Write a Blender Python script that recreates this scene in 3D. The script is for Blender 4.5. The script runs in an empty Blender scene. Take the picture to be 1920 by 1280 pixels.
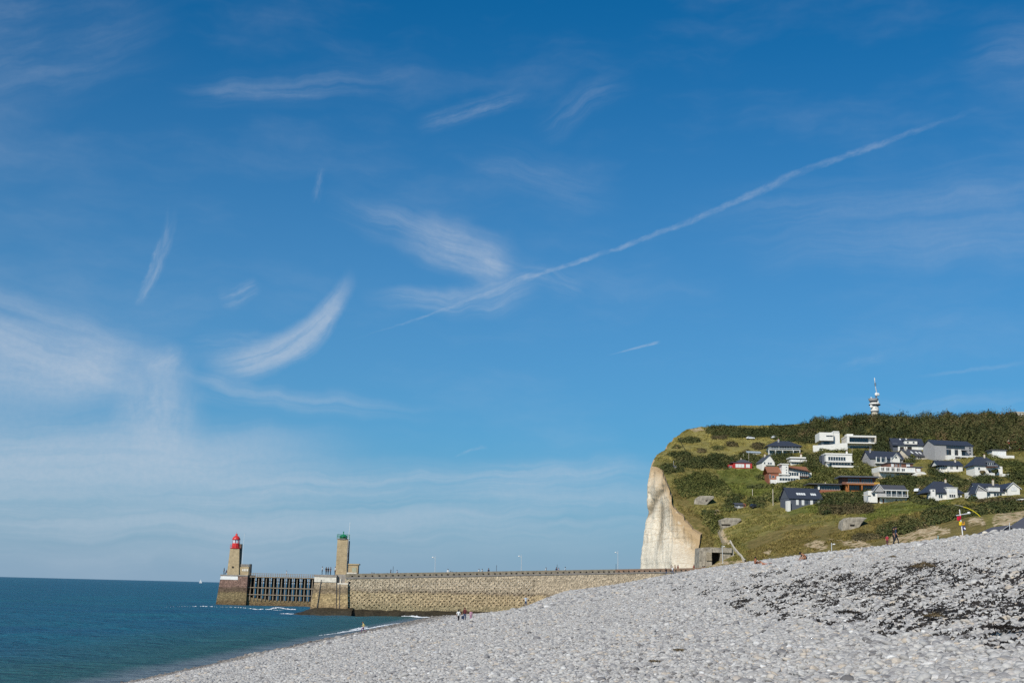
import bpy, bmesh, math, random
import numpy as np
from mathutils import Vector, Matrix

random.seed(7)
RNG = np.random.default_rng(11)
scene = bpy.context.scene
COL = scene.collection
PI = math.pi

# ------------------------------------------------------------------ camera
EYE = 5.9                      # metres above the low-tide water
FPX = 2420.0                   # focal length in pixels of the 1920 px wide photograph
ROLL = math.atan(0.025)
PITCH = math.atan(464.4 * math.cos(ROLL) / FPX)
_F = np.array([0.0, math.cos(PITCH), math.sin(PITCH)])
_R0 = np.array([1.0, 0.0, 0.0])
_U0 = np.array([0.0, -math.sin(PITCH), math.cos(PITCH)])
_R = math.cos(ROLL) * _R0 + math.sin(ROLL) * _U0
_U = -math.sin(ROLL) * _R0 + math.cos(ROLL) * _U0
CAMP = np.array([0.0, 0.0, EYE])

cam_data = bpy.data.cameras.new("camera")
cam_data.sensor_width = 36.0
cam_data.lens = FPX / 1920.0 * 36.0
cam_data.clip_start = 0.1
cam_data.clip_end = 80000.0
cam = bpy.data.objects.new("camera", cam_data)
COL.objects.link(cam)
cam.matrix_world = Matrix(((_R[0], _U[0], -_F[0], 0.0), (_R[1], _U[1], -_F[1], 0.0),
                           (_R[2], _U[2], -_F[2], EYE), (0, 0, 0, 1)))
scene.camera = cam


def ray(px, py):
    d = _F + (px - 960.0) / FPX * _R - (py - 640.0) / FPX * _U
    return d


def at(px, py, Y):
    """world point seen at pixel (px, py) of the 1920x1280 photograph at distance Y in depth"""
    d = ray(px, py)
    return CAMP + d * (Y / d[1])


def proj(P):
    """world points (n,3) -> pixels"""
    P = np.asarray(P, float).reshape(-1, 3) - CAMP
    z = P @ _F
    z = np.where(np.abs(z) < 1e-6, 1e-6, z)
    return np.stack([960 + FPX * (P @ _R) / z, 640 - FPX * (P @ _U) / z], 1), z


# ------------------------------------------------------------------ sun, sky, exposure
SUN_EL = math.radians(36.0)
SUN_AZ = math.radians(211.0)           # clockwise from +Y (the view direction)
sun_dir = Vector((math.sin(SUN_AZ) * math.cos(SUN_EL), math.cos(SUN_AZ) * math.cos(SUN_EL), math.sin(SUN_EL)))
sd = bpy.data.lights.new("sun", 'SUN')
sd.energy = 4.2
sd.angle = math.radians(0.55)
sd.color = (1.0, 0.93, 0.82)
sun = bpy.data.objects.new("sun", sd)
COL.objects.link(sun)
sun.rotation_euler = sun_dir.to_track_quat('Z', 'Y').to_euler()

scene.view_settings.view_transform = 'Standard'
scene.view_settings.look = 'None'
scene.view_settings.gamma = 1.0
scene.view_settings.use_curve_mapping = False
scene.view_settings.exposure = 0.0
scene.render.engine = 'CYCLES'
scene.cycles.max_bounces = 5
scene.cycles.diffuse_bounces = 2
scene.cycles.glossy_bounces = 2
scene.cycles.transmission_bounces = 2
scene.cycles.transparent_max_bounces = 8
scene.cycles.use_denoising = False
scene.cycles.sample_clamp_indirect = 4.0


# ------------------------------------------------------------------ node helpers
class NT:
    def __init__(self, tree):
        self.t = tree
        self.n = tree.nodes
        self.l = tree.links

    def put(self, sock, v):
        if isinstance(v, bpy.types.NodeSocket):
            self.l.new(v, sock)
        elif v is not None:
            sock.default_value = v

    def m(self, op, a, b=None, c=None, clamp=False):
        n = self.n.new('ShaderNodeMath')
        n.operation = op
        n.use_clamp = clamp
        self.put(n.inputs[0], a)
        if b is not None:
            self.put(n.inputs[1], b)
        if c is not None:
            self.put(n.inputs[2], c)
        return n.outputs[0]

    def vm(self, op, a, b=None):
        n = self.n.new('ShaderNodeVectorMath')
        n.operation = op
        self.put(n.inputs[0], a)
        if b is not None:
            self.put(n.inputs[1], b)
        return n.outputs[0] if op not in ('LENGTH', 'DOT_PRODUCT') else n.outputs[1]

    def comb(self, x, y, z=0.0):
        n = self.n.new('ShaderNodeCombineXYZ')
        self.put(n.inputs[0], x); self.put(n.inputs[1], y); self.put(n.inputs[2], z)
        return n.outputs[0]

    def sep(self, v):
        n = self.n.new('ShaderNodeSeparateXYZ')
        self.put(n.inputs[0], v)
        return n.outputs

    def noise(self, vec, scale=1.0, detail=3.0, rough=0.55, dist=0.0, color=False):
        n = self.n.new('ShaderNodeTexNoise')
        self.put(n.inputs['Vector'], vec)
        n.inputs['Scale'].default_value = scale
        n.inputs['Detail'].default_value = detail
        n.inputs['Roughness'].default_value = rough
        n.inputs['Distortion'].default_value = dist
        return n.outputs['Color'] if color else n.outputs['Fac']

    def voro(self, vec, scale=1.0, feature='F1', rnd=1.0):
        n = self.n.new('ShaderNodeTexVoronoi')
        n.feature = feature
        self.put(n.inputs['Vector'], vec)
        n.inputs['Scale'].default_value = scale
        n.inputs['Randomness'].default_value = rnd
        return n.outputs

    def ramp(self, fac, stops, interp='LINEAR'):
        n = self.n.new('ShaderNodeValToRGB')
        n.color_ramp.interpolation = interp
        els = n.color_ramp.elements
        while len(els) < len(stops):
            els.new(0.5)
        for e, (p, c) in zip(els, stops):
            e.position = p
            e.color = c if len(c) == 4 else (c[0], c[1], c[2], 1.0)
        self.put(n.inputs[0], fac)
        return n.outputs[0]

    def mix(self, fac, a, b, mode='MIX'):
        n = self.n.new('ShaderNodeMix')
        n.data_type = 'RGBA'
        n.blend_type = mode
        self.put(n.inputs[0], fac)
        for s, v in ((n.inputs[6], a), (n.inputs[7], b)):
            if isinstance(v, (tuple, list)) and len(v) == 3:
                v = (v[0], v[1], v[2], 1.0)
            self.put(s, v)
        return n.outputs[2]

    def smooth(self, x, lo, hi, a=0.0, b=1.0):
        n = self.n.new('ShaderNodeMapRange')
        n.interpolation_type = 'SMOOTHSTEP'
        n.clamp = False
        self.put(n.inputs[0], x)
        self.put(n.inputs[1], lo); self.put(n.inputs[2], hi)
        self.put(n.inputs[3], a); self.put(n.inputs[4], b)
        return n.outputs[0]

    def attr(self, name, kind='GEOMETRY'):
        n = self.n.new('ShaderNodeAttribute')
        n.attribute_name = name
        n.attribute_type = kind
        return n

    def bump(self, h, strength=0.5, dist=0.1):
        n = self.n.new('ShaderNodeBump')
        n.inputs['Strength'].default_value = strength
        n.inputs['Distance'].default_value = dist
        self.put(n.inputs['Height'], h)
        return n.outputs[0]


def new_mat(name):
    m = bpy.data.materials.new(name)
    m.use_nodes = True
    nt = NT(m.node_tree)
    b = m.node_tree.nodes['Principled BSDF']
    b.inputs['Roughness'].default_value = 0.85
    b.inputs['Specular IOR Level'].default_value = 0.25
    return m, nt, b


# ------------------------------------------------------------------ world: Nishita sky with high cirrus and contrails
world = bpy.data.worlds.new("World")
scene.world = world
world.use_nodes = True
world.cycles.sampling_method = 'MANUAL'
world.cycles.sample_map_resolution = 256
W = NT(world.node_tree)
for n in list(W.n):
    W.n.remove(n)
w_out = W.n.new('ShaderNodeOutputWorld')
w_bg = W.n.new('ShaderNodeBackground')
w_bg.inputs['Strength'].default_value = 0.1
W.l.new(w_bg.outputs[0], w_out.inputs[0])
sky = W.n.new('ShaderNodeTexSky')
sky.sky_type = 'NISHITA'
sky.sun_disc = False
sky.sun_elevation = SUN_EL
sky.sun_rotation = SUN_AZ
sky.altitude = 0.0
sky.air_density = 1.0
sky.dust_density = 0.6
sky.ozone_density = 3.0
SKY_TINT = (0.04, 0.61, 0.94, 1.0)
tc = W.n.new('ShaderNodeTexCoord')
dirv = tc.outputs['Generated']
dx, dy, dz = W.sep(dirv)
az = W.m('MULTIPLY', W.m('ARCTAN2', dx, dy), FPX)
hyp = W.m('SQRT', W.m('ADD', W.m('MULTIPLY', dx, dx), W.m('MULTIPLY', dy, dy)))
el = W.m('MULTIPLY', W.m('ARCTAN2', dz, hyp), FPX)
AE0 = W.comb(az, el, 0.0)                                  # direction in 1/2420 rad


def ae(px, py):
    d = ray(px, py)
    return math.atan2(d[0], d[1]) * FPX, math.atan2(d[2], math.hypot(d[0], d[1])) * FPX


_warp = W.noise(AE0, 0.006, 3.0, 0.55, color=True)
_warp = W.vm('MULTIPLY', W.vm('SUBTRACT', _warp, (0.5, 0.5, 0.5)), (70.0, 70.0, 0.0))
AEW = W.vm('ADD', AE0, _warp)
_warp2 = W.noise(AE0, 0.03, 3.0, 0.6, color=True)
_warp2 = W.vm('MULTIPLY', W.vm('SUBTRACT', _warp2, (0.5, 0.5, 0.5)), (11.0, 11.0, 0.0))
AEF = W.vm('ADD', AE0, _warp2)
GRAIN = W.noise(AE0, 0.09, 4.0, 0.65)


def streak(p0, p1, bow, w0, w1, alpha, warp=1, fib=(3.0, 0.05), fade=(0.15, 0.15), soft=1.0, lo=0.30, hi=0.75):
    """a cirrus wisp or contrail between two directions; widths in 1/2420 rad"""
    a0, e0 = ae(*p0); a1, e1 = ae(*p1)
    L = math.hypot(a1 - a0, e1 - e0)
    ux, uy = (a1 - a0) / L, (e1 - e0) / L
    src = {0: AE0, 1: AEW, 2: AEF}[warp]
    mp = W.n.new('ShaderNodeMapping')
    mp.vector_type = 'POINT'
    # rotate into the wisp's own frame
    th = -math.atan2(uy, ux)
    W.put(mp.inputs['Vector'], W.vm('SUBTRACT', src, (a0, e0, 0.0)))
    mp.inputs['Rotation'].default_value = (0, 0, th)
    x, y, _ = W.sep(mp.outputs[0])
    u = W.m('DIVIDE', x, L)
    if bow:
        par = W.m('MULTIPLY', W.m('MULTIPLY', u, W.m('SUBTRACT', 1.0, u)), 4.0 * bow)
        y = W.m('SUBTRACT', y, par)
    wd = W.m('ADD', w0, W.m('MULTIPLY', u, w1 - w0))
    r = W.m('DIVIDE', W.m('ABSOLUTE', y), W.m('MAXIMUM', wd, 1.0))
    prof = W.smooth(r, 1.0, 1.0 - soft, 0.0, 1.0)
    ends = W.m('MULTIPLY', W.smooth(u, 0.0, fade[0]), W.smooth(u, 1.0, 1.0 - fade[1]))
    k = W.m('MULTIPLY', prof, ends)
    if fib:
        nz = W.noise(W.comb(W.m('MULTIPLY', u, fib[0]), W.m('MULTIPLY', y, fib[1]), p0[0] * 0.37), 1.0, 4.0, 0.6)
        k = W.m('MULTIPLY', k, W.smooth(nz, lo, hi, 0.15, 1.0))
    return W.m('MULTIPLY', k, alpha)


class Layers:
    clear = None

    def append(self, c):
        k = W.m('SUBTRACT', 1.0, c)
        self.clear = k if self.clear is None else W.m('MULTIPLY', self.clear, k)


clouds = Layers()
# long contrail across the sky
clouds.append(streak((650, 640), (1000, 513), -4, 1.5, 7, 0.30, 2, (14, 0.2), (0.6, 0.05), 0.8))
clouds.append(streak((960, 527), (1500, 322), -9, 5, 10, 0.30, 2, (14, 0.06), (0.08, 0.1), 0.85))
clouds.append(streak((1450, 341), (1880, 190), 4, 9, 7, 0.24, 2, (12, 0.08), (0.1, 0.6), 0.9))
clouds.append(streak((1130, 668), (1240, 640), 0, 1.5, 4, 0.45, 0, (6, 0.3), (0.6, 0.1), 0.8))
clouds.append(streak((845, 862), (920, 836), 5, 3, 7, 0.18, 2, (6, 0.2), (0.4, 0.3), 1.0))
clouds.append(streak((1700, 708), (1940, 678), 0, 4, 7, 0.10, 2, None, (0.4, 0.3), 1.0))
# the curved feather
clouds.append(streak((360, 690), (668, 500), -58, 52, 22, 0.52, 2, (2.0, 0.05), (0.30, 0.28), 0.85, 0.15, 0.55))
clouds.append(streak((480, 680), (640, 555), -38, 24, 16, 0.28, 2, (3, 0.08), (0.25, 0.25), 1.0))
clouds.append(streak((330, 640), (600, 610), -10, 30, 10, 0.18, 1, (2.2, 0.12), (0.4, 0.4), 1.0))
# thin hook
clouds.append(streak((252, 580), (325, 370), -14, 12, 17, 0.30, 2, (4, 0.12), (0.2, 0.55), 0.9))
clouds.append(streak((265, 540), (300, 440), -4, 7, 6, 0.22, 2, (5, 0.2), (0.2, 0.3), 0.9))
clouds.append(streak((590, 385), (605, 305), 0, 14, 10, 0.14, 2, (4, 0.2), (0.4, 0.4), 1.0))
clouds.append(streak((408, 562), (488, 530), -6, 28, 24, 0.24, 2, (2, 0.12), (0.25, 0.3), 1.0))
# the fan
clouds.append(streak((600, 372), (985, 515), 12, 46, 60, 0.30, 1, (1.2, 0.05), (0.45, 0.2), 1.0))
clouds.append(streak((670, 545), (1030, 520), -22, 16, 60, 0.36, 1, (1.5, 0.05), (0.35, 0.25), 1.0))
clouds.append(streak((740, 415), (975, 520), 5, 70, 55, 0.34, 1, (1.5, 0.04), (0.35, 0.2), 1.0))
clouds.append(streak((780, 470), (960, 510), 0, 40, 34, 0.26, 2, (2.5, 0.08), (0.4, 0.2), 1.0))
clouds.append(streak((960, 510), (1110, 560), 6, 34, 36, 0.16, 1, (1.5, 0.08), (0.2, 0.4), 1.0))
# tower of cloud at left and the veil around it
clouds.append(streak((335, 630), (285, 900), -18, 46, 120, 0.36, 1, (2.5, 0.03), (0.25, 0.4), 1.0, 0.15, 0.6))
clouds.append(streak((268, 700), (350, 655), 0, 30, 26, 0.26, 2, (3, 0.06), (0.3, 0.35), 1.0))
clouds.append(streak((255, 770), (375, 775), 0, 46, 40, 0.22, 2, (2, 0.05), (0.3, 0.35), 1.0))
clouds.append(streak((350, 690), (330, 870), 6, 44, 70, 0.16, 2, (2, 0.03), (0.3, 0.4), 1.0))
clouds.append(streak((195, 810), (320, 745), 0, 34, 40, 0.24, 1, (2, 0.06), (0.4, 0.4), 1.0))
clouds.append(streak((-260, 560), (340, 730), 20, 130, 90, 0.50, 1, (1.0, 0.02), (0.05, 0.3), 1.0, 0.2, 0.65))
clouds.append(streak((-300, 690), (360, 700), 0, 150, 80, 0.44, 1, (1.2, 0.02), (0.05, 0.35), 1.0, 0.2, 0.65))
clouds.append(streak((300, 700), (880, 775), -10, 46, 30, 0.26, 1, (1.6, 0.05), (0.2, 0.5), 1.0))
clouds.append(streak((-300, 850), (760, 850), 0, 130, 80, 0.56, 1, (1.2, 0.022), (0.05, 0.45), 1.0, 0.2, 0.6))
clouds.append(streak((300, 905), (1260, 868), -18, 62, 40, 0.30, 1, (3.0, 0.06), (0.2, 0.3), 1.0, 0.35, 0.7))
clouds.append(streak((900, 890), (1240, 870), 0, 40, 34, 0.20, 1, (2.2, 0.05), (0.3, 0.3), 1.0))
clouds.append(streak((-400, 965), (1700, 930), 0, 130, 100, 0.40, 1, (2.5, 0.03), (0.05, 0.4), 1.0, 0.25, 0.65))
clouds.append(streak((1540, 760), (2000, 735), 0, 26, 30, 0.16, 1, (2.0, 0.08), (0.4, 0.3), 1.0))
clouds.append(streak((1560, 690), (1680, 665), 0, 18, 16, 0.12, 2, (3.0, 0.1), (0.4, 0.4), 1.0))
# high, faint wisps
clouds.append(streak((300, 185), (860, 150), 8, 46, 60, 0.14, 1, (2.0, 0.05), (0.25, 0.5), 1.0))
clouds.append(streak((370, 170), (660, 170), -6, 16, 16, 0.08, 2, (5.0, 0.10), (0.2, 0.4), 1.0))
clouds.append(streak((770, 240), (1010, 170), 0, 26, 26, 0.22, 2, (2.5, 0.07), (0.25, 0.4), 1.0))
clouds.append(streak((990, 255), (1200, 150), 0, 40, 40, 0.12, 1, (2.0, 0.06), (0.3, 0.4), 1.0))
clouds.append(streak((-160, 160), (360, 20), 0, 150, 110, 0.18, 1, (1.5, 0.02), (0.05, 0.45), 1.0))
clouds.append(streak((-150, 30), (130, 10), 0, 70, 70, 0.14, 1, (1.5, 0.03), (0.1, 0.5), 1.0))
clouds.append(streak((860, 290), (1190, 380), 0, 70, 70, 0.10, 1, (1.5, 0.04), (0.4, 0.4), 1.0))
clouds.append(streak((1240, 420), (2060, 340), 0, 80, 120, 0.12, 1, (2.0, 0.04), (0.3, 0.1), 1.0))
clouds.append(streak((1350, 480), (2080, 440), 0, 50, 80, 0.10, 1, (2.0, 0.05), (0.3, 0.1), 1.0))
clouds.append(streak((1780, 130), (2120, 50), 0, 100, 110, 0.14, 1, (1.5, 0.04), (0.4, 0.1), 1.0))
clear = clouds.clear
# thin general cirrus everywhere above the horizon
gen = W.noise(W.vm('MULTIPLY', AEW, (0.0016, 0.005, 1.0)), 1.0, 5.0, 0.6)
gen = W.smooth(gen, 0.45, 0.85, 0.0, 0.16)
cover = W.m('SUBTRACT', 1.0, W.m('MULTIPLY', clear, W.m('SUBTRACT', 1.0, gen)))
cover = W.m('MULTIPLY', cover, W.m('ADD', 0.75, W.m('MULTIPLY', GRAIN, 0.5)), clamp=True)
sk = W.mix(1.0, sky.outputs[0], SKY_TINT, 'MULTIPLY')
# the milky sea haze low over the horizon
lowhaze = W.m('ADD', W.smooth(el, 300.0, -20.0, 0.0, 0.50), W.smooth(el, 1150.0, -40.0, 0.0, 0.42))
HAZE_COL = (2.75, 3.95, 5.35)
CLOUD_COL = (5.2, 5.95, 6.9)
sk = W.mix(lowhaze, sk, HAZE_COL)
sk = W.mix(cover, sk, CLOUD_COL)
W.l.new(sk, w_bg.inputs['Color'])


# ------------------------------------------------------------------ mesh helpers
def smoothstep(x, a, b):
    t = np.clip((np.asarray(x, float) - a) / (b - a), 0, 1)
    return t * t * (3 - 2 * t)


def _hash2(ix, iy, seed):
    h = np.sin(ix * 127.1 + iy * 311.7 + seed * 74.7) * 43758.5453
    return h - np.floor(h)


def vnoise(x, y, seed=0):
    x = np.asarray(x, float); y = np.asarray(y, float)
    ix, iy = np.floor(x), np.floor(y)
    fx, fy = x - ix, y - iy
    fx = fx * fx * (3 - 2 * fx); fy = fy * fy * (3 - 2 * fy)
    a = _hash2(ix, iy, seed); b = _hash2(ix + 1, iy, seed)
    c = _hash2(ix, iy + 1, seed); d = _hash2(ix + 1, iy + 1, seed)
    return (a * (1 - fx) + b * fx) * (1 - fy) + (c * (1 - fx) + d * fx) * fy - 0.5


def fbm(x, y, seed=0, octv=4, gain=0.5):
    s = 0.0; a = 1.0; f = 1.0
    for i in range(octv):
        s = s + a * vnoise(np.asarray(x) * f + 17.3 * i, np.asarray(y) * f - 9.1 * i, seed + i)
        a *= gain; f *= 2.03
    return s


def tag(o, label=None, cat=None, group=None, kind=None):
    if label: o['label'] = label
    if cat: o['category'] = cat
    if group: o['group'] = group
    if kind: o['kind'] = kind
    return o


def link(name, me, mat=None, parent=None):
    o = bpy.data.objects.new(name, me)
    COL.objects.link(o)
    if mat is not None and me is not None:
        for m in (mat if isinstance(mat, (list, tuple)) else [mat]):
            me.materials.append(m)
    if parent is not None:
        o.parent = parent
    return o


def empty(name, loc, label, cat, rz=0.0, group=None):
    o = bpy.data.objects.new(name, None)
    o.empty_display_size = 0.5
    COL.objects.link(o)
    o.location = [float(v) for v in loc]
    o.rotation_euler = (0, 0, rz)
    return tag(o, label, cat, group)


class MB:
    """collects shapes, then links them as one mesh object"""
    def __init__(self):
        self.v = []; self.f = []; self.mi = []

    def add(self, verts, faces, mi=0):
        o = len(self.v)
        self.v.extend([tuple(map(float, p)) for p in verts])
        self.f.extend([tuple(i + o for i in f) for f in faces])
        self.mi.extend([mi] * len(faces))
        return self

    def box(self, x0, x1, y0, y1, z0, z1, mi=0):
        v = [(x0, y0, z0), (x1, y0, z0), (x1, y1, z0), (x0, y1, z0), (x0, y0, z1), (x1, y0, z1), (x1, y1, z1), (x0, y1, z1)]
        f = [(0, 3, 2, 1), (4, 5, 6, 7), (0, 1, 5, 4), (1, 2, 6, 5), (2, 3, 7, 6), (3, 0, 4, 7)]
        return self.add(v, f, mi)

    def prism_y(self, pts, y0, y1, mi=0):
        """outline in x-z (counter-clockwise seen from -y), pushed from y0 to y1"""
        n = len(pts)
        a = sum(pts[i][0] * pts[(i + 1) % n][1] - pts[(i + 1) % n][0] * pts[i][1] for i in range(n))
        if a < 0:
            pts = pts[::-1]
        v = [(x, y0, z) for x, z in pts] + [(x, y1, z) for x, z in pts]
        f = [tuple(range(n)), tuple(range(2 * n - 1, n - 1, -1))]
        f += [((i + 1) % n, i, i + n, (i + 1) % n + n) for i in range(n)]
        return self.add(v, f, mi)

    def prism_x(self, pts, x0, x1, mi=0):
        """outline in y-z pushed along x"""
        n = len(pts)
        a = sum(pts[i][0] * pts[(i + 1) % n][1] - pts[(i + 1) % n][0] * pts[i][1] for i in range(n))
        if a < 0:
            pts = pts[::-1]
        v = [(x0, y, z) for y, z in pts] + [(x1, y, z) for y, z in pts]
        f = [tuple(range(n - 1, -1, -1)), tuple(range(n, 2 * n))]
        f += [(i, (i + 1) % n, (i + 1) % n + n, i + n) for i in range(n)]
        return self.add(v, f, mi)

    def lathe(self, prof, n=16, c=(0, 0), mi=0, squash=1.0, rot=0.0):
        """profile of (radius, z) from bottom to top"""
        v = []
        for r, z in prof:
            for k in range(n):
                t = 2 * PI * k / n + rot
                v.append((c[0] + r * math.cos(t), c[1] + r * squash * math.sin(t), z))
        f = []
        for j in range(len(prof) - 1):
            for k in range(n):
                k2 = (k + 1) % n
                f.append((j * n + k, j * n + k2, (j + 1) * n + k2, (j + 1) * n + k))
        f.append(tuple(range(n - 1, -1, -1)))
        f.append(tuple((len(prof) - 1) * n + k for k in range(n)))
        return self.add(v, f, mi)

    def tube(self, pts, r, n=6, mi=0, r1=None):
        P = [Vector(p) for p in pts]
        rr = [r + (0 if r1 is None else (r1 - r) * i / (len(P) - 1)) for i in range(len(P))]
        v = []
        for i, p in enumerate(P):
            d = (P[min(i + 1, len(P) - 1)] - P[max(i - 1, 0)]).normalized()
            a = d.orthogonal().normalized(); b = d.cross(a)
            for k in range(n):
                t = 2 * PI * k / n
                v.append(p + (a * math.cos(t) + b * math.sin(t)) * rr[i])
        f = []
        for i in range(len(P) - 1):
            for k in range(n):
                k2 = (k + 1) % n
                f.append((i * n + k, i * n + k2, (i + 1) * n + k2, (i + 1) * n + k))
        f.append(tuple(range(n - 1, -1, -1)))
        f.append(tuple((len(P) - 1) * n + k for k in range(n)))
        return self.add(v, f, mi)

    def ball(self, c, r, n=10, m=6, sx=1, sy=1, sz=1, mi=0):
        prof = []
        v = [(c[0], c[1], c[2] - r * sz)]
        for j in range(1, m):
            t = -PI / 2 + PI * j / m
            for k in range(n):
                a = 2 * PI * k / n
                v.append((c[0] + r * sx * math.cos(t) * math.cos(a), c[1] + r * sy * math.cos(t) * math.sin(a), c[2] + r * sz * math.sin(t)))
        v.append((c[0], c[1], c[2] + r * sz))
        f = [(0, 1 + (k + 1) % n, 1 + k) for k in range(n)]
        for j in range(m - 2):
            for k in range(n):
                k2 = (k + 1) % n
                f.append((1 + j * n + k, 1 + j * n + k2, 1 + (j + 1) * n + k2, 1 + (j + 1) * n + k))
        e = len(v) - 1; b = 1 + (m - 2) * n
        f += [(b + k, b + (k + 1) % n, e) for k in range(n)]
        return self.add(v, f, mi)

    def mesh(self, name, smooth=False):
        me = bpy.data.meshes.new(name)
        me.from_pydata(self.v, [], self.f)
        me.polygons.foreach_set('material_index', self.mi)
        if smooth:
            me.polygons.foreach_set('use_smooth', [True] * len(self.f))
        me.update()
        return me

    def build(self, name, mat, parent=None, smooth=False, label=None):
        o = link(name, self.mesh(name, smooth), mat, parent)
        if label: o['label'] = label
        return o


def np_mesh(name, V, F, mat=None, parent=None, smooth=True, attrs=None):
    """numpy mesh: V (n,3), F (m,4) or (m,3)"""
    me = bpy.data.meshes.new(name)
    V = np.asarray(V, np.float32); F = np.asarray(F, np.int32)
    k = F.shape[1]
    me.vertices.add(len(V)); me.vertices.foreach_set('co', V.ravel())
    me.loops.add(F.size); me.loops.foreach_set('vertex_index', F.ravel())
    me.polygons.add(len(F))
    me.polygons.foreach_set('loop_start', np.arange(len(F), dtype=np.int32) * k)
    me.polygons.foreach_set('loop_total', np.full(len(F), k, np.int32))
    me.polygons.foreach_set('use_smooth', np.full(len(F), smooth, bool))
    me.update(calc_edges=True)
    for nme, val in (attrs or {}).items():
        val = np.asarray(val, np.float32)
        if val.ndim == 1:
            a = me.attributes.new(nme, 'FLOAT', 'POINT'); a.data.foreach_set('value', val)
        else:
            a = me.attributes.new(nme, 'FLOAT_VECTOR', 'POINT'); a.data.foreach_set('vector', val.ravel())
    return link(name, me, mat, parent)


def grid_faces(nu, nv):
    i = np.arange(nu * nv).reshape(nu, nv)
    return np.stack([i[:-1, :-1], i[1:, :-1], i[1:, 1:], i[:-1, 1:]], -1).reshape(-1, 4)


MATS = {}


def paint(name, col, rough=0.7, var=0.06, spec=0.25, metal=0.0, scale=1.0):
    """a plain surface with faint procedural unevenness"""
    if name in MATS:  
        return MATS[name]
    m, nt, b = new_mat(name)
    g = nt.n.new('ShaderNodeTexCoord').outputs['Object']
    nz = nt.noise(g, 1.7 * scale, 4.0, 0.6)
    k = nt.smooth(nz, 0.25, 0.75, 1.0 - var * 2.2, 1.0 + var)
    c = nt.mix(1.0, col, nt.comb(k, k, k), 'MULTIPLY')
    nt.l.new(c, b.inputs['Base Color'])
    b.inputs['Roughness'].default_value = rough
    b.inputs['Specular IOR Level'].default_value = spec
    b.inputs['Metallic'].default_value = metal
    MATS[name] = m
    return m


# ------------------------------------------------------------------ shape of the land
def shore_x(y):
    return -25.0 + 0.04 * np.asarray(y, float)


def crest_x(y):
    return 39.0 + 0.02 * np.asarray(y, float)


def beach_z(x, y, fine=True):
    x = np.asarray(x, float); y = np.asarray(y, float)
    s = x - shore_x(y)
    w = crest_x(y) - shore_x(y)
    lin = 11.5 * s / w
    far = np.interp(s, [-60, -10, 0, 7.4, 13, 17.4, 22, 26.5, 35.6, 58, 70], [-9, -1.6, 0, 0.6, 1.2, 1.9, 3.9, 5.6, 6.95, 11.5, 13.9])
    k = smoothstep(y, 80, 215)
    z = lin * (1 - k) + far * k
    # round over the berm crest, then a flat back beach
    over = s - w
    top = 11.78 + 0.0 * s
    z = np.where(over > -4, np.where(over > 4, top - 0.012 * (over - 4), top - (0.28 + 0.72) * ((4 - over) / 8.0) ** 1.6), z)
    land = smoothstep(s, 1.0, 9.0)
    und = 0.22 * fbm(x / 9.0 + 3.1, y / 14.0, 3, 3) + 0.10 * np.sin((x + 0.5 * y) * 0.55) * smoothstep(s, 22, 36) * smoothstep(-over, 2, 14)
    z = z + und * land * (1 - 0.75 * smoothstep(over, -8, -2)) * (1 - 0.55 * smoothstep(y, 60, 120))
    if fine:
        z = z + 0.05 * fbm(x / 1.4, y / 1.4, 9, 3) * smoothstep(s, 0, 3)
    return z


def beach_hit(px, py):
    d = ray(px, py)
    Y = np.concatenate([np.linspace(2, 60, 600), np.linspace(60.2, 320, 1000)])
    P = CAMP[None, :] + d[None, :] * (Y / d[1])[:, None]
    below = P[:, 2] < beach_z(P[:, 0], P[:, 1], False)
    if below.any():
        i = int(np.argmax(below))
    else:                                           # the ray grazes over the crest: stand on its top
        gap = (P[:, 2] - beach_z(P[:, 0], P[:, 1], False)) / np.maximum(Y, 1)
        gap[Y > 295] = 9
        i = int(np.argmin(gap))
    return P[i, 0], P[i, 1], float(beach_z(P[i, 0], P[i, 1], False))


WALL_A = at(652, 1100, 265.0)
WALL_B = at(1345, 1080, 297.0)


def wall_y(x):
    t = (np.asarray(x, float) - WALL_A[0]) / (WALL_B[0] - WALL_A[0])
    return WALL_A[1] + t * (WALL_B[1] - WALL_A[1])


# hillside: thin-plate surface through sighted points (pixel, pixel, distance)
HILL_PTS = [
    (1316, 1000, 490), (1290, 975, 505), (1262, 943, 520), (1248, 882, 548), (1222, 874, 560), (1245, 838, 620), (1270, 815, 660), (1290, 804, 690), (1309, 1060, 468),
    (1360, 1054, 430), (1360, 1020, 465), (1360, 985, 490), (1360, 940, 522), (1340, 900, 550), (1340, 860, 585), (1340, 835, 630), (1350, 801, 695),
    (1420, 1052, 410), (1420, 1000, 465), (1420, 945, 510), (1420, 900, 550), (1420, 862, 588), (1420, 830, 640), (1420, 798, 702),
    (1500, 1040, 400), (1500, 985, 450), (1500, 945, 490), (1500, 905, 530), (1500, 870, 565), (1500, 847, 595), (1500, 820, 640), (1500, 796, 706),
    (1600, 1025, 385), (1600, 980, 430), (1600, 945, 475), (1600, 915, 510), (1600, 880, 550), (1600, 845, 590), (1600, 810, 650), (1600, 789, 706),
    (1700, 1015, 370), (1700, 975, 415), (1700, 940, 465), (1700, 895, 520), (1700, 860, 560), (1700, 840, 590), (1700, 800, 660), (1700, 786, 706),
    (1800, 1000, 360), (1800, 960, 405), (1800, 935, 450), (1800, 885, 515), (1800, 860, 550), (1800, 810, 640), (1800, 786, 702),
    (1920, 990, 350), (1920, 950, 400), (1920, 930, 440), (1920, 890, 505), (1920, 840, 570), (1920, 800, 650), (1920, 784, 702),
    (2150, 980, 345), (2150, 930, 430), (2150, 850, 560), (2150, 784, 702)]
_hp = [at(*p) for p in HILL_PTS]
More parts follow.
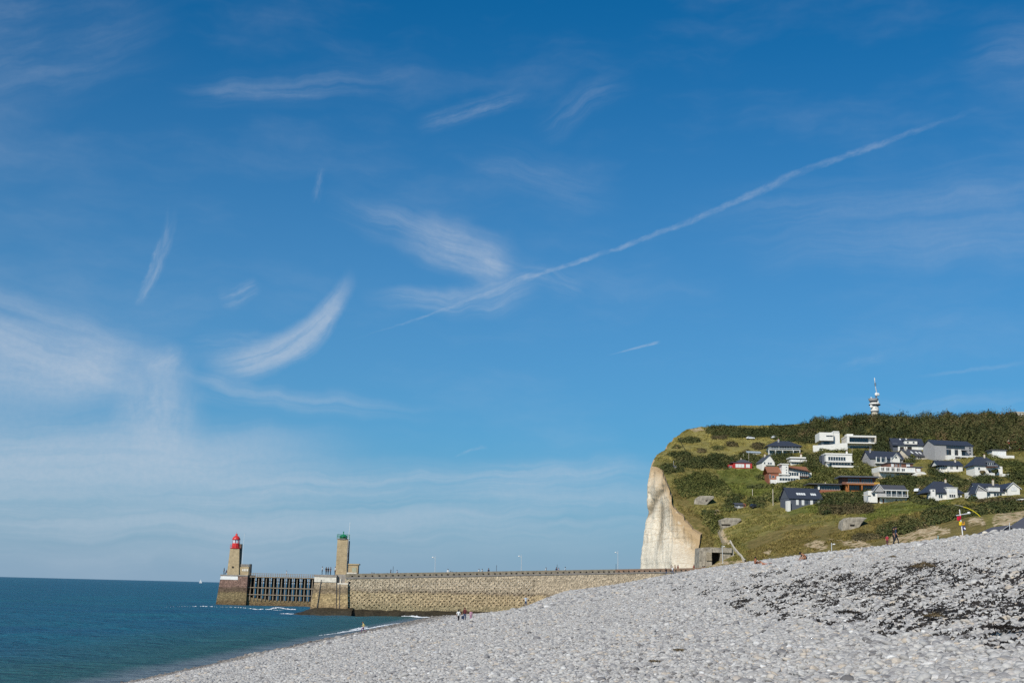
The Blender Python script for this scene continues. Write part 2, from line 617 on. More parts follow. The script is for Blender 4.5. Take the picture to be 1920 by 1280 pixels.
_hp += [np.array([x, 300.0, 11.2]) for x in (48, 70, 95, 120, 150, 190)] + [np.array([x, 335.0, 12.0]) for x in (52, 75, 100)]
_top = [at(px, 797, 702) for px in (1350, 1500, 1600, 1700, 1800, 1920, 2150)]
_hp += [np.array([p[0] + 25, 790.0, p[2] + 2.0]) for p in _top] + [np.array([p[0] + 50, 900.0, p[2] + 1.0]) for p in _top]
_hp = np.array(_hp)
_S = 100.0


def _tps(r2):
    return np.where(r2 > 1e-12, 0.5 * r2 * np.log(np.maximum(r2, 1e-12)), 0.0)


_n = len(_hp)
_A = np.zeros((_n + 3, _n + 3))
_d2 = ((_hp[:, None, :2] - _hp[None, :, :2]) ** 2).sum(-1) / _S ** 2
_A[:_n, :_n] = _tps(_d2) + np.eye(_n) * 0.004
_A[:_n, _n] = 1; _A[:_n, _n + 1:] = _hp[:, :2] / _S
_A[_n:, :_n] = _A[:_n, _n:].T
_wt = np.linalg.solve(_A, np.concatenate([_hp[:, 2], np.zeros(3)]))


def hill_z(x, y, fine=True):
    x = np.asarray(x, float); y = np.asarray(y, float)
    sh = x.shape
    X = np.stack([x.ravel(), y.ravel()], 1)
    out = np.empty(len(X))
    for i in range(0, len(X), 20000):
        q = X[i:i + 20000]
        d2 = ((q[:, None, :] - _hp[None, :, :2]) ** 2).sum(-1) / _S ** 2
        out[i:i + 20000] = _tps(d2) @ _wt[:_n] + _wt[_n] + (q / _S) @ _wt[_n + 1:]
    z = out.reshape(sh)
    if fine:
        k = smoothstep(y, 330, 420)
        z = z + k * (1.1 * fbm(x / 22.0, y / 30.0, 21, 3) + 0.35 * fbm(x / 4.0, y / 5.0, 31, 3))
    return z


def hill_hit(px, py):
    d = ray(px, py)
    Y = np.linspace(330, 800, 1600)
    P = CAMP[None, :] + d[None, :] * (Y / d[1])[:, None]
    below = P[:, 2] < hill_z(P[:, 0], P[:, 1], False)
    i = int(np.argmax(below)) if below.any() else int(np.argmin(P[:, 2] - hill_z(P[:, 0], P[:, 1], False)))
    return np.array([P[i, 0], P[i, 1], float(hill_z(P[i:i + 1, 0], P[i:i + 1, 1])[0])])


def px_x(px, Y):
    return at(px, 1000, Y)[0]


_edge = [(296, 47.5), (400, 56), (455, 64), (470, px_x(1308, 470)), (480, px_x(1311, 480)), (490, px_x(1316, 490)), (497, px_x(1301, 497)), (505, px_x(1290, 505)),
         (512, px_x(1274, 512)), (520, px_x(1261, 520)), (532, px_x(1258, 532)), (540, px_x(1247, 540)), (550, px_x(1246, 550)), (560, px_x(1222, 560)),
         (590, px_x(1230, 590)), (612, px_x(1247, 612)), (625, px_x(1250, 625)), (660, px_x(1270, 660)), (690, px_x(1289, 690)), (760, 160), (900, 250)]
_eY = np.array([e[0] for e in _edge], float); _eX = np.array([e[1] for e in _edge], float)


def edge_x(y):
    y = np.asarray(y, float)
    return np.interp(y, _eY, _eX) + smoothstep(y, 470, 500) * (1.3 * fbm(y / 7.0, y * 0 + 2.2, 51, 3))


def in_poly(px, py, poly):
    px = np.asarray(px); py = np.asarray(py)
    inside = np.zeros(px.shape, bool)
    n = len(poly)
    j = n - 1
    for i in range(n):
        xi, yi = poly[i]; xj, yj = poly[j]
        c = ((yi > py) != (yj > py)) & (px < (xj - xi) * (py - yi) / (yj - yi + 1e-9) + xi)
        inside ^= c
        j = i
    return inside


def soft_poly(px, py, poly, jit=4.0, seed=0):
    """0..1 membership with a ragged edge"""
    jx = px + jit * 2 * fbm(px / 9.0, py / 5.0, 61 + seed, 3)
    jy = py + jit * 1.2 * fbm(px / 9.0 + 40, py / 5.0, 71 + seed, 3)
    return in_poly(jx, jy, poly).astype(float)


# ------------------------------------------------------------------ beach
def beach_material():
    m, nt, b = new_mat("shingle")
    geo = nt.n.new('ShaderNodeNewGeometry')
    P = geo.outputs['Position']
    _, py, pz = nt.sep(P)
    v = nt.voro(P, 13.0)
    cell = nt.sep(v['Color'])[0]
    col = nt.ramp(cell, [(0.0, (0.10, 0.095, 0.09)), (0.12, (0.22, 0.21, 0.21)), (0.45, (0.40, 0.385, 0.385)), (0.75, (0.50, 0.485, 0.48)), (0.93, (0.52, 0.44, 0.36)), (1.0, (0.74, 0.72, 0.70))])
    v2 = nt.voro(P, 4.2)
    c2 = nt.sep(v2['Color'])[0]
    k2 = nt.smooth(c2, 0.0, 1.0, 0.80, 1.18)
    col = nt.mix(1.0, col, nt.comb(k2, k2, k2), 'MULTIPLY')
    big = nt.noise(P, 0.22, 4.0, 0.6)
    k = nt.smooth(big, 0.3, 0.7, 0.90, 1.08)
    col = nt.mix(1.0, col, nt.comb(k, k, k), 'MULTIPLY')
    wet = nt.smooth(nt.m('ADD', pz, nt.m('MULTIPLY', nt.noise(P, 0.5, 3.0), 0.35)), 0.75, 0.28)
    col = nt.mix(wet, col, nt.mix(1.0, col, (0.50, 0.47, 0.44), 'MULTIPLY'))
    nt.l.new(col, b.inputs['Base Color'])
    nt.l.new(nt.smooth(wet, 0.0, 1.0, 0.85, 0.35), b.inputs['Roughness'])
    h = nt.m('SUBTRACT', 1.0, nt.m('MULTIPLY', v['Distance'], 9.0))
    nt.l.new(nt.bump(h, 0.45, 0.04), b.inputs['Normal'])
    return m


NU, NV = 300, 380
tx = np.linspace(0, 1, NU)
X = -75 + 230 * (0.35 * tx + 0.65 * tx ** 1.0)
X = np.sort(np.concatenate([np.linspace(-70, -30, 24), np.linspace(-29.5, 60, 220), np.linspace(62, 170, 40)]))
NU = len(X)
ty = np.linspace(0, 1, NV)
ymax = np.where(X < 48.5, wall_y(X) + 1.5, 0) + np.where(X >= 48.5, np.interp(X, [48.5, 60], [wall_y(48.5) + 1.5, 312]), 0)
Yg = -30 + (ymax[:, None] + 30) * (ty[None, :] ** 1.7)
Xg = np.repeat(X[:, None], NV, 1)
Zg = beach_z(Xg, Yg)
MAT_BEACH = beach_material()
beach = np_mesh("beach", np.stack([Xg, Yg, Zg], -1).reshape(-1, 3), grid_faces(NU, NV), MAT_BEACH)
tag(beach, "grey shingle beach sloping down from the right into the sea", None, None, 'structure')


# ------------------------------------------------------------------ sea
def sea_material():
    m, nt, b = new_mat("sea_water")
    geo = nt.n.new('ShaderNodeNewGeometry')
    P = geo.outputs['Position']
    cd = nt.n.new('ShaderNodeCameraData').outputs['View Distance'] if False else None
    px, py, pz = nt.sep(P)
    s = nt.m('SUBTRACT', px, nt.m('ADD', -25.0, nt.m('MULTIPLY', py, 0.04)))
    big = nt.noise(nt.vm('MULTIPLY', P, (0.012, 0.03, 0.0)), 1.0, 4.0, 0.6)
    shallow = nt.smooth(nt.m('ADD', s, nt.m('MULTIPLY', big, 10.0)), -26.0, 6.0)
    deep = nt.mix(nt.smooth(big, 0.35, 0.7), (0.004, 0.100, 0.180), (0.006, 0.138, 0.192))
    col = nt.mix(shallow, deep, (0.020, 0.105, 0.100))
    ws = nt.m('ADD', s, nt.m('MULTIPLY', nt.noise(P, 0.30, 4.0, 0.6), 3.0))
    col = nt.mix(nt.smooth(ws, -3.2, 0.2, 0.0, 0.85), col, (0.17, 0.21, 0.235))
    nt.l.new(col, b.inputs['Base Color'])
    b.inputs['Roughness'].default_value = 0.18
    b.inputs['IOR'].default_value = 1.33
    b.inputs['Specular IOR Level'].default_value = 0.22
    w1 = nt.noise(nt.vm('MULTIPLY', P, (0.55, 1.0, 1.0)), 1.3, 5.0, 0.62, 0.4)
    w2 = nt.noise(nt.vm('MULTIPLY', P, (0.25, 0.6, 1.0)), 0.35, 4.0, 0.6, 0.3)
    h = nt.m('ADD', nt.m('MULTIPLY', w1, 0.35), nt.m('MULTIPLY', w2, 1.0))
    nrm = nt.bump(h, 1.0, 2.2)
    nt.l.new(nrm, b.inputs['Normal'])
    b.inputs['Specular IOR Level'].default_value = 0.0
    gl = nt.n.new('ShaderNodeBsdfGlossy')
    gl.inputs['Roughness'].default_value = 0.42
    nt.l.new(nrm, gl.inputs['Normal'])
    # a ruffled sea mirrors only part of the sky even at grazing view
    lw = nt.n.new('ShaderNodeLayerWeight'); lw.inputs['Blend'].default_value = 0.5; nt.l.new(nrm, lw.inputs['Normal'])
    fac = nt.m('ADD', 0.03, nt.m('MULTIPLY', nt.m('POWER', lw.outputs['Facing'], 3.0), 0.40))
    mx = nt.n.new('ShaderNodeMixShader')
    nt.put(mx.inputs[0], fac)
    nt.l.new(b.outputs[0], mx.inputs[1]); nt.l.new(gl.outputs[0], mx.inputs[2])
    nt.l.new(mx.outputs[0], nt.n['Material Output'].inputs['Surface'])
    return m


MAT_SEA = sea_material()


def wave_z(x, y):
    s = x - shore_x(y)
    off = smoothstep(-s, 2.0, 14.0)
    z = 0.13 * fbm(x / 6.0 + 0.4 * y / 7, y / 2.6, 81, 4) + 0.26 * fbm(x / 15.0 + 0.2 * y / 9, y / 5.5, 87, 3) + 0.34 * fbm(x / 34.0, y / 11.0, 82, 3)
    # swell lines rolling in to the shore
    ph = s / 9.5 + 0.55 * fbm(x / 60.0, y / 60.0, 83, 2) * 3
    z = z + 0.11 * np.sin(ph * 2 * PI) * smoothstep(-s, 3, 12) * (1 - smoothstep(-s, 30, 60))
    # one low breaker by the edge
    c = -5.2 + 1.6 * fbm(y / 30.0, y * 0 + 1.0, 84, 2) * 2
    z = z + 0.42 * np.exp(-((s - c) / 1.5) ** 2) * smoothstep(y, 40, 70) * (1 - smoothstep(y, 165, 200))
    # swell ridge outside the harbour
    z = z + 0.30 * np.exp(-((y - 235 - 0.05 * x + 7 * fbm(x / 40.0, x * 0, 85, 2)) / 2.6) ** 2) * smoothstep(-x, 40, 60) * (0.5 + vnoise(x / 18.0, x * 0, 86))
    return z * off * np.minimum(1.0, 1.0) + 0.02


sx = np.concatenate([-np.geomspace(30000, 420, 24), np.linspace(-400, -125, 60), np.linspace(-124, 20, 260), np.linspace(25, 60, 8), np.geomspace(70, 30000, 16)])
sy = np.concatenate([np.linspace(-60, 38, 12), np.geomspace(40, 620, 420), np.geomspace(640, 42000, 40)])
SX, SY = np.meshgrid(sx, sy, indexing='ij')
fadew = (1 - smoothstep(np.abs(SX + 60), 240, 380)) * (1 - smoothstep(SY, 420, 600))
SZ = wave_z(SX, SY) * fadew
sea = np_mesh("sea", np.stack([SX, SY, SZ], -1).reshape(-1, 3), grid_faces(len(sx), len(sy)), MAT_SEA)
tag(sea, "teal sea reaching to the horizon", None, None, 'structure')
seabed = MB().box(-30000, 30000, -500, 42000, -14, -12).build("seabed", paint("sea_floor", (0.06, 0.07, 0.06)))
tag(seabed, "sea floor below the water", None, None, 'structure')


# ------------------------------------------------------------------ hillside
BARE = [[(1655, 1032), (1668, 1008), (1700, 996), (1722, 985), (1735, 975), (1752, 985), (1770, 990), (1790, 995), (1762, 1006), (1750, 1022), (1720, 1016)],
        [(1505, 1022), (1520, 1012), (1545, 1014), (1552, 1026), (1530, 1030)], [(1556, 1010), (1590, 1014), (1640, 1022), (1646, 1032), (1600, 1026)], [(1600, 1006), (1622, 1006), (1630, 1020), (1606, 1018)],
        [(1858, 985), (1868, 962), (1900, 956), (1990, 952), (1990, 985), (1920, 984), (1890, 990)], [(1812, 978), (1825, 968), (1846, 972), (1848, 982), (1820, 986)],
        [(1428, 1034), (1440, 1028), (1450, 1032), (1440, 1040)], [(1300, 1075), (1310, 1052), (1400, 1050), (1420, 1075)], [(1290, 806), (1312, 799), (1322, 806), (1300, 810)],
        [(1335, 957), (1350, 955), (1352, 962), (1338, 963)], [(1722, 938), (1735, 930), (1745, 937), (1730, 944)], [(1790, 905), (1815, 898), (1850, 908), (1840, 914), (1812, 908)],
        [(1345, 993), (1352, 990), (1372, 1020), (1360, 1022)]]
DRY = [[(1240, 862), (1262, 820), (1300, 800), (1440, 796), (1480, 820), (1440, 826), (1430, 848), (1380, 855), (1300, 860)], [(1510, 826), (1560, 826), (1560, 838), (1515, 842)]]
MEADOW = [[(1340, 885), (1440, 870), (1480, 905), (1470, 935), (1420, 932), (1370, 925)], [(1620, 958), (1700, 940), (1790, 938), (1760, 955), (1640, 975), (1590, 985)], [(1868, 868), (1990, 868), (1990, 885), (1890, 885)],
          [(1570, 790), (1610, 780), (1612, 790), (1580, 796)], [(1470, 946), (1620, 950), (1620, 960), (1480, 962)]]
BROWN = [[(1255, 905), (1262, 940), (1310, 1000), (1312, 1058), (1345, 1030), (1330, 985), (1300, 960), (1280, 930)], [(1400, 1060), (1400, 1015), (1480, 985), (1580, 985), (1720, 960), (1850, 970), (1850, 1010), (1640, 1045)]]

hy = np.concatenate([np.linspace(296, 380, 26), np.linspace(383, 720, 300), np.linspace(724, 900, 24)])
ht = np.linspace(0, 1, 330) ** 1.0
xe = edge_x(hy)
xm = 0.62 * hy + 30
HX = xe[None, :] + ht[:, None] * (xm - xe)[None, :]
HY = np.repeat(hy[None, :], len(ht), 0)
HZ = hill_z(HX, HY)
HV = np.stack([HX, HY, HZ], -1).reshape(-1, 3)
hpx, _ = proj(HV)
ROUGH = 0.9 * np.abs(fbm(HX / 4.5, HY / 5.5, 231, 3)).ravel()
bare = np.zeros(len(HV)); dry = np.zeros(len(HV)); mead = np.zeros(len(HV)); brown = np.zeros(len(HV))
for i, p in enumerate(BARE): bare = np.maximum(bare, soft_poly(hpx[:, 0], hpx[:, 1], p, 3.0, i))
for i, p in enumerate(DRY): dry = np.maximum(dry, soft_poly(hpx[:, 0], hpx[:, 1], p, 5.0, 20 + i))
for i, p in enumerate(MEADOW): mead = np.maximum(mead, soft_poly(hpx[:, 0], hpx[:, 1], p, 5.0, 30 + i))
for i, p in enumerate(BROWN): brown = np.maximum(brown, soft_poly(hpx[:, 0], hpx[:, 1], p, 6.0, 40 + i))


HV[:, 2] += bare * (ROUGH - 0.25)


def zone_nodes(nt, P):
    """grassland colour from the plant cover of each place"""
    n1 = nt.noise(P, 0.10, 4.0, 0.6)
    n2 = nt.noise(P, 0.45, 4.0, 0.65)
    n3 = nt.noise(P, 2.0, 3.0, 0.7)
    f = nt.m('ADD', nt.m('MULTIPLY', n2, 0.7), nt.m('MULTIPLY', n3, 0.3))
    mid = nt.ramp(f, [(0.30, (0.075, 0.074, 0.024)), (0.45, (0.155, 0.142, 0.042)), (0.58, (0.245, 0.200, 0.068)), (0.75, (0.36, 0.27, 0.12))])
    dryc = nt.ramp(f, [(0.30, (0.125, 0.110, 0.035)), (0.45, (0.235, 0.200, 0.062)), (0.6, (0.32, 0.265, 0.090)), (0.75, (0.42, 0.34, 0.15))])
    mead_ = nt.ramp(f, [(0.30, (0.055, 0.070, 0.017)), (0.5, (0.120, 0.136, 0.032)), (0.7, (0.21, 0.20, 0.06))])
    brn = nt.ramp(f, [(0.30, (0.072, 0.062, 0.022)), (0.45, (0.155, 0.122, 0.042)), (0.6, (0.225, 0.165, 0.062)), (0.75, (0.32, 0.225, 0.105))])
    c = nt.mix(nt.attr('dry').outputs['Fac'], mid, dryc)
    c = nt.mix(nt.m('MULTIPLY', nt.attr('meadow').outputs['Fac'], 0.85), c, mead_)
    c = nt.mix(nt.m('MULTIPLY', nt.attr('brown').outputs['Fac'], 0.8), c, brn)
    kk = nt.smooth(n1, 0.3, 0.7, 0.82, 1.15)
    return nt.mix(1.0, c, nt.comb(kk, kk, kk), 'MULTIPLY'), f, n2


def hill_material():
    m, nt, b = new_mat("hill_grass")
    P = nt.n.new('ShaderNodeNewGeometry').outputs['Position']
    c, f, n2 = zone_nodes(nt, P)
    soil = nt.ramp(nt.noise(P, 0.6, 5.0, 0.7), [(0.3, (0.20, 0.135, 0.07)), (0.42, (0.38, 0.27, 0.15)), (0.55, (0.52, 0.40, 0.25)), (0.72, (0.66, 0.56, 0.40))])
    bm = nt.m('MULTIPLY', nt.attr('bare').outputs['Fac'], nt.smooth(n2, 0.42, 0.50), clamp=True)
    c = nt.mix(bm, c, soil)
    nt.l.new(c, b.inputs['Base Color'])
    b.inputs['Roughness'].default_value = 0.95
    b.inputs['Specular IOR Level'].default_value = 0.08
    nt.l.new(nt.bump(f, 1.0, 0.9), b.inputs['Normal'])
    return m


MAT_HILL = hill_material()
HATTR = {'bare': bare, 'dry': dry, 'meadow': mead, 'brown': brown}
hill = np_mesh("hillside", HV, grid_faces(len(ht), len(hy))[:, ::1], MAT_HILL, None, True, HATTR)
tag(hill, "grassy headland slope rising behind the beach", None, None, 'structure')


# ------------------------------------------------------------------ chalk cliff
def chalk_material():
    m, nt, b = new_mat("chalk")
    P = nt.n.new('ShaderNodeNewGeometry').outputs['Position']
    _, _, z = nt.sep(P)
    big = nt.noise(P, 0.06, 4.0, 0.6)
    wob = nt.m('ADD', z, nt.m('MULTIPLY', big, 5.0))
    strata = nt.noise(nt.comb(nt.m('MULTIPLY', wob, 0.0), nt.m('MULTIPLY', wob, 0.0), nt.m('MULTIPLY', wob, 0.9)), 1.0, 3.0, 0.7)
    fine = nt.noise(P, 0.9, 5.0, 0.65)
    base = nt.ramp(fine, [(0.28, (0.53, 0.43, 0.31)), (0.45, (0.70, 0.61, 0.47)), (0.7, (0.80, 0.73, 0.60))])
    line = nt.smooth(strata, 0.46, 0.34, 0.0, 0.85)
    base = nt.mix(line, base, (0.46, 0.36, 0.25))
    broad = nt.noise(nt.comb(0.0, 0.0, nt.m('MULTIPLY', wob, 0.33)), 1.0, 2.0, 0.6)
    base = nt.mix(nt.smooth(broad, 0.44, 0.36, 0.0, 0.45), base, (0.52, 0.43, 0.31))
    och = nt.attr('stain').outputs['Fac']
    och = nt.m('MULTIPLY', och, nt.smooth(nt.noise(P, 0.20, 5.0, 0.7), 0.24, 0.46), clamp=True)
    base = nt.mix(nt.m('MULTIPLY', och, 0.9), base, (0.43, 0.285, 0.14))
    gul = nt.m('MULTIPLY', nt.attr('gully').outputs['Fac'], nt.smooth(nt.noise(P, 0.55, 5.0, 0.75), 0.34, 0.52), clamp=True)
    base = nt.mix(nt.m('MULTIPLY', gul, 0.85), base, (0.20, 0.17, 0.12))
    flint = nt.smooth(nt.noise(nt.vm('MULTIPLY', P, (1, 1, 0.5)), 0.9, 2.0, 0.5), 0.66, 0.74, 0.0, 0.8)
    base = nt.mix(flint, base, (0.22, 0.18, 0.14))
    nt.l.new(base, b.inputs['Base Color'])
    b.inputs['Roughness'].default_value = 0.95
    b.inputs['Specular IOR Level'].default_value = 0.1
    nt.l.new(nt.bump(nt.m('ADD', fine, nt.m('MULTIPLY', strata, 0.8)), 0.55, 0.8), b.inputs['Normal'])
    return m


FOOT = [(455, 1309, 452), (470, 1309, 462), (490, 1303, 465), (505, 1287, 468), (520, 1262, 474), (540, 1243, 488), (550, 1225, 505), (560, 1199, 525),
        (590, 1204, 575), (625, 1214, 615), (660, 1228, 655), (690, 1246, 690)]
cy = np.concatenate([np.linspace(455, 565, 190), np.linspace(566, 700, 90), np.linspace(703, 880, 12)])
cx = edge_x(cy)
cz = hill_z(cx, cy)
fY = np.array([f[0] for f in FOOT], float)
fW = np.array([at(f[1], 1067, f[2]) for f in FOOT])
fx = np.interp(cy, fY, fW[:, 0]); fy = np.interp(cy, fY, fW[:, 1])
extra = np.maximum(cy - 690, 0)
fx = fx + extra * 0.9; fy = fy + extra
vv = np.linspace(0, 1, 110)
gv = np.interp(vv, [0, 0.05, 0.2, 0.5, 0.7, 0.85, 1.0], [0, 0.16, 0.32, 0.42, 0.66, 0.85, 1.0])
CX = cx[:, None] * (1 - gv) + fx[:, None] * gv
CY = cy[:, None] * (1 - gv) + fy[:, None] * gv
zf = np.full_like(cz, 13.0)
CZ = cz[:, None] + (np.minimum(zf, cz - 1) - cz)[:, None] * vv[None, :]
kk = smoothstep(vv, 0.0, 0.10)[None, :]
A_ = np.arange(len(cy))[:, None] * np.ones((1, len(vv)))
ulen = np.concatenate([[0], np.cumsum(np.hypot(np.diff(fx), np.diff(fy)))])[:, None] * np.ones((1, len(vv)))
disp = 1.7 * fbm(ulen / 12.0, CZ / 16.0, 91, 3) + 0.5 * np.abs(fbm(ulen / 5.0, CZ / 14.0, 92, 2)) + 0.75 * fbm(ulen / 40.0, CZ / 2.3, 93, 2) + 0.30 * fbm(ulen / 2.6, CZ / 1.6, 94, 2)
# the diagonal gully that scars the upper left face
gpx, _ = proj(np.stack([CX, CY, CZ], -1).reshape(-1, 3))
gd = np.abs((gpx[:, 0] - (1248 - (gpx[:, 1] - 905) * 0.62)) + 3 * fbm(gpx[:, 0] / 8, gpx[:, 1] / 8, 95, 2)) / 7.0
gul = np.exp(-gd ** 2) * smoothstep(gpx[:, 1], 893, 912) * (1 - smoothstep(gpx[:, 1], 965, 985))
gd2 = np.abs(gpx[:, 0] - (1240 - (gpx[:, 1] - 960) * 0.05)) / 5.0
gul2 = 0.75 * np.exp(-gd2 ** 2) * smoothstep(gpx[:, 1], 935, 955) * (1 - smoothstep(gpx[:, 1], 1000, 1045))
gul = np.maximum(gul, gul2).reshape(CX.shape)
disp = disp - 1.6 * gul
CX = CX - disp * 0.55 * kk
CY = CY - disp * 0.83 * kk
st = (1.2 + 0.7 * smoothstep(-cy, -545, -520))[:, None] * np.exp(-(cz[:, None] - CZ) / 8.5) * smoothstep(cz[:, None] * np.ones_like(CZ), 15, 30) + 0.5 * gul
CV = np.stack([CX, CY, CZ], -1)
low = CV[:, -1:, :].copy(); low[:, :, 2] = -1.0
CV = np.concatenate([CV, low], 1)
stf = np.concatenate([st, np.zeros((len(cy), 1))], 1); glf = np.concatenate([gul, np.zeros((len(cy), 1))], 1)
MAT_CHALK = chalk_material()
cliff = np_mesh("cliff", CV.reshape(-1, 3), grid_faces(len(cy), len(vv) + 1)[:, ::-1], MAT_CHALK, None, False, {'stain': stf.ravel(), 'gully': glf.ravel()})
tag(cliff, "pale chalk cliff face at the seaward end of the headland", None, None, 'structure')


# ------------------------------------------------------------------ jetties and their lights
def masonry(name, upper, dark, mid, low, z_dark, z_mid, z_low, rough=0.92):
    """harbour stone: weathered above, tide-stained below (stains by height above the water)"""
    m, nt, b = new_mat(name)
    P = nt.n.new('ShaderNodeNewGeometry').outputs['Position']
    _, _, z = nt.sep(P)
    wob = nt.m('ADD', z, nt.m('MULTIPLY', nt.m('SUBTRACT', nt.noise(P, 0.35, 4.0, 0.6), 0.5), 1.8))
    c = nt.mix(nt.smooth(wob, z_dark + 0.9, z_dark), upper, dark)
    c = nt.mix(nt.smooth(wob, z_mid + 0.5, z_mid - 0.2), c, mid)
    c = nt.mix(nt.smooth(wob, z_low + 1.0, z_low - 0.6), c, low)
    v = nt.voro(P, 2.6)
    k = nt.smooth(nt.sep(v['Color'])[0], 0.0, 1.0, 0.72, 1.22)
    f = nt.smooth(nt.noise(P, 3.0, 5.0, 0.7), 0.25, 0.75, 0.72, 1.22)
    k = nt.m('MULTIPLY', k, f)
    c = nt.mix(1.0, c, nt.comb(k, k, k), 'MULTIPLY')
    nt.l.new(c, b.inputs['Base Color'])
    b.inputs['Roughness'].default_value = rough
    b.inputs['Specular IOR Level'].default_value = 0.12
    nt.l.new(nt.bump(nt.m('ADD', nt.m('MULTIPLY', v['Distance'], 1.2), nt.noise(P, 4.0, 4.0)), 0.8, 0.12), b.inputs['Normal'])
    return m


M_WALL = masonry("jetty_stone", (0.60, 0.48, 0.33), (0.36, 0.275, 0.185), (0.60, 0.455, 0.265), (0.43, 0.345, 0.20), 4.7, 4.5, 2.0)
M_HEAD = masonry("jetty_head_stone", (0.44, 0.345, 0.235), (0.24, 0.18, 0.115), (0.43, 0.315, 0.165), (0.29, 0.205, 0.115), 5.0, 4.0, 1.6)
M_NORTH = masonry("north_jetty_stone", (0.25, 0.155, 0.12), (0.14, 0.095, 0.065), (0.24, 0.18, 0.095), (0.155, 0.105, 0.055), 4.2, 3.2, 0.9)
M_WEED = paint("tide_weed_rock", (0.045, 0.035, 0.02), 0.7, 0.25, 0.3)
M_CONC = paint("old_concrete", (0.34, 0.285, 0.205), 0.9, 0.16, 0.15)
M_CONC2 = paint("grey_concrete", (0.33, 0.29, 0.25), 0.9, 0.14, 0.15)
M_RUSTC = paint("rust_stained_concrete", (0.36, 0.235, 0.155), 0.9, 0.16, 0.15)
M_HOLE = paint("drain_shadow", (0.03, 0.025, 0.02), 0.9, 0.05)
M_TOWER = paint("tower_stone", (0.44, 0.335, 0.20), 0.9, 0.12, 0.15, 0.0, 0.8)
M_WHITE = paint("white_paint", (0.80, 0.78, 0.74), 0.6, 0.05)
M_WSTAIN = paint("weathered_white_paint", (0.74, 0.67, 0.56), 0.7, 0.14)
M_RED = paint("red_paint", (0.62, 0.035, 0.03), 0.4, 0.06, 0.5)
M_GREEN = paint("green_paint", (0.01, 0.21, 0.085), 0.4, 0.06, 0.5)
M_METAL = paint("galvanised_metal", (0.55, 0.56, 0.56), 0.45, 0.05, 0.5)
M_DARKM = paint("dark_iron", (0.05, 0.05, 0.055), 0.6, 0.05, 0.4)
M_WOOD = paint("weathered_timber", (0.30, 0.235, 0.165), 0.9, 0.18, 0.15)
M_WOODD = paint("dark_and_shaded_timber", (0.028, 0.025, 0.022), 0.9, 0.15, 0.15)


def glass_mat():
    m, nt, b = new_mat("window_glass")
    b.inputs['Base Color'].default_value = (0.025, 0.035, 0.045, 1)
    b.inputs['Roughness'].default_value = 0.08
    b.inputs['Specular IOR Level'].default_value = 0.8
    return m


M_GLASS = glass_mat()

# --- south jetty (stone wall)
UX = np.array([WALL_B[0] - WALL_A[0], WALL_B[1] - WALL_A[1]])
WL = float(np.hypot(*UX)); UXn = UX / WL
JROT = math.atan2(UXn[1], UXn[0])
TOPA = at(652, 1075.0, 265.0)[2]; TOPB = at(1345, 1063.5, 297.0)[2]
jet = empty("stone_jetty", (WALL_A[0], WALL_A[1], 0), "long tan stone harbour wall pierced with rows of dark holes, running out from the beach", "jetty", JROT)


def jtop(u):
    return TOPA + (TOPB - TOPA) * u / WL


def slanted(name, u0, u1, y0, y1, d0, d1, mat, n=1):
    """a course along the wall whose top and bottom hang d metres below the coping"""
    mb = MB()
    for i in range(n):
        a = u0 + (u1 - u0) * i / n; b = u0 + (u1 - u0) * (i + 1) / n
        v = [(a, y0, jtop(a) + d0), (b, y0, jtop(b) + d0), (b, y1, jtop(b) + d0), (a, y1, jtop(a) + d0),
             (a, y0, jtop(a) + d1), (b, y0, jtop(b) + d1), (b, y1, jtop(b) + d1), (a, y1, jtop(a) + d1)]
        mb.add(v, [(0, 3, 2, 1), (4, 5, 6, 7), (0, 1, 5, 4), (1, 2, 6, 5), (2, 3, 7, 6), (3, 0, 4, 7)])
    return mb.build(name, mat, jet)


# face with recessed pockets: rows of cells, every other one pushed in
def pocket_face():
    V = []; F = []
    pitch, rowh = 1.04, 0.50
    u_end = (at(1003, 1090, 281)[0] - WALL_A[0]) / UXn[0]
    ncol = int(u_end / pitch)
    rows = 12
    rnd = random.Random(3)

    def quad(a, b, c, d):
        o = len(V); V.extend((a, b, c, d)); F.append((o, o + 1, o + 2, o + 3))
    for i in range(ncol):
        for r in range(rows):
            off = 0.5 * pitch * (r % 2)
            ua, ub = i * pitch + off, (i + 1) * pitch + off
            zt = (jtop(0.5 * (ua + ub)) - TOPA) * 0.8
            z0 = 7.15 - (r + 1) * rowh + zt; z1 = z0 + rowh
            w = rnd.uniform(0.25, 0.38) * (1.12 if r > 4 else 0.85); h = rnd.uniform(0.16, 0.22) * (1.1 if r > 4 else 0.8)
            cu = 0.5 * (ua + ub) + rnd.uniform(-.08, .08); czz = 0.5 * (z0 + z1) + rnd.uniform(-.03, .03)
            if rnd.random() < 0.06:
                quad((ua, 0, z0), (ub, 0, z0), (ub, 0, z1), (ua, 0, z1)); continue
            a, b = cu - w / 2, cu + w / 2; c, d = czz - h / 2, czz + h / 2
            e = 0.34
            j = [rnd.uniform(-.06, .06) for _ in range(4)]
            p = [(a + j[0], 0, c), (b + j[1], 0, c), (b + j[2], 0, d), (a + j[3], 0, d)]
            q = [(a, 0, z0), (b, 0, z0)]
            quad((ua, 0, z0), (ub, 0, z0), p[1], p[0]); quad((ub, 0, z0), (ub, 0, z1), p[2], p[1])
            quad((ub, 0, z1), (ua, 0, z1), p[3], p[2]); quad((ua, 0, z1), (ua, 0, z0), p[0], p[3])
            pi = [(x, e, z) for x, _, z in p]
            quad(p[0], p[1], pi[1], pi[0]); quad(p[1], p[2], pi[2], pi[1]); quad(p[2], p[3], pi[3], pi[2]); quad(p[3], p[0], pi[0], pi[3])
            quad(pi[0], pi[1], pi[2], pi[3])
    return V, F, ncol * pitch, u_end


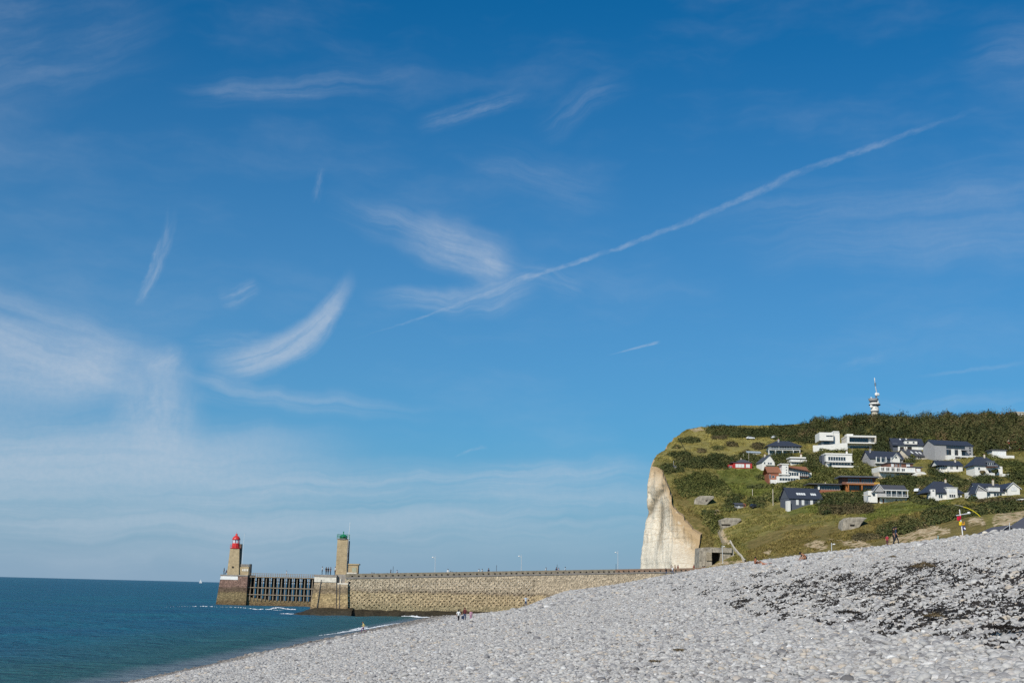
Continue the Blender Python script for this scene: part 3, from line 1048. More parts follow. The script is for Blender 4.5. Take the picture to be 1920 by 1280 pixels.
V, F, ucol, u_end = pocket_face()
me = bpy.data.meshes.new("pocketed_face"); me.from_pydata(V, [], F); me.update()
o = link("pocketed_face", me, M_WALL, jet); o['kind'] = 'stuff'
mb = MB()
mb.box(-0.6, WL + 26, 0.44, 7.5, -4, 6.0)
mb.build("wall_core", M_WALL, jet)
for a, b in ((-0.5, 0.0), (ucol, WL + 26)):
    mb = MB()
    v = [(a, -0.0, -4), (b, -0.0, -4), (b, 0.43, -4), (a, 0.43, -4), (a, -0.0, jtop(a) - 0.95), (b, -0.0, jtop(b) - 0.95), (b, 0.43, jtop(b) - 0.95), (a, 0.43, jtop(a) - 0.95)]
    mb.add(v, [(0, 3, 2, 1), (4, 5, 6, 7), (0, 1, 5, 4), (1, 2, 6, 5), (2, 3, 7, 6), (3, 0, 4, 7)])
    mb.build("rubble_face", M_WALL, jet)
mb = MB(); mb2 = MB()
for a, b, d0, d1, z0f in ((0.0, ucol + 0.5, -0.98, 0, None),):
    n = 40
    for i in range(n):
        p = a + (b - a) * i / n; q = a + (b - a) * (i + 1) / n
        zb0 = 7.15 + (jtop(p) - TOPA) * 0.8 - 0.15; zb1 = 7.15 + (jtop(q) - TOPA) * 0.8 - 0.15
        mb.add([(p, 0.004, zb0), (q, 0.004, zb1), (q, 0.004, jtop(q) - 0.9), (p, 0.004, jtop(p) - 0.9)], [(0, 1, 2, 3)])
        zl = 7.15 - 12 * 0.5 + (jtop(p) - TOPA) * 0.8
        mb2.add([(p, 0.006, -3), (q, 0.006, -3), (q, 0.006, zl + 0.05), (p, 0.006, zl + 0.05)], [(0, 1, 2, 3)])
        # deck and back of the wall
mb.build("plain_course", M_WALL, jet); mb2.build("foundation_course", M_WALL, jet)
slanted("deck", -0.5, WL + 26, 0.5, 7.4, -2.2, -1.05, M_CONC2, 1)
slanted("string_course", -0.5, WL + 0.5, -0.10, 0.5, -0.98, -0.68, M_CONC2, 1)
slanted("parapet", -0.5, WL * 0.70, 0.0, 0.48, -0.676, 0.0, M_CONC, 1)
slanted("parapet", WL * 0.70 + 0.01, WL + 26, 0.0, 0.48, -0.676, 0.0, M_RUSTC, 1)
rnd = random.Random(5)
u = 0.8
hole_me = MB().box(-0.16, 0.16, -0.05, 0.02, -0.13, 0.13).mesh("drain_spout")
while u < WL + 2:
    d = link("drain_spout", hole_me if u > 0.9 else hole_me, None, jet)
    if not hole_me.materials: hole_me.materials.append(M_HOLE)
    d.location = (u, -0.02, jtop(u) - 0.50)
    u += rnd.uniform(1.15, 1.5)
# weed-covered footing
nf = 60
fu = np.linspace(-1.0, u_end + 8, nf)
FV = []
prof = [(-3.2, -1.5), (-2.4, 0.15), (-1.6, 0.75), (-0.7, 1.0), (0.02, 1.15)]
for i, q in enumerate(fu):
    for (yy, zz) in prof:
        FV.append((q, yy + 0.5 * vnoise(q / 2.0, yy * 3, 5), zz + (0.35 * vnoise(q / 1.7, yy * 2, 6) if zz > -1 else 0)))
np_mesh("footing", np.array(FV), grid_faces(nf, 5), M_WEED, jet, False)

# --- pierhead of the south jetty
PH = empty("pierhead", at(620, 1150, 264.5) * np.array([1, 1, 0]), "blocky stone pierhead with white painted band under the green light", "pierhead")
pho = np.array(PH.location)


def loc(px, py, Y, org):
    p = at(px, py, Y) - org
    return p


Yp = 264.5
def q2(px, py, Y=Yp, org=pho):
    p = at(px, py, Y) - org
    return (p[0], p[2])


zt = q2(620, 1081)[1]
body = MB().prism_y([(q2(577, 1151)[0], -2.5), (q2(653, 1151)[0], -2.5), (q2(652, 1094)[0], zt - 1.4), (q2(632, 1094)[0], zt - 1.4), (q2(589, 1094)[0], zt - 1.4)], 0.0, 13.0)
body.build("stone_base", M_HEAD, PH)
MB().box(q2(589.6, 1085)[0], q2(632, 1085)[0], 0.1, 12.9, zt - 1.397, zt).build("upper_block", M_HEAD, PH)
MB().box(q2(589.3, 1085)[0], q2(631.6, 1085)[0], -0.03, 0.097, zt - 1.05, zt - 0.05).build("white_band", M_WSTAIN, PH)
MB().box(q2(588.3, 1078)[0], q2(632, 1078)[0], -0.12, 12.95, zt + 0.003, zt + 0.42).build("coping", M_CONC2, PH)
MB().box(q2(632.05, 1085)[0], q2(653.5, 1085)[0], 0.6, 13.2, zt - 1.397, zt + 0.55).build("stair_block", M_CONC2, PH)
MB().box(q2(632.05, 1085)[0], q2(652.8, 1085)[0], 0.05, 0.597, zt - 1.397, zt - 1.15).build("ledge", M_WSTAIN, PH)
MB().box(q2(638, 1085)[0], q2(639.4, 1085)[0], 0.3, 0.597, zt - 1.147, zt - 0.3).build("mooring_post", M_WSTAIN, PH)
for (a, b, c, d) in ((602.5, 1086, 594.5, 1140), (631.3, 1076, 630.4, 1146), (637.2, 1094, 636.6, 1142)):
    p0 = q2(a, b); p1 = q2(c, d)
    MB().tube([(p0[0], -0.05, p0[1]), (p1[0], -0.22 if c < 600 else -0.05, p1[1])], 0.085, 5).build("chain" if c < 600 else "ladder", M_DARKM, PH)
# low rock apron at its foot
RV = []; nn = 40
for i, ux in enumerate(np.linspace(q2(553, 1150)[0], q2(662, 1150)[0], nn)):
    t = i / (nn - 1)
    hgt = 1.25 * smoothstep(t, 0.0, 0.35) + 0.15
    for j, (yy, zz) in enumerate([(-4.2, -1.2), (-3.4, 0.1), (-2.4, 0.6), (-1.0, 0.9), (0.6, 1.0), (6, 1.0)]):
        RV.append((ux, yy * (0.5 + 0.5 * float(smoothstep(t, 0, 0.3))) + 0.5 * vnoise(ux, yy, 7), (zz * float(hgt) + 0.3 * vnoise(ux / 1.3, yy, 8)) if zz > -1 else -1.2))
np_mesh("rock_apron", np.array(RV), grid_faces(nn, 6), M_WEED, PH, False)


def railing(mb, r, z0, z1, n=14, t=0.035):
    for k in range(n):
        a = 2 * PI * k / n
        mb.tube([(r * math.cos(a), r * math.sin(a), z0), (r * math.cos(a), r * math.sin(a), z1)], t, 4)
    for z in (z1, 0.5 * (z0 + z1)):
        pts = [(r * math.cos(2 * PI * k / 24), r * math.sin(2 * PI * k / 24), z) for k in range(25)]
        mb.tube(pts, t, 4)


# --- green light
Yg = 268.2; sg = Yg / FPX
base = at(640.5, 1074.5, Yg); deckz = base[2] - 0.6
GL = empty("green_lighthouse", (base[0], Yg, deckz), "square stone lighthouse tower with a green lantern and gallery", "lighthouse")
H = (1074.5 - 1013.5) * sg + 0.6; w = 9.7 * sg
mb = MB()
for i in range(9):                                  # stone courses, slightly uneven
    z0 = H * i / 9; z1 = H * (i + 1) / 9
    e = 0.015 * (i % 2)
    ww = w * (1.03 - 0.06 * i / 9) + e
    mb.box(-ww, ww, -ww, ww, z0 + 0.0, z1 - 0.012)
mb.box(-w * 0.95, w * 0.95, -w * 0.95, w * 0.95, 0.0, H)
mb.build("tower", M_TOWER, GL)
mb = MB(); mb.lathe([(w * 1.0, H + 0.003), (w * 1.28, H + 0.12), (w * 1.28, H + 0.26)], 8, rot=PI / 8)
mb.build("gallery", M_CONC2, GL)
mb = MB(); railing(mb, w * 1.2, H + 0.26, H + 1.1, 12)
mb.build("gallery_railing", M_GREEN, GL)
mb = MB(); mb.lathe([(0.74, H + 0.262), (0.74, H + 0.62), (0.80, H + 0.66), (0.80, H + 0.76), (0.62, H + 0.95), (0.25, H + 1.10), (0.10, H + 1.14)], 14)
mb.build("lantern", M_GREEN, GL, True)
mb = MB(); mb.lathe([(0.09, H + 1.13), (0.09, H + 1.55), (0.13, H + 1.56), (0.13, H + 1.66), (0.03, H + 1.75)], 8)
mb.build("finial", M_GREEN, GL)
mb = MB(); mb.box(w * 1.035, w * 1.035 + 0.18, -0.2, w * 0.8, 0.4, H - 0.15)  # dark strip stands in for the tower's shaded right side
mb.build("shaded_side_strip", M_DARKM, GL)
FP = empty("flagpole", (at(651.6, 1060, Yg)[0], Yg - 0.9, deckz), "tall thin white pole standing beside the green lighthouse tower", "flagpole")
mb = MB(); mb.tube([(0, 0, 0), (0.05, 0, H + 0.3), (0.22, 0, (1074.5 - 982) * sg + 0.6)], 0.06, 6, r1=0.03); mb.build("pole", M_WHITE, FP)
mb = MB(); mb.ball((0.22, 0, (1074.5 - 982) * sg + 0.66), 0.07, 8, 5); mb.build("finial", M_WHITE, FP)
# keeper's hut at the tower foot
hb = at(656.5, 1075, Yg - 0.8)
KH = empty("stone_hut", (hb[0], Yg - 0.6, deckz), "low flat roofed stone hut leaning against the green lighthouse foot", "hut")
hw = 13.6 * sg; hh = (1075 - 1059) * sg + 0.6
MB().box(-hw, hw, 0, 2.2, 0, hh).build("wall", M_TOWER, KH)
MB().box(-hw - 0.1, hw + 0.22, -0.14, 2.3, hh + 0.003, hh + 0.24).build("roof_slab", M_TOWER, KH)
MB().box(hw * 0.22, hw * 0.80, -0.05, -0.003, hh * 0.40, hh * 0.78).build("shutter", paint("pale_shutter", (0.36, 0.36, 0.26), 0.7), KH)
MB().box(-hw * 0.45, hw * 0.9, -0.5, -0.003, 0, hh * 0.36).build("plinth", M_WSTAIN, KH)

# --- north jetty head and red light
Yn = 350.0; sn = Yn / FPX
NH = empty("north_jetty_head", at(440, 1132, Yn) * np.array([1, 1, 0]), "brown stone jetty head with white stripe under the red light", "pierhead")
nho = np.array(NH.location)
q3 = lambda px, py: q2(px, py, Yn, nho)
ztn = q3(438, 1079)[1]
xl0, xl1, xr = q3(405, 1132)[0], q3(413.8, 1080)[0], q3(463, 1100)[0]
MB().prism_y([(xl0 - 0.4, -3), (xr, -3), (xr, ztn), (xl1, ztn)], 0, 11).build("stone_base", M_NORTH, NH)
MB().prism_y([(xl1 - 0.12, ztn - 1.0), (q3(446, 1086)[0], ztn - 1.0), (q3(446, 1080)[0], ztn - 0.1), (xl1 + 0.04, ztn - 0.1)], -0.05, -0.003).build("white_band", M_WHITE, NH)
MB().box(xl1 - 0.15, xr + 0.05, -0.12, 11.1, ztn + 0.003, ztn + 0.3).build("coping", M_CONC2, NH)
for i in range(4):
    a = xl1 + (xr - xl1) * (i + 0.1) / 4; b = xl1 + (xr - xl1) * (i + 0.95) / 4
    if i == 0: continue
    MB().box(a, b, -0.035, -0.003, ztn - 2.6, ztn - 1.25).build("stone_panel", M_NORTH, NH)

base = at(436.5, 1078.5, Yn)
RL = empty("red_lighthouse", (base[0], Yn + 1.5, ztn + 0.3), "square stone lighthouse tower with a red domed lantern", "lighthouse")
H = (1078.5 - 1031.5) * sn; w0 = 11.0 * sn; w1 = 8.6 * sn
v = [(-w0, -w0, 0), (w0, -w0, 0), (w0, w0, 0), (-w0, w0, 0), (-w1, -w1, H), (w1, -w1, H), (w1, w1, H), (-w1, w1, H)]
mb = MB().add(v, [(0, 3, 2, 1), (4, 5, 6, 7), (0, 1, 5, 4), (1, 2, 6, 5), (2, 3, 7, 6), (3, 0, 4, 7)])
mb.build("tower", M_TOWER, RL)
mb = MB(); mb.lathe([(0.24, 0), (0.24, 0.1)], 12); oo = mb.build("porthole", M_HOLE, RL)
oo.rotation_euler = (PI / 2, 0, 0); oo.location = (-1.0 * sn, -w0 * 0.957 - 0.02, 14 * sn)
MB().box(w1 * 0.72, w1 * 0.72 + 4.6 * sn, -w1 * 0.2, w1 * 0.9, 0, H + 9.5 * sn).build("stair_turret", paint("shaded_side_render", (0.14, 0.125, 0.10), 0.9), RL)  # turret coloured dark to carry the shade on the tower's right side
mb = MB(); mb.lathe([(w1 * 0.95, H + 0.003), (w1 * 1.28, H + 0.18), (w1 * 1.28, H + 0.32)], 10)
mb.build("gallery", M_RED, RL)
mb = MB(); railing(mb, w1 * 1.22, H + 0.32, H + 1.15, 12, 0.03); mb.build("gallery_railing", M_RED, RL)
mb = MB(); mb.lathe([(1.02, H + 0.323), (1.02, H + 1.55)], 14); mb.build("lantern_base", M_RED, RL, False)
mb = MB(); mb.lathe([(0.93, H + 1.553), (0.93, H + 2.45)], 14); mb.build("lantern_glass", paint("lantern_glass", (0.62, 0.66, 0.68), 0.15, 0.05, 0.6), RL, False)
for k in range(7):
    a = 2 * PI * k / 7 + 0.2
    mb = MB(); mb.tube([(0.97 * math.cos(a), 0.97 * math.sin(a), H + 1.55), (0.97 * math.cos(a), 0.97 * math.sin(a), H + 2.46)], 0.045, 4)
    mb.build("glazing_bar", M_RED, RL)
mb = MB(); mb.lathe([(0.22, H + 1.6), (0.22, H + 2.4)], 8, (0, -0.75)); mb.build("lamp_lens", paint("lamp_lens", (0.10, 0.16, 0.25), 0.2), RL)
mb = MB(); mb.lathe([(1.10, H + 2.453), (1.12, H + 2.6), (0.98, H + 2.95), (0.72, H + 3.3), (0.42, H + 3.5), (0.28, H + 3.56), (0.30, H + 3.75), (0.30, H + 3.95), (0.12, H + 4.1)], 16)
mb.build("dome", M_RED, RL, True)
mb = MB(); mb.tube([(0, 0, H + 4.05), (0, 0, H + 4.5)], 0.03, 5); mb.build("lightning_rod", M_RED, RL)
FQ = empty("flagpole", (at(452.6, 1050, Yn)[0], Yn + 1.0, ztn + 0.3), "thin white pole standing behind the red lighthouse turret", "flagpole")
mb = MB(); mb.tube([(0, 0, 0), (0.15, 0, (1078 - 1003) * sn)], 0.06, 6, r1=0.03); mb.build("pole", M_WHITE, FQ)
mb = MB(); mb.ball((0.15, 0, (1078 - 1003) * sn + 0.05), 0.08, 8, 5); mb.build("finial", M_WHITE, FQ)
nb = at(455, 1078.5, Yn + 0.5)
CH = empty("crenellated_hut", (nb[0], Yn + 0.4, ztn + 0.3), "small crenellated stone hut at the red lighthouse foot", "hut")
x0, x1 = at(444, 1070, Yn)[0] - nb[0], at(465.5, 1070, Yn)[0] - nb[0]
hh = 15.5 * sn
MB().prism_y([(x0, 0), (x1, 0), (x1, hh), (x0 + 1.1, hh), (x0, hh * 0.72)], 0, 2.6).build("wall", M_TOWER, CH)
for i in range(5):
    a = x0 + 0.9 + (x1 - x0 - 0.9) * i / 5
    MB().box(a, a + (x1 - x0 - 0.9) / 5 * 0.74, -0.05, 0.45, hh + 0.003, hh + 0.62).build("merlon", M_CONC2, CH)
    if i: MB().box(a, a + 0.32, -0.06, -0.003, hh * 0.45, hh * 0.72).build("panel", M_WSTAIN, CH)
MB().box(x1 + 0.003, x1 + 0.35, 0.3, 2.4, 0, hh + 0.7).build("side_wall", paint("shaded_side_render", None), CH)  # dark slab paints the shade on the hut's right side

# --- timber trestle of the north jetty
TR = empty("timber_trestle", (at(463, 1100, Yn)[0], Yn + 1.5, 0), "open timber trestle of pale and shadow-dark posts joining the two lights", "trestle")
tro = np.array(TR.location)
TW = at(590, 1100, Yn + 1.5)[0] - tro[0]
dz = at(525, 1083, Yn + 1.5)[2]
MB().prism_y([(0.0, -3), (TW + 3, -3), (TW + 3, 1.35), (TW * 0.35, 1.45), (0.0, 1.7 + 0.5)], -0.4, 6).build("stone_sill", M_NORTH, TR)
post = MB(); post.tube([(0, -0.55, 1.3), (0.0, 0, dz)], 0.15, 6)
pm = post.mesh("post")
pm.materials.append(M_WOOD)
npst = 18
for i in range(npst):
    o = link("post", pm, None, TR); o.location = (0.7 + (TW - 0.3) * i / (npst - 1), 0, 0)
postb = MB(); postb.tube([(0, 0, 1.2), (0.0, 0, dz)], 0.27, 6)
pb = postb.mesh("pile"); pb.materials.append(M_WOODD)  # back-row piles and braces: shadow is put into this near-black colour
for row, yy in ((0, 2.2), (1, 4.4)):
    for i in range(npst):
        if row and i % 2: continue
        o = link("pile", pb, None, TR); o.location = (0.4 + 0.55 * (i % 2) + (TW - 0.3) * i / (npst - 1), yy, 0)
MB().box(-0.2, TW + 3, -0.5, 5.2, dz + 0.003, dz + 0.28).build("deck", M_WOOD, TR)
for zz, yy, mt in ((dz - 2.75, -0.40, M_WOOD), (dz - 4.6, -0.62, M_WOOD), (dz - 1.1, 2.0, M_WOODD), (dz - 2.9, 2.0, M_WOODD), (dz - 4.7, 2.0, M_WOODD)):
    MB().box(-0.1, TW + 2, yy - 0.1, yy + 0.1, zz, zz + 0.22).build("brace", mt, TR)
bm_ = MB(); bm_.tube([(0, 2.2, dz - 0.2), (1.3, 2.0, dz - 2.2)], 0.12, 5); bme = bm_.mesh("knee_brace"); bme.materials.append(M_WOODD)
for i in range(1, npst - 2, 2):
    o = link("knee_brace", bme, None, TR); o.location = (0.7 + (TW - 0.3) * i / (npst - 1), 0, 0)
mb = MB(); mb.box(-0.1, TW + 2, -0.46, -0.40, dz + 1.02, dz + 1.12); mb.build("handrail", M_WOOD, TR)
MB().box(-0.1, TW + 2, -0.46, -0.41, dz + 0.6, dz + 0.68).build("handrail", M_WOOD, TR)
rp = MB().box(-0.06, 0.06, -0.47, -0.38, dz + 0.283, dz + 1.15).mesh("rail_post"); rp.materials.append(M_WOOD)
for i in range(34):
    o = link("rail_post", rp, None, TR); o.location = (0.1 + (TW + 1.6) * i / 33, 0, 0)

# --- lamps and thin masts along the south jetty
JET_LAMPS = [(815.6, 1041, "street lamp on the jetty beside the seated white figure"), (977.4, 1039, "street lamp near the middle of the jetty parapet"), (1158.6, 1032, "street lamp nearest the cliff on the jetty")]
for px, ptop, lab in JET_LAMPS:
    yy = float(wall_y(at(px, 1070, 280)[0])) + 3.2
    p = at(px, 1070, yy); t = at(px, ptop, yy)
    u = (p[0] - WALL_A[0]) / UXn[0]; zb = jtop(u) - 1.05
    L = empty("street_lamp", (p[0], yy, zb), lab, "street lamp", 0, "street lamps along the jetty")
    hgt = t[2] - zb
    mb = MB(); mb.tube([(0, 0, 0), (-0.02, 0, hgt * 0.55), (-0.06, 0, hgt)], 0.065, 6, r1=0.04); mb.build("post", M_METAL, L)
    mb = MB(); mb.tube([(-0.06, 0, hgt - 0.55), (-0.40, 0, hgt - 0.42)], 0.05, 5); mb.build("bracket", M_METAL, L)
    mb = MB(); mb.ball((-0.55, 0, hgt - 0.36), 0.17, 10, 6, 1.2, 0.8, 0.7); mb.build("lamp_head", M_WHITE, L, True)
for px, ptop, lab in ((930.8, 1059, "thin dark mast right of the walkers in white on the jetty"), (1044.5, 1057.5, "thin dark mast behind the couple on the jetty"), (1155.0, 1056.5, "thin dark mast just left of the lamp nearest the cliff"), (737.0, 1061, "short thin dark mast near the green lighthouse end of the jetty")):
    yy = float(wall_y(at(px, 1070, 280)[0])) + 5.0
    p = at(px, 1070, yy); t = at(px, ptop, yy); u = (p[0] - WALL_A[0]) / UXn[0]; zb = jtop(u) - 1.05
    o = MB().tube([(0, 0, 0), (0, 0, t[2] - zb)], 0.045, 5).build("mast", M_DARKM); o.location = (p[0], yy, zb)
    tag(o, lab, "mast")


# ------------------------------------------------------------------ houses on the slope
M_SLATE = paint("slate", (0.045, 0.052, 0.072), 0.55, 0.14, 0.35, 0, 3.0)
M_SLATE2 = paint("weathered_slate", (0.085, 0.085, 0.095), 0.6, 0.14, 0.3, 0, 3.0)
M_RENDER = paint("white_render", (0.78, 0.75, 0.69), 0.8, 0.05)
M_CREAM = paint("cream_render", (0.66, 0.58, 0.46), 0.85, 0.07)
M_GREYR = paint("grey_render", (0.36, 0.35, 0.345), 0.85, 0.07)
M_SLATEW = paint("slate_cladding", (0.11, 0.12, 0.145), 0.7, 0.14, 0.25, 0, 3.0)
M_BRICK = paint("red_brick", (0.33, 0.125, 0.075), 0.9, 0.15, 0.15, 0, 4.0)
M_BROWNB = paint("brown_brick", (0.21, 0.105, 0.075), 0.9, 0.15, 0.15, 0, 4.0)
M_TILE = paint("rust_tile", (0.30, 0.13, 0.075), 0.8, 0.15, 0.2, 0, 3.0)
M_REDT = paint("red_tile", (0.42, 0.08, 0.06), 0.8, 0.12, 0.2, 0, 3.0)
M_ORANGE = paint("orange_cedar", (0.42, 0.165, 0.055), 0.7, 0.12, 0.2, 0, 2.0)
M_REDW = paint("red_boarding", (0.43, 0.035, 0.035), 0.7, 0.1, 0.25, 0, 2.0)
M_FRAME = paint("window_frame_white", (0.75, 0.74, 0.71), 0.5, 0.03)
M_CURT = paint("pale_blind", (0.70, 0.70, 0.68), 0.7, 0.05)
M_BUNK = paint("bunker_concrete", (0.37, 0.325, 0.26), 0.95, 0.24, 0.1, 0, 0.5)
HOUSE_PADS = []


class House:
    """a building described in photograph pixels from its front left base corner, scaled by its own distance"""
    def __init__(self, name, x0, x1, ybase, label, cat="house", rz=0.0, depth=None, dY=0.0, hit=None):
        g = hill_hit((x0 + x1) / 2.0, ybase) if hit is None else np.array(hit)
        self.Y = g[1] + dY
        self.s = self.Y / FPX
        p = at(x0, ybase, self.Y)
        self.W = (x1 - x0) * self.s
        self.w = x1 - x0
        c = at((x0 + x1) / 2.0, ybase, self.Y)
        self.D = depth if depth else min(max(7.0, self.W * 0.6), 11.0)
        self.e = empty(name, (c[0], self.Y, c[2]), label, cat, rz)
        self.ox = -self.W / 2.0
        HOUSE_PADS.append((c[0], self.Y, self.W / 2 + 1.0, self.D + 1.0, rz))

    def X(self, x): return self.ox + x * self.s

    def box(self, name, mat, x0, x1, z0, z1, y0=0.0, y1=None, parent=None):
        y1 = self.D if y1 is None else y1
        return MB().box(self.X(x0), self.X(x1), y0, y1, z0 * self.s, z1 * self.s).build(name, mat, parent or self.e)

    def wall(self, mat, x0, x1, z0, z1, y0=0.0, y1=None, name="wall"):
        y1 = self.D if y1 is None else y1
        zz = z0 * self.s - (4.0 if z0 <= 0 else 0)
        return MB().box(self.X(x0), self.X(x1), y0, y1, zz, z1 * self.s).build(name, mat, self.e)

    def win(self, x0, x1, z0, z1, y=0.0, n=1, fm=None, gm=None, t=0.055):
        """window: frame proud of the wall, pane inside it"""
        for i in range(n):
            a = self.X(x0 + (x1 - x0) * i / n + (0.15 if n > 1 else 0)); b = self.X(x0 + (x1 - x0) * (i + 1) / n - (0.15 if n > 1 else 0))
            c, d = z0 * self.s, z1 * self.s
            mb = MB()
            mb.box(a, a + t, y - 0.07, y - 0.004, c, d).box(b - t, b, y - 0.07, y - 0.004, c, d)
            mb.box(a + t + .001, b - t - .001, y - 0.07, y - 0.004, c, c + t).box(a + t + .001, b - t - .001, y - 0.07, y - 0.004, d - t, d)
            f = mb.build("window", fm or M_FRAME, self.e)
            MB().box(a + t + .003, b - t - .003, y - 0.035, y - 0.006, c + t + .003, d - t - .003).build("pane", gm or M_GLASS, f)

    def door(self, x0, x1, z0, z1, y=0.0, mat=None):
        return MB().box(self.X(x0), self.X(x1), y - 0.06, y - 0.004, z0 * self.s, z1 * self.s).build("door", mat or M_FRAME, self.e)

    def gable_x(self, mat, x0, x1, z0, z1, y0=0.0, y1=None, over=0.5, wallm=None, t=0.22):
        """roof with its ridge along x; gable triangles in the wall material"""
        y1 = self.D if y1 is None else y1
        a, b = self.X(x0), self.X(x1); c, d = z0 * self.s, z1 * self.s; ym = 0.5 * (y0 + y1)
        k = (d - c) / (ym - y0)
        MB().prism_x([(y0 - over, c - k * over), (ym, d), (y1 + over, c - k * over), (y1 + over, c - k * over + t), (ym, d + t), (y0 - over, c - k * over + t)], a - over, b + over).build("roof", mat, self.e)
        if wallm is not None:
            MB().prism_x([(y0 + 0.02, c), (ym, d - 0.03), (y1 - 0.02, c)], a + 0.02, b - 0.02).build("gable", wallm, self.e)

    def gable_y(self, mat, x0, x1, z0, z1, y0=0.0, y1=None, over=0.4, wallm=None, t=0.2, trim=None, peak=0.5):
        """roof with its gable facing the front"""
        y1 = self.D if y1 is None else y1
        a, b = self.X(x0), self.X(x1); c, d = z0 * self.s, z1 * self.s; xm = a + (b - a) * peak
        k0 = (d - c) / (xm - a); k1 = (d - c) / (b - xm)
        pts = [(a - over, c - k0 * over), (xm, d), (b + over, c - k1 * over), (b + over, c - k1 * over + t), (xm, d + t), (a - over, c - k0 * over + t)]
        MB().prism_y(pts, y0 - over, y1).build("roof", mat, self.e)
        if trim is not None:
            MB().prism_y([(p[0], p[1] + 0.01) for p in pts], y0 - over - 0.06, y0 - over - 0.003).build("bargeboard", trim, self.e)
        if wallm is not None:
            MB().prism_y([(a + 0.02, c), (xm, d - 0.03), (b - 0.02, c)], y0 + 0.003, y1 - 0.02).build("gable", wallm, self.e)

    def hip(self, mat, x0, x1, z0, z1, y0=0.0, y1=None, over=0.6, run=None, t=0.25):
        y1 = self.D if y1 is None else y1
        a, b = self.X(x0) - over, self.X(x1) + over; c, d = z0 * self.s, z1 * self.s
        y0 -= over; y1 += over; ym = 0.5 * (y0 + y1)
        r = min((y1 - y0) * 0.5, (b - a) * 0.48) if run is None else run * self.s
        v = [(a, y0, c), (b, y0, c), (b, y1, c), (a, y1, c), (a + r, ym, d), (b - r, ym, d), (a, y0, c - t), (b, y0, c - t), (b, y1, c - t), (a, y1, c - t)]
        f = [(0, 1, 5, 4), (1, 2, 5), (2, 3, 4, 5), (3, 0, 4), (6, 7, 1, 0), (7, 8, 2, 1), (8, 9, 3, 2), (9, 6, 0, 3), (9, 8, 7, 6)]
        MB().add(v, f).build("roof", mat, self.e)

    def flat(self, mat, x0, x1, z0, z1, y0=0.0, y1=None, over=0.4):
        y1 = self.D if y1 is None else y1
        return MB().box(self.X(x0) - over, self.X(x1) + over, y0 - over, y1 + over, z0 * self.s + 0.003, z1 * self.s).build("roof", mat, self.e)

    def chimney(self, x, z0, z1, y=None, w=2.6, mat=None):
        y = self.D * 0.5 if y is None else y
        a, b = self.X(x), self.X(x + w); h = (b - a) / 2
        o = MB().box(a, b, y - h, y + h, z0 * self.s, z1 * self.s).build("chimney", mat or M_CREAM, self.e)
        MB().box(a + .12, b - .12, y - h + .12, y + h - .12, z1 * self.s + .003, z1 * self.s + 0.4).build("pot", M_TILE, o)

    def balcony(self, x0, x1, z, h, y0=-1.3, y1=-0.004, mat=None, rail='panel', slab=0.9, post=None):
        m_ = mat or M_RENDER
        o = MB().box(self.X(x0), self.X(x1), y0, y1, (z - slab) * self.s, z * self.s).build("balcony", m_, self.e)
        if rail == 'panel':
            MB().box(self.X(x0), self.X(x1), y0, y0 + 0.1, z * self.s + .003, (z + h) * self.s).build("parapet", m_, o)
        else:
            mb = MB()
            mb.box(self.X(x0), self.X(x1), y0, y0 + 0.06, (z + h) * self.s - 0.08, (z + h) * self.s)
            n = max(4, int((x1 - x0) * self.s / 0.45))
            for i in range(n + 1):
                xx = self.X(x0) + (self.X(x1) - self.X(x0)) * i / n
                mb.box(xx - 0.025, xx + 0.025, y0 + 0.005, y0 + 0.055, z * self.s, (z + h) * self.s - 0.081)
            mb.build("railing", M_FRAME if rail == 'white' else M_METAL, o)['kind'] = 'stuff'

    def posts(self, xs, z0, z1, y=-1.2, w=0.16, mat=None):
        for x in xs:
            MB().box(self.X(x) - w, self.X(x) + w, y - w, y + w, z0 * self.s - (2.5 if z0 <= 0 else 0), z1 * self.s).build("column", mat or M_FRAME, self.e)

    def skylight(self, x0, x1, z0, z1, zr0, zr1, over=0.5, mat=None, y0=0.0, y1=None, n=1):
        """roof window lying on the front slope of a ridge-along-x roof (eaves zr0, ridge zr1)"""
        y1 = self.D if y1 is None else y1
        ym = 0.5 * (y0 + y1)
        f = lambda z: y0 + (z - zr0) / (zr1 - zr0) * (ym - y0)
        for i in range(n):
            a = self.X(x0 + (x1 - x0) * (i + 0.08) / n); b = self.X(x0 + (x1 - x0) * (i + 0.92) / n)
            za, zb = z0 * self.s + 0.22, z1 * self.s + 0.22
            ya, yb = f(z0), f(z1)
            v = [(a, ya, za + .06), (b, ya, za + .06), (b, yb, zb + .06), (a, yb, zb + .06), (a, ya, za - .1), (b, ya, za - .1), (b, yb, zb - .1), (a, yb, zb - .1)]
            MB().add(v, [(0, 1, 2, 3), (4, 7, 6, 5), (0, 4, 5, 1), (1, 5, 6, 2), (2, 6, 7, 3), (3, 7, 4, 0)]).build("skylight", mat or M_CURT, self.e)


# H1 hipped house with glazed upper floor
h = House("hip_roofed_house", 1441, 1500, 850, "white house under a broad dark hipped roof, highest on the open slope", rz=-0.08)
h.wall(M_RENDER, 2, 57, 0, 7, 1.4); h.wall(M_RENDER, 1, 58, 7.02, 15, 0.6)
h.balcony(0, 59, 7, 3.2, -1.0, 0.59, rail='white')
h.win(6, 19, 7.6, 13.4, 0.6, 3); h.win(21, 44, 7.6, 13.8, 0.6, 5); h.win(46, 57, 7.6, 13.4, 0.6, 2)
for a in (3, 16, 29, 44): h.win(a, a + 9, 0.8, 5.2, 1.4, 2)
h.posts((0.5, 13, 26, 46, 58), 0, 6, -0.7)
h.hip(M_SLATE, -2, 60, 14.2, 25.5, -0.6, h.D, run=22); h.chimney(19, 20, 28, 3.0, 3.0, M_GREYR)
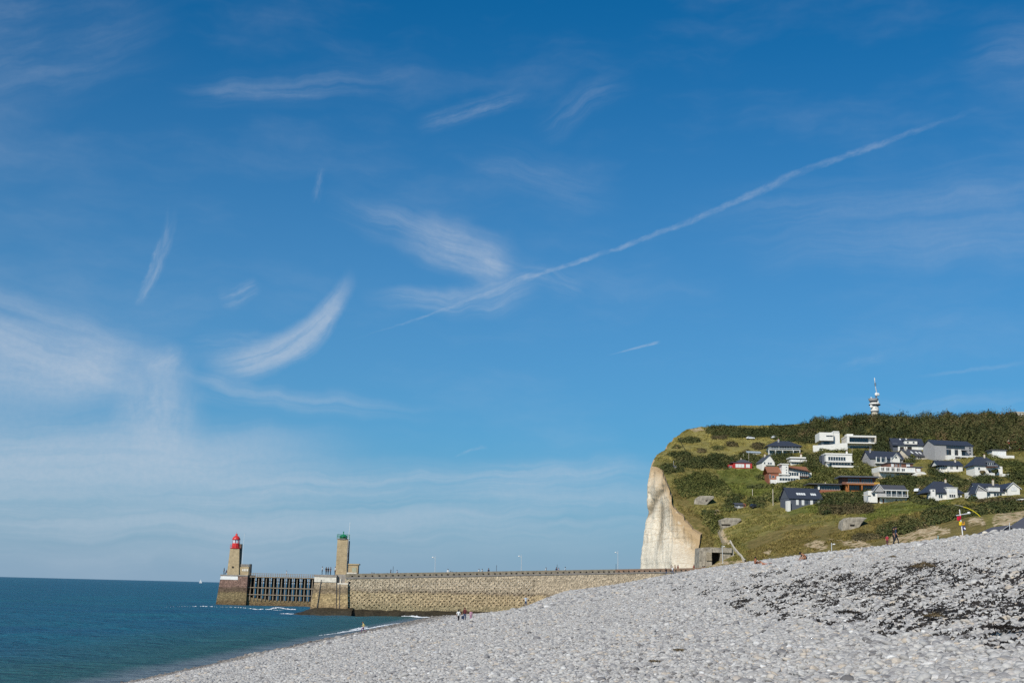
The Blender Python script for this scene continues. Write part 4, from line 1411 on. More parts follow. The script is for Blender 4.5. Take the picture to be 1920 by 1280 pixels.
# H2 white modern villa
h = House("modern_villa", 1535, 1642, 843, "large white flat roofed modern villa with a long glazed upper storey", depth=11, rz=-0.05)
h.wall(M_RENDER, 56, 106, 0, 12, 2.0); h.win(60, 96, 0.8, 8.4, 2.0, 7, M_DARKM)
MB().box(h.X(52), h.X(107), -1.2, 10.9, 12.0 * h.s, 14.2 * h.s).build("floor_slab", M_RENDER, h.e)
MB().box(h.X(52), h.X(107), -1.2, 10.9, 24.2 * h.s, 27.0 * h.s).build("roof", M_RENDER, h.e)
MB().box(h.X(104.8), h.X(107), -1.19, 10.8, 14.21 * h.s, 24.19 * h.s).build("side_wall", M_CREAM, h.e)
MB().box(h.X(52.5), h.X(57), -1.15, 10.8, 14.21 * h.s, 24.19 * h.s).build("side_wall", M_RENDER, h.e)
h.wall(M_GREYR, 57.01, 104.7, 14.21, 24.19, 1.2, 10.6); h.win(57.5, 94, 15.2, 23.6, 1.2, 7, M_DARKM); h.door(95, 99, 14.5, 23, 1.2, M_RENDER)
h.wall(M_RENDER, 1, 27, 16.0, 31.4, -1.6, 9.0, "upper_block"); h.win(13.5, 26, 23.6, 25.8, -1.6, 2, M_DARKM)
h.wall(M_GREYR, 6, 30, 0, 15.99, 0.2, 9.0); h.win(10, 21, 9.6, 15, 0.2, 3, M_DARKM)
h.wall(M_RENDER, 29.5, 40.5, 0, 33.0, 0.6, 8.0, "stair_tower"); h.flat(M_RENDER, 29.5, 38.5, 33.0, 35.2, 0.6, 8.0, 0.25)
h.wall(M_RENDER, 56, 68, 27.02, 31.6, 3.0, 8.0, "roof_box")
MB().prism_y([(h.X(-12), -3), (h.X(52), -3), (h.X(52), 12.0 * h.s), (h.X(34), 10.5 * h.s), (h.X(20), 8.0 * h.s), (h.X(-12), 6.0 * h.s)], -2.6, -2.2).build("terrace_wall", M_RENDER, h.e)
# H3 white gabled cottage
h = House("gabled_cottage", 1427, 1453, 880, "small white cottage whose gable faces the beach, above the brick house", rz=0.15)
h.wall(M_RENDER, 1, 26, 0, 14, 0.0); h.gable_y(M_SLATE2, 1, 26, 14, 27.5, 0, wallm=M_RENDER, peak=0.6); h.balcony(8, 25, 9, 2, -1.0, rail='white')
h.win(5, 8, 10, 14, 0); h.win(12, 21, 9.3, 13.6, 0, 2); h.chimney(12, 22, 30, 4)
# H4 stepped white block
h = House("stepped_white_house", 1482, 1512, 871, "white flat roofed house of stacked bands with a tall chimney", rz=0.0)
h.wall(M_RENDER, 1, 29, 0, 5, 0.2); h.wall(M_RENDER, 0, 30, 5.02, 9.5, -0.8); h.wall(M_GREYR, 1, 28, 9.52, 12, 0.4); h.win(2, 27, 9.7, 11.8, 0.4, 6)
h.flat(M_RENDER, 0, 28, 12, 14.5, -0.4, over=0.2); h.chimney(21, 12, 20.5, 2.5, 3.0, M_CREAM); h.win(3, 27, 1.0, 4.4, 0.2, 6)
# H5 brick and white house
h = House("brick_and_white_house", 1436, 1525, 903, "brick winged house with a white stair tower and rust coloured lean roofs", depth=10, rz=0.0)
h.wall(M_BRICK, 6, 25, 0, 16, 0.6); h.win(4.0 + 3, 10, 5, 13, 0.6, 1); h.win(12, 17, 7, 11, 0.6, 1)
MB().prism_x([(0.2, 16 * h.s), (5.5, 29 * h.s), (10.2, 16 * h.s), (10.2, 17.2 * h.s), (5.5, 30.2 * h.s), (0.2, 17.2 * h.s)], h.X(3), h.X(31)).build("roof", M_TILE, h.e)
h.wall(M_RENDER, 30, 42, 0, 32, -0.6, 5, "stair_tower"); h.flat(M_RENDER, 28, 42, 32, 33.6, -0.6, 5, 0.3)
for z in (11, 16, 21, 26): h.win(37, 39.6, z, z + 2.2, -0.6, 1, t=0.05)
h.wall(M_RENDER, 42.02, 80, 0, 20, 0.4)
MB().prism_y([(h.X(42.5), 20.02 * h.s), (h.X(80), 20.02 * h.s), (h.X(80), 22 * h.s), (h.X(43), 28 * h.s)], 0.45, 9).build("gable", M_GREYR, h.e)
MB().prism_y([(h.X(42), 27 * h.s), (h.X(83), 20.4 * h.s), (h.X(84), 22 * h.s), (h.X(78), 30 * h.s), (h.X(44), 31 * h.s)], 2.2, 9.4).build("roof", M_TILE, h.e)
MB().prism_y([(h.X(42), 26.6 * h.s), (h.X(83), 19.6 * h.s), (h.X(83), 20.6 * h.s), (h.X(42), 28.2 * h.s)], -1.2, 2.19).build("eave", M_BROWNB, h.e)
h.win(44, 62, 11.5, 18.2, 0.4, 4); h.win(64, 79, 11.0, 18.8, 0.4, 4); h.balcony(62, 80, 10.6, 2.4, -1.4, 0.39, rail='metal', mat=M_BROWNB)
h.wall(M_RENDER, 20, 62, 0, 9.6, -1.4, 0.39, "curved_terrace"); h.win(24, 60, 1.5, 6.6, -1.4, 7); h.win(66, 79, 1.0, 8.4, 0.4, 3)
h.balcony(24, 44, 13.5, 1.0, -1.3, 0.59, rail='panel'); h.win(26, 30, 14.5, 18, 0.58, 1)
h.wall(M_RENDER, 82, 88, 9, 19, 2, 8, "bay"); h.wall(M_RENDER, 8, 26, 0, 3, -1.2, 0.59, "terrace_wall")
# H6 white two storey modern house
h = House("white_terraced_house", 1549, 1604, 878, "white two storey flat roofed house with glazed balconies under the villa", rz=-0.02)
h.wall(M_RENDER, 2, 48, 0, 13, 0.8); h.wall(M_RENDER, 0, 49, 13.02, 26, 0.0)
h.win(4, 37, 14.2, 22, 0.0, 7, M_FRAME); h.flat(M_RENDER, 0, 48, 26, 28.5, 0, over=0.3); h.chimney(41, 27, 34, 3, 2.8, M_RENDER)
h.balcony(0, 50, 12.4, 2.2, -1.3, -0.01, rail='metal'); h.win(7, 46, 2.0, 11, 0.8, 7); h.balcony(8, 58, 2.2, 2.6, -2.6, 0.79, mat=M_RENDER); h.wall(M_SLATEW, -4.5, -0.02, 5, 26, 2.5, 8.5, "dark_left_side")  # last box is a dark block along the house's left side
# H7 slate roofed house with pale left gable
h = House("slate_roofed_house", 1630, 1697, 872, "long house with dark slate roof, pale left gable and white framed bay", depth=10, rz=0.12)
h.wall(M_GREYR, 2, 66, 0, 13, 0.6); h.gable_x(M_SLATE, 2, 66, 13.4, 28, 0.6, wallm=M_GREYR)
h.win(12, 28, 5, 14, -0.2, 2); h.wall(M_RENDER, 10, 40, 3, 5, -0.9, 0.59, "balcony_front"); h.posts((11, 20, 30, 40), 5, 15, -0.8)
h.wall(M_RENDER, 43, 58, 6, 14, -0.4, 4, "bay"); h.gable_y(M_SLATE, 43, 58, 14, 22, -0.4, 5, wallm=M_RENDER, trim=M_FRAME); h.win(48.5, 52.5, 13.5, 17.5, -0.44, 1); h.win(30, 41, 6, 13, 0.6, 2)
h.chimney(6, 24, 31, 3.5, 2.4, M_GREYR)
# H8 long brown and white terrace
h = House("long_terrace_house", 1648, 1744, 894, "long low house with brown brick upper band above a row of white columns", depth=9, rz=0.06)
h.wall(M_CREAM, 0, 62, 0, 9, 1.0); h.wall(M_RENDER, 0, 70, 9.02, 18, 0.4); h.wall(M_BROWNB, 18, 66, 18.02, 26, 0.6); h.flat(M_SLATEW, 18, 66, 26, 27.0, 0.6, over=0.5)
h.win(24, 29, 19, 24.5, 0.6, 1, gm=M_CURT); h.win(31, 36, 20, 23.5, 0.6, 2); h.win(40, 43, 19.5, 25, 0.6, 1); h.win(53, 60, 19, 25, 0.6, 1, gm=M_CURT)
for a in (1, 11, 21, 31): h.win(a + 3, a + 9, 10.0, 17, 0.4, 2)
h.posts((1, 10.5, 20.5, 30.5, 40), 9, 18, -0.6, 0.35, M_RENDER); h.win(43, 50, 10.5, 16, 0.4, 2); h.win(54, 67, 10.5, 16.5, 0.4, 2, gm=M_CURT)
h.wall(M_BROWNB, 70.02, 82, 9, 19, 0.6, 8, "brick_end"); h.win(72, 80, 11.5, 17, 0.6, 1, gm=M_CURT); h.flat(M_SLATEW, 56, 82, 19, 20.2, 0.6, over=0.5)
h.balcony(0, 82, 9, 1.5, -1.4, 0.39, mat=M_RENDER, rail='white'); h.win(3, 30, 1.5, 7, 1.0, 6, gm=M_CURT); h.win(34, 58, 1.5, 7.2, 1.0, 4)
MB().prism_y([(h.X(61), -3), (h.X(86), -3), (h.X(86), 6 * h.s), (h.X(82), 9 * h.s), (h.X(70), 9.2 * h.s), (h.X(61), 4 * h.s)], -2.6, 0.9).build("garage", M_RENDER, h.e); h.door(68, 80, 0.5, 6, -2.6, M_CREAM)
MB().prism_y([(h.X(86.1), -3), (h.X(106), -3), (h.X(104), 1.5 * h.s), (h.X(86.1), 6.5 * h.s)], -2.4, -2.0).build("ramp_wall", M_CREAM, h.e)
# H9 dark slated house with dormers
h = House("dark_dormer_house", 1675, 1735, 844, "dark slated house with white dormer and pale garage openings by the wood", depth=9, rz=0.0)
h.wall(M_RENDER, 10, 58, 0, 10, 0.8); h.wall(M_SLATEW, 1, 10, 0, 14, 1.2); h.gable_x(M_SLATE, 1, 58, 10.4, 24, 0.8, wallm=M_SLATEW)
h.win(13, 21, 0.5, 7, 0.8, 1, gm=M_HOLE); h.win(27, 36, 0.5, 7.5, 0.8, 1, gm=M_HOLE); h.win(48, 56, 0.5, 7, 0.8, 1, gm=M_CURT)
h.wall(M_RENDER, 22, 46, 12, 18.5, 0.4, 5, "dormer"); h.flat(M_SLATE, 22, 46, 18.5, 20, 0.4, 5, 0.3); h.win(26, 30, 13.5, 17, 0.4, 1); h.win(37, 41, 13.5, 17, 0.4, 1)
h.skylight(17, 20, 20.5, 23, 10.4, 24, y0=0.8); h.skylight(29, 32, 21.5, 23.6, 10.4, 24, y0=0.8)
# H10 grey house with three white skylights
h = House("skylight_house", 1700, 1743, 861, "small grey roofed house with three bright roof windows and cream gable", depth=9, rz=0.35)
h.wall(M_CREAM, 1, 42, 0, 7, 0.4); h.gable_x(M_SLATE2, 1, 42, 7.4, 20, 0.4, wallm=M_CREAM)
for a in (13, 24, 32): h.skylight(a, a + 4.5, 10.5, 15, 7.4, 20, y0=0.4)
h.win(22, 40, 1.5, 6, 0.4, 4); h.wall(M_CREAM, 24, 54, 0, 2, -2.2, -1.8, "terrace_wall"); h.chimney(4, 15, 22, 3.5, 2.4, M_CREAM)
# H11 big grey modern house
h = House("large_grey_house", 1751, 1829, 861, "biggest grey house with tall slanted left gable and glazed columned front", depth=11, rz=0.16)
h.wall(M_GREYR, 1, 78, 0, 27, 0.6)
h.gable_x(M_SLATE, 1, 78, 27, 37.5, 0.6, wallm=M_GREYR, over=0.35)
h.win(24, 62, 20.5, 26.5, 0.55, 9, M_DARKM); h.win(24, 50, 8, 18.5, 0.55, 5, M_DARKM); h.win(52, 62, 8, 17, 0.55, 2, M_DARKM); h.posts((33, 36, 47, 50), 7, 19, -0.6, 0.3, M_RENDER)
h.balcony(50, 64, 17.6, 1.4, -1.4, 0.54, mat=M_DARKM, rail='metal'); h.wall(M_RENDER, 22, 64, 0, 7, -1.6, 0.59, "terrace"); h.win(36, 60, 1.0, 4.6, -1.6, 2, gm=M_HOLE)
for z in (11, 17, 21.5): h.win(70.5, 74, z, z + 2.6, 0.6, 1, M_DARKM)
h.wall(M_RENDER, 66, 79, 5, 7.5, -1.2, 0.59, "balcony_front"); h.win(66.5, 78, 0.5, 4.6, 0.55, 1, gm=M_HOLE)
# H12 white house right of the long terrace
h = House("plain_white_house", 1762, 1806, 884, "plain white house with low dark roof between the hedges", depth=8, rz=0.05)
h.wall(M_RENDER, 2, 15, 0, 9, 1.0); h.wall(M_RENDER, 15.02, 44, 0, 13, 0.2); h.gable_x(M_SLATE, -2, 43, 12.4, 21.5, 0.2, wallm=M_RENDER)
h.win(20, 25, 5, 11, 0.2, 2); h.win(31.5, 35.5, 5, 11, 0.2, 1); h.win(4, 13, 4, 7.5, 1.0, 3); h.wall(M_CREAM, 20, 40, -8, 0.5, -0.8, 0.19, "basement"); h.chimney(34, 17, 24, 3.0)
# H13 white gabled house at right
h = House("dark_roofed_white_house", 1829, 1882, 893, "white house with steep dark roof, glazed gable balcony and side wing", depth=9, rz=0.05)
h.wall(M_RENDER, 0, 22, 0, 22, 0.6); h.wall(M_RENDER, 22.02, 54, 0, 20, 1.0); h.hip(M_SLATE, -1, 44, 21, 39, 0.6, run=15)
h.win(24, 36, 19, 26, 0.3, 3); h.wall(M_SLATEW, 22, 38, 26.02, 30, 0.2, 4, "dormer"); h.balcony(21, 40, 18.2, 2.6, -1.4, 0.99, mat=M_BROWNB, rail='metal')
h.win(27, 31, 3, 13, 1.0, 1); h.win(41, 46, 8, 15, 1.0, 2); h.win(6, 10, 12, 17, 0.6, 1); h.wall(M_RENDER, 20, 34, 0, 6, -1.4, 0.59, "terrace")
MB().prism_y([(h.X(44), 20.02 * h.s), (h.X(56), 12 * h.s), (h.X(56), 20.02 * h.s)], 1, 8).build("lean_to", M_RENDER, h.e) if False else None
h.wall(M_RENDER, 46, 66, 0, 5, -2.0, 4, "low_wing"); h.chimney(26, 36, 43, 4.5, 2.6)
# H14 conservatory
h = House("flat_roofed_annexe", 1861, 1889, 859, "white flat roofed glazed annexe above the green lawn", depth=7, rz=0.0)
h.wall(M_RENDER, 1, 27, 0, 15, 0.6); h.win(3, 25, 4, 13, 0.6, 5, gm=M_CURT); h.flat(M_SLATE2, 0, 27, 15, 17, 0.6); h.wall(M_RENDER, 5, 38, 0, 5, -1.8, 0.59, "terrace_wall")
# H15 red roof
h = House("red_tiled_house", 1889, 1920, 842, "white house with a red tiled hipped roof at the edge of the wood", depth=8, rz=0.0)
h.wall(M_RENDER, 2, 32, 0, 10, 0.4); h.hip(M_REDT, 0, 33, 9.4, 17.5, 0.4, run=11); h.win(17, 21, 3, 8, 0.4, 1); h.win(24, 28, 3, 8, 0.4, 1); h.chimney(6, 13, 19, 3); h.wall(M_REDT, 15, 34, 0, 1.5, -1.0, 0.39, "plinth")
# H16 low right white house with broad front gable
h = House("white_barn_like_house", 1829, 1912, 932, "low white house with dark roofs and a broad white front gable, nearest the right edge", depth=10, rz=0.05)
h.wall(M_RENDER, 1, 60, 0, 11, 0.8); h.gable_x(M_SLATE, 8, 54, 11, 27, 0.8, wallm=M_RENDER); h.wall(M_RENDER, 0, 20, 0, 10, -0.6, 4, "porch_wing")
h.gable_y(M_SLATE, -1, 20, 10, 20, -0.6, 5, wallm=M_GREYR, trim=M_FRAME, peak=0.2); h.wall(M_RENDER, 25, 47, 11, 19.5, 0.2, 6, "dormer"); h.flat(M_SLATE2, 25, 47, 19.5, 20.4, 0.2, 6, 0.25)
h.wall(M_RENDER, 60.02, 83, 0, 17, -0.6); h.gable_y(M_SLATE, 58, 84, 17, 27.5, -0.6, wallm=M_RENDER, trim=M_FRAME, peak=0.45)
h.chimney(43, 22, 34, 4.5, 3.0); h.win(28, 44, 12.5, 18, 0.2, 3, gm=M_CURT); h.win(66, 77, 13, 20, -0.65, 2, gm=M_CURT); h.win(24, 30, 3, 8, 0.8, 1); h.win(36, 52, 2.5, 8, 0.8, 3)
# H17 white house under a big slate roof
h = House("big_roofed_house", 1744, 1806, 935, "white house half hidden under a huge dark slate roof with one tall chimney", depth=10, rz=0.05)
h.wall(M_RENDER, 13, 62, 0, 10, 0.8); h.hip(M_SLATE, -2, 62, 12, 35, 0.8, run=24, over=0.7); h.wall(M_RENDER, 32, 52, 0, 21, 0.0, 6, "front_bay")
h.flat(M_RENDER, 32, 52, 21, 22, 0.0, 6, 0.2); h.win(36, 48, 3, 9, 0.0, 3); h.win(17, 25, 1.5, 8.5, 0.8, 2); h.win(55, 59, 1.5, 8.5, 0.8, 1); h.chimney(38, 32, 38, 4.5, 2.8)
h.wall(M_RENDER, 1, 9, 0, 17, -0.5, 3, "side_turret"); h.win(3, 7, 13, 16, -0.5, 1); h.wall(M_RENDER, -6, 13, 0, 4, -1.5, -1.1, "garden_wall"); h.win(35, 49, 12.5, 19, 0.0, 2, gm=M_CURT)
# H18 white gabled house with long balcony
h = House("balconied_house", 1630, 1701, 944, "white house with grey gabled front and a long glazed balcony over garages", depth=9, rz=-0.04)
h.wall(M_RENDER, 22, 71, 0, 13, 0.8); h.wall(M_RENDER, 0, 17, 2, 24, 1.0, 8, "left_wing"); h.win(8.5, 13, 14, 18.5, 1.0, 2, M_DARKM)
h.wall(M_GREYR, 17.02, 70, 13.02, 24, 0.8); h.gable_x(M_SLATE2, 26, 70, 25.6, 36, 0.8, wallm=M_GREYR); h.gable_y(M_SLATE2, 8, 30, 22, 36, 0.2, 6, wallm=M_GREYR, trim=M_FRAME)
MB().box(h.X(27), h.X(72), -1.5, 0.2, 24.2 * h.s, 25.6 * h.s).build("fascia", M_FRAME, h.e)
h.win(31, 69, 14.5, 23.8, 0.8, 6); h.balcony(17, 71, 13, 4.0, -1.4, 0.79, rail='white'); h.posts((30, 40, 50, 60, 70), 13, 24, -1.3, 0.09)
h.door(33, 47, 0.5, 9, 0.8, M_CREAM); h.door(56, 68, 0.5, 9, 0.8, M_CREAM); h.door(26, 29, 0.5, 10, 0.8, M_BROWNB); h.door(50, 53, 0.5, 9, 0.8, M_SLATEW)
MB().box(h.X(-11), h.X(4), 0.5, 1.0, 15.0 * h.s, 15.8 * h.s).build("wall_coping", M_CREAM, h.e)
# H19 orange timber modern house
h = House("orange_timber_house", 1581, 1646, 919, "dark flat roofed house with two orange timber storeys of glass", depth=9, rz=-0.06)
h.wall(M_ORANGE, 7, 62, 0, 11, 1.0); h.wall(M_BROWNB, 0, 62, 11.02, 24, 0.8); h.flat(M_SLATEW, -2, 62, 24, 26.6, -0.4, over=0.9)
h.win(10, 32, 14, 22.6, 0.8, 5, M_ORANGE); h.win(35, 56, 14, 22.6, 0.8, 5, M_ORANGE); h.balcony(6, 66, 11.6, 2.6, -1.6, 0.79, mat=M_ORANGE, rail='metal', slab=1.6)
h.win(13, 32, 1, 9.4, 1.0, 4, M_ORANGE); h.win(38, 60, 1, 9.4, 1.0, 5, M_ORANGE); h.posts((9, 34, 61), 0, 11, -1.2, 0.2, M_ORANGE)
MB().box(h.X(56), h.X(66.5), -1.66, -1.5, 11.7 * h.s, 15.2 * h.s).build("timber_screen", paint("yellow_cedar", (0.5, 0.30, 0.06), 0.7), h.e)
# H20 low flat roofed house
h = House("low_glazed_house", 1534, 1577, 922, "low flat roofed glazed house with a brick base tucked behind the slate house", depth=8, rz=-0.03)
h.wall(M_BRICK, 0, 42, 0, 4, 0.4); h.wall(M_GREYR, 0, 42, 4.02, 13, 0.6); h.win(3, 41, 4.6, 12, 0.6, 8, M_GREYR); h.wall(M_RENDER, 0, 3, 4, 12, -0.2, 0.59, "pier")
h.flat(M_SLATE2, -16, 42, 13.4, 15.4, -0.6, over=0.6); h.chimney(16, 14, 19, 3, 1.6, M_CREAM)
# H21 dark slate house with white doors
h = House("dark_slate_house", 1479, 1545, 947, "dark slate clad house with white doors and two strips of roof windows", depth=10, rz=0.16)
h.wall(M_SLATEW, 1, 65, 0, 13, 0.6); h.gable_x(M_SLATE, 1, 65, 13.4, 33, 0.6, wallm=M_SLATEW, over=0.45)
for a in (14, 25, 42, 56): h.door(a, a + 5, 0.5, 10, 0.6)
h.win(32, 38, 3, 9, 0.6, 2, M_SLATEW); h.win(48, 54, 3, 9, 0.6, 2, M_SLATEW); h.skylight(18, 36, 18.5, 22.5, 13.4, 33, y0=0.6, n=4); h.skylight(46, 57, 18.5, 22.5, 13.4, 33, y0=0.6, n=3)
h.wall(M_RENDER, -5, 1, 0, 7, -0.5, 1.5, "porch")
# H22 red house
h = House("red_boarded_house", 1365, 1410, 878, "low red boarded house with white windows and grey pyramid roof", depth=7, rz=-0.03)
h.wall(M_REDW, 0, 11, 0, 7, 0.5, 5, "wing"); h.wall(M_REDW, 10, 45, 0, 11, 0.0); h.hip(M_SLATE2, 16, 42, 11.6, 18.5, 0.4, 6.4, run=12); h.flat(M_SLATE2, 8, 16, 11, 12, 0)
h.win(14, 30.5, 2, 8.6, 0.0, 3, gm=M_CURT); h.win(33.5, 41, 2, 8.6, 0.0, 1, gm=M_CURT); h.chimney(26, 16, 21, 3.5, 1.4, M_CREAM); h.win(2, 8, 1.5, 5, 0.5, 2)
# H23 low pale shed
h = House("pale_roofed_shed", 1402, 1425, 851, "low shed with pale blue grey roof in the bushes", "shed", depth=5)
h.wall(M_RENDER, 0, 23, 0, 2.6, 0); h.gable_x(paint("pale_sheet_roof", (0.42, 0.47, 0.50), 0.5), 0, 23, 2.6, 5.6, 0, wallm=M_RENDER); h.win(2, 20, 0.5, 2.2, 0, 4); h.door(20.5, 22.5, 0.1, 2.3)
# H24 ridge house
h = House("ridge_house", 1896, 1925, 781, "beige walled house with dark roof on the skyline at the edge", depth=8, dY=-3, rz=0.05)
h.wall(M_CREAM, 12, 34, 0, 8.5, 0.4); h.wall(M_SLATEW, 0, 12, 0, 5, 0.8); h.gable_x(M_SLATE, -1, 12, 5, 9.5, 0.8, wallm=M_CREAM); h.flat(M_CREAM, 12, 34, 8.5, 9.6, 0.4); h.win(16, 20, 3, 6, 0.4, 1)
# tool shed with red gable, white hut
h = House("brick_gabled_shed", 1380, 1399, 951, "little grey roofed shed with red brick end wall below the hedge", "shed", depth=4, rz=0.1)
h.wall(M_GREYR, 0, 14, 0, 5, 0); h.wall(M_BRICK, 14.02, 18.5, 0, 7, -0.1); h.gable_x(M_SLATE2, 0, 14, 5, 8.2, 0, wallm=M_GREYR); h.flat(M_BRICK, 14, 18.5, 7, 7.6, -0.1, 4, 0.1); h.door(4, 7, 0.2, 4)
h = House("white_hut", 1263, 1268.6, 880, "tiny white hut with a mast at the cliff edge hedge", "hut", depth=1.6)
h.wall(M_RENDER, 0, 5.6, 0, 5.6, 0); h.gable_x(M_SLATE2, 0, 5.6, 5.6, 7.2, 0, wallm=M_RENDER, over=0.15); h.door(1.6, 3.4, 0.2, 4, 0, M_GREYR)
mb = MB(); mb.tube([(h.X(1.2), 1.7, 0), (h.X(0.8), 1.7, 17 * h.s)], 0.05, 5); mb.build("mast", M_METAL, h.e)
h = House("red_kiosk", 1915, 1928, 946, "red kiosk with white roof edge on the lower slope at the frame edge", "kiosk", depth=3)
h.wall(M_REDW, 0, 12, 0, 9, 0); h.flat(M_RENDER, 0, 12, 9, 11, 0); h.win(5, 10, 3, 7, 0, 1); h.door(1, 4, 0.3, 7, 0, M_CREAM)

# --- concrete bunkers
def bunker(name, x0, x1, yb, pts, label, slot=None, depth=8.0, rz=0.0, hit=None):
    h = House(name, x0, x1, yb, label, "bunker", rz, depth, hit=hit)
    P = [(h.X(a), b * h.s) for a, b in pts]
    P = [(x, z - 2.5 if z <= 0 else z) for x, z in P]
    mb = MB().prism_y(P, 0, depth)
    o = mb.build("concrete_shell", M_BUNK, h.e)
    bv = o.modifiers.new("soft_edges", 'BEVEL'); bv.width = 0.25; bv.segments = 2
    if slot:
        for (a, b, c, d) in slot:
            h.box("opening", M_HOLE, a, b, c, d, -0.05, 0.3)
            h.box("lintel", M_BUNK, a - 0.6, b + 0.6, d + 0.05, d + 1.0, -0.25, 0.3)
    return h


b_ = bunker("gun_bunker", 1297, 1340, 944, [(0, 0), (20, 0), (33, 4), (43, 12), (41, 15), (16, 15), (8, 9)], "grey sloping bunker slab half buried above the cliff edge", [(26, 29, 5, 7)], 7)
b_ = bunker("gun_bunker", 1352, 1391, 986, [(0, 0), (24, 0), (30, 4), (39, 12), (36, 15), (10, 15.5), (0, 12)], "broken bunker with a wide black opening beside the round bush", [(1, 17, 0.6, 3.4)], 7)
b_ = bunker("gun_bunker", 1577, 1627, 987, [(0, 0), (26, -1), (38, 5), (44, 12), (50, 17), (40, 18), (14, 17), (5, 11)], "rounded bunker with a small dark slot in mid slope", [(17, 25, 0.8, 4)], 6)
h = House("quay_bunker", 1310, 1379, 1056, "big weathered bunker with deep dark embrasure at the cliff foot", "bunker", 0.05, 9, hit=(at(1345, 1056, 436)[0], 436.0, 0))
o = MB().prism_y([(h.X(0), -3), (h.X(13), -3), (h.X(13), 29 * h.s), (h.X(2), 28 * h.s)], 0, 8).build("side_block", M_BUNK, h.e)
MB().box(h.X(13.05), h.X(24), -0.8, 8, -3, 29 * h.s).build("pier", M_BUNK, h.e)
MB().box(h.X(13.6), h.X(23.4), -1.25, -0.81, 5 * h.s, 9.6 * h.s).build("concrete_block", M_CONC, h.e)
MB().box(h.X(13.9), h.X(23.0), -1.2, -0.81, 9.8 * h.s, 15 * h.s).build("concrete_block", M_CONC, h.e)
MB().box(h.X(14.2), h.X(23.2), -1.2, -0.81, 15.2 * h.s, 20 * h.s).build("concrete_block", M_CONC, h.e)
MB().box(h.X(18), h.X(62), -0.4, 8, 20.2 * h.s, 29.4 * h.s).build("roof_beam", M_BUNK, h.e)
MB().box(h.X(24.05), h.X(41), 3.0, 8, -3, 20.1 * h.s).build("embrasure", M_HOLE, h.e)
MB().box(h.X(41.05), h.X(60), 0.2, 8, -3, 20.1 * h.s).build("front_wall", M_BUNK, h.e)
MB().box(h.X(40.5), h.X(44.5), -0.3, 0.19, 3 * h.s, 18.5 * h.s).build("buttress", M_CONC, h.e)
MB().prism_y([(h.X(60.05), -3), (h.X(70), -3), (h.X(66), 27 * h.s), (h.X(60.05), 28.5 * h.s)], 0.4, 7).build("side_block", M_BUNK, h.e)
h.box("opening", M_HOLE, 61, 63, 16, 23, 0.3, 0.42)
# parapet of bare concrete crossing the slope under the bunkers
STEP = empty("hill_steps", hill_hit(1376, 1015), "pale worn steps climbing the slope above the quay bunker", "steps")
so = np.array(STEP.location)
sm = MB().box(-1.0, 1.0, -0.35, 0.35, -0.5, 0.25).mesh("step"); sm.materials.append(M_CONC)
for i in range(14):
    q = hill_hit(1350 + 11 * (i / 13.0) ** 1.2, 995 + 27 * i / 13.0)
    o = link("step", sm, None, STEP); o.location = q - so
q0 = hill_hit(1368, 1022); q1 = hill_hit(1400, 1056)
rw = empty("earth_retaining_wall", q0, "thin tan wall slanting down beside the quay bunker", "wall")
pts = [hill_hit(1368 + (1396 - 1368) * t, 1020 + (1056 - 1020) * t ** 0.8) - q0 for t in np.linspace(0, 1, 8)]
mb = MB()
for a, b in zip(pts[:-1], pts[1:]):
    mb.add([(a[0], a[1], a[2] - 1), (b[0], b[1], b[2] - 1), (b[0], b[1], b[2] + .9), (a[0], a[1], a[2] + .9), (a[0] + .5, a[1] + .3, a[2] - 1), (b[0] + .5, b[1] + .3, b[2] - 1), (b[0] + .5, b[1] + .3, b[2] + .9), (a[0] + .5, a[1] + .3, a[2] + .9)],
           [(0, 1, 2, 3), (5, 4, 7, 6), (3, 2, 6, 7)])
mb.build("wall", M_CREAM, rw)

# --- semaphore tower on the skyline
tb = at(1640.5, 779, 712.0)
S = 712.0 / FPX
TW_ = empty("signal_tower", (tb[0], 712.0, tb[2] - 4), "pale round signal tower with dish and tall mast on the hilltop", "tower")
r = lambda px: px * S
zz = lambda y: (779 - y) * S + 4
mb = MB(); mb.lathe([(r(6.6), 0), (r(6.6), zz(771.8))], 16); mb.build("base", M_CREAM, TW_)
mb = MB(); mb.lathe([(r(8.3), zz(771.7)), (r(8.3), zz(770.6))], 16); mb.build("walkway", M_DARKM, TW_)
mb = MB(); mb.lathe([(r(7.6), zz(770.5)), (r(7.6), zz(766)), (r(6.6), zz(760.2))], 16); mb.build("shaft", M_RENDER, TW_)
mb = MB(); mb.lathe([(r(8.0), zz(760.1)), (r(10.8), zz(759.2)), (r(10.8), zz(757.8))], 16); mb.build("upper_walkway", M_DARKM, TW_)
mb = MB(); mb.lathe([(r(10.0), zz(757.7)), (r(10.0), zz(755.8)), (r(8.6), zz(755.7)), (r(8.6), zz(754.6))], 16); mb.build("parapet", M_RENDER, TW_)
mb = MB(); mb.lathe([(r(7.4), zz(754.5)), (r(7.8), zz(751.4))], 16, (r(-1.5), 0)); mb.build("lookout_windows", M_GLASS, TW_)
mb = MB(); mb.lathe([(r(8.4), zz(751.3)), (r(9.4), zz(747.4)), (r(9.6), zz(746.8)), (r(3), zz(746.2))], 16, (r(-2.0), 0)); mb.build("lookout_roof", M_GREYR, TW_)
MB().box(r(2.5), r(6), -r(5), -r(1), zz(757.6), zz(751)).build("stair_head", M_RENDER, TW_)
mb = MB(); mb.tube([(r(-6), 0, zz(746.3)), (r(-6), 0, zz(743.8))], r(1.2), 8); mb.build("radome", M_WHITE, TW_)
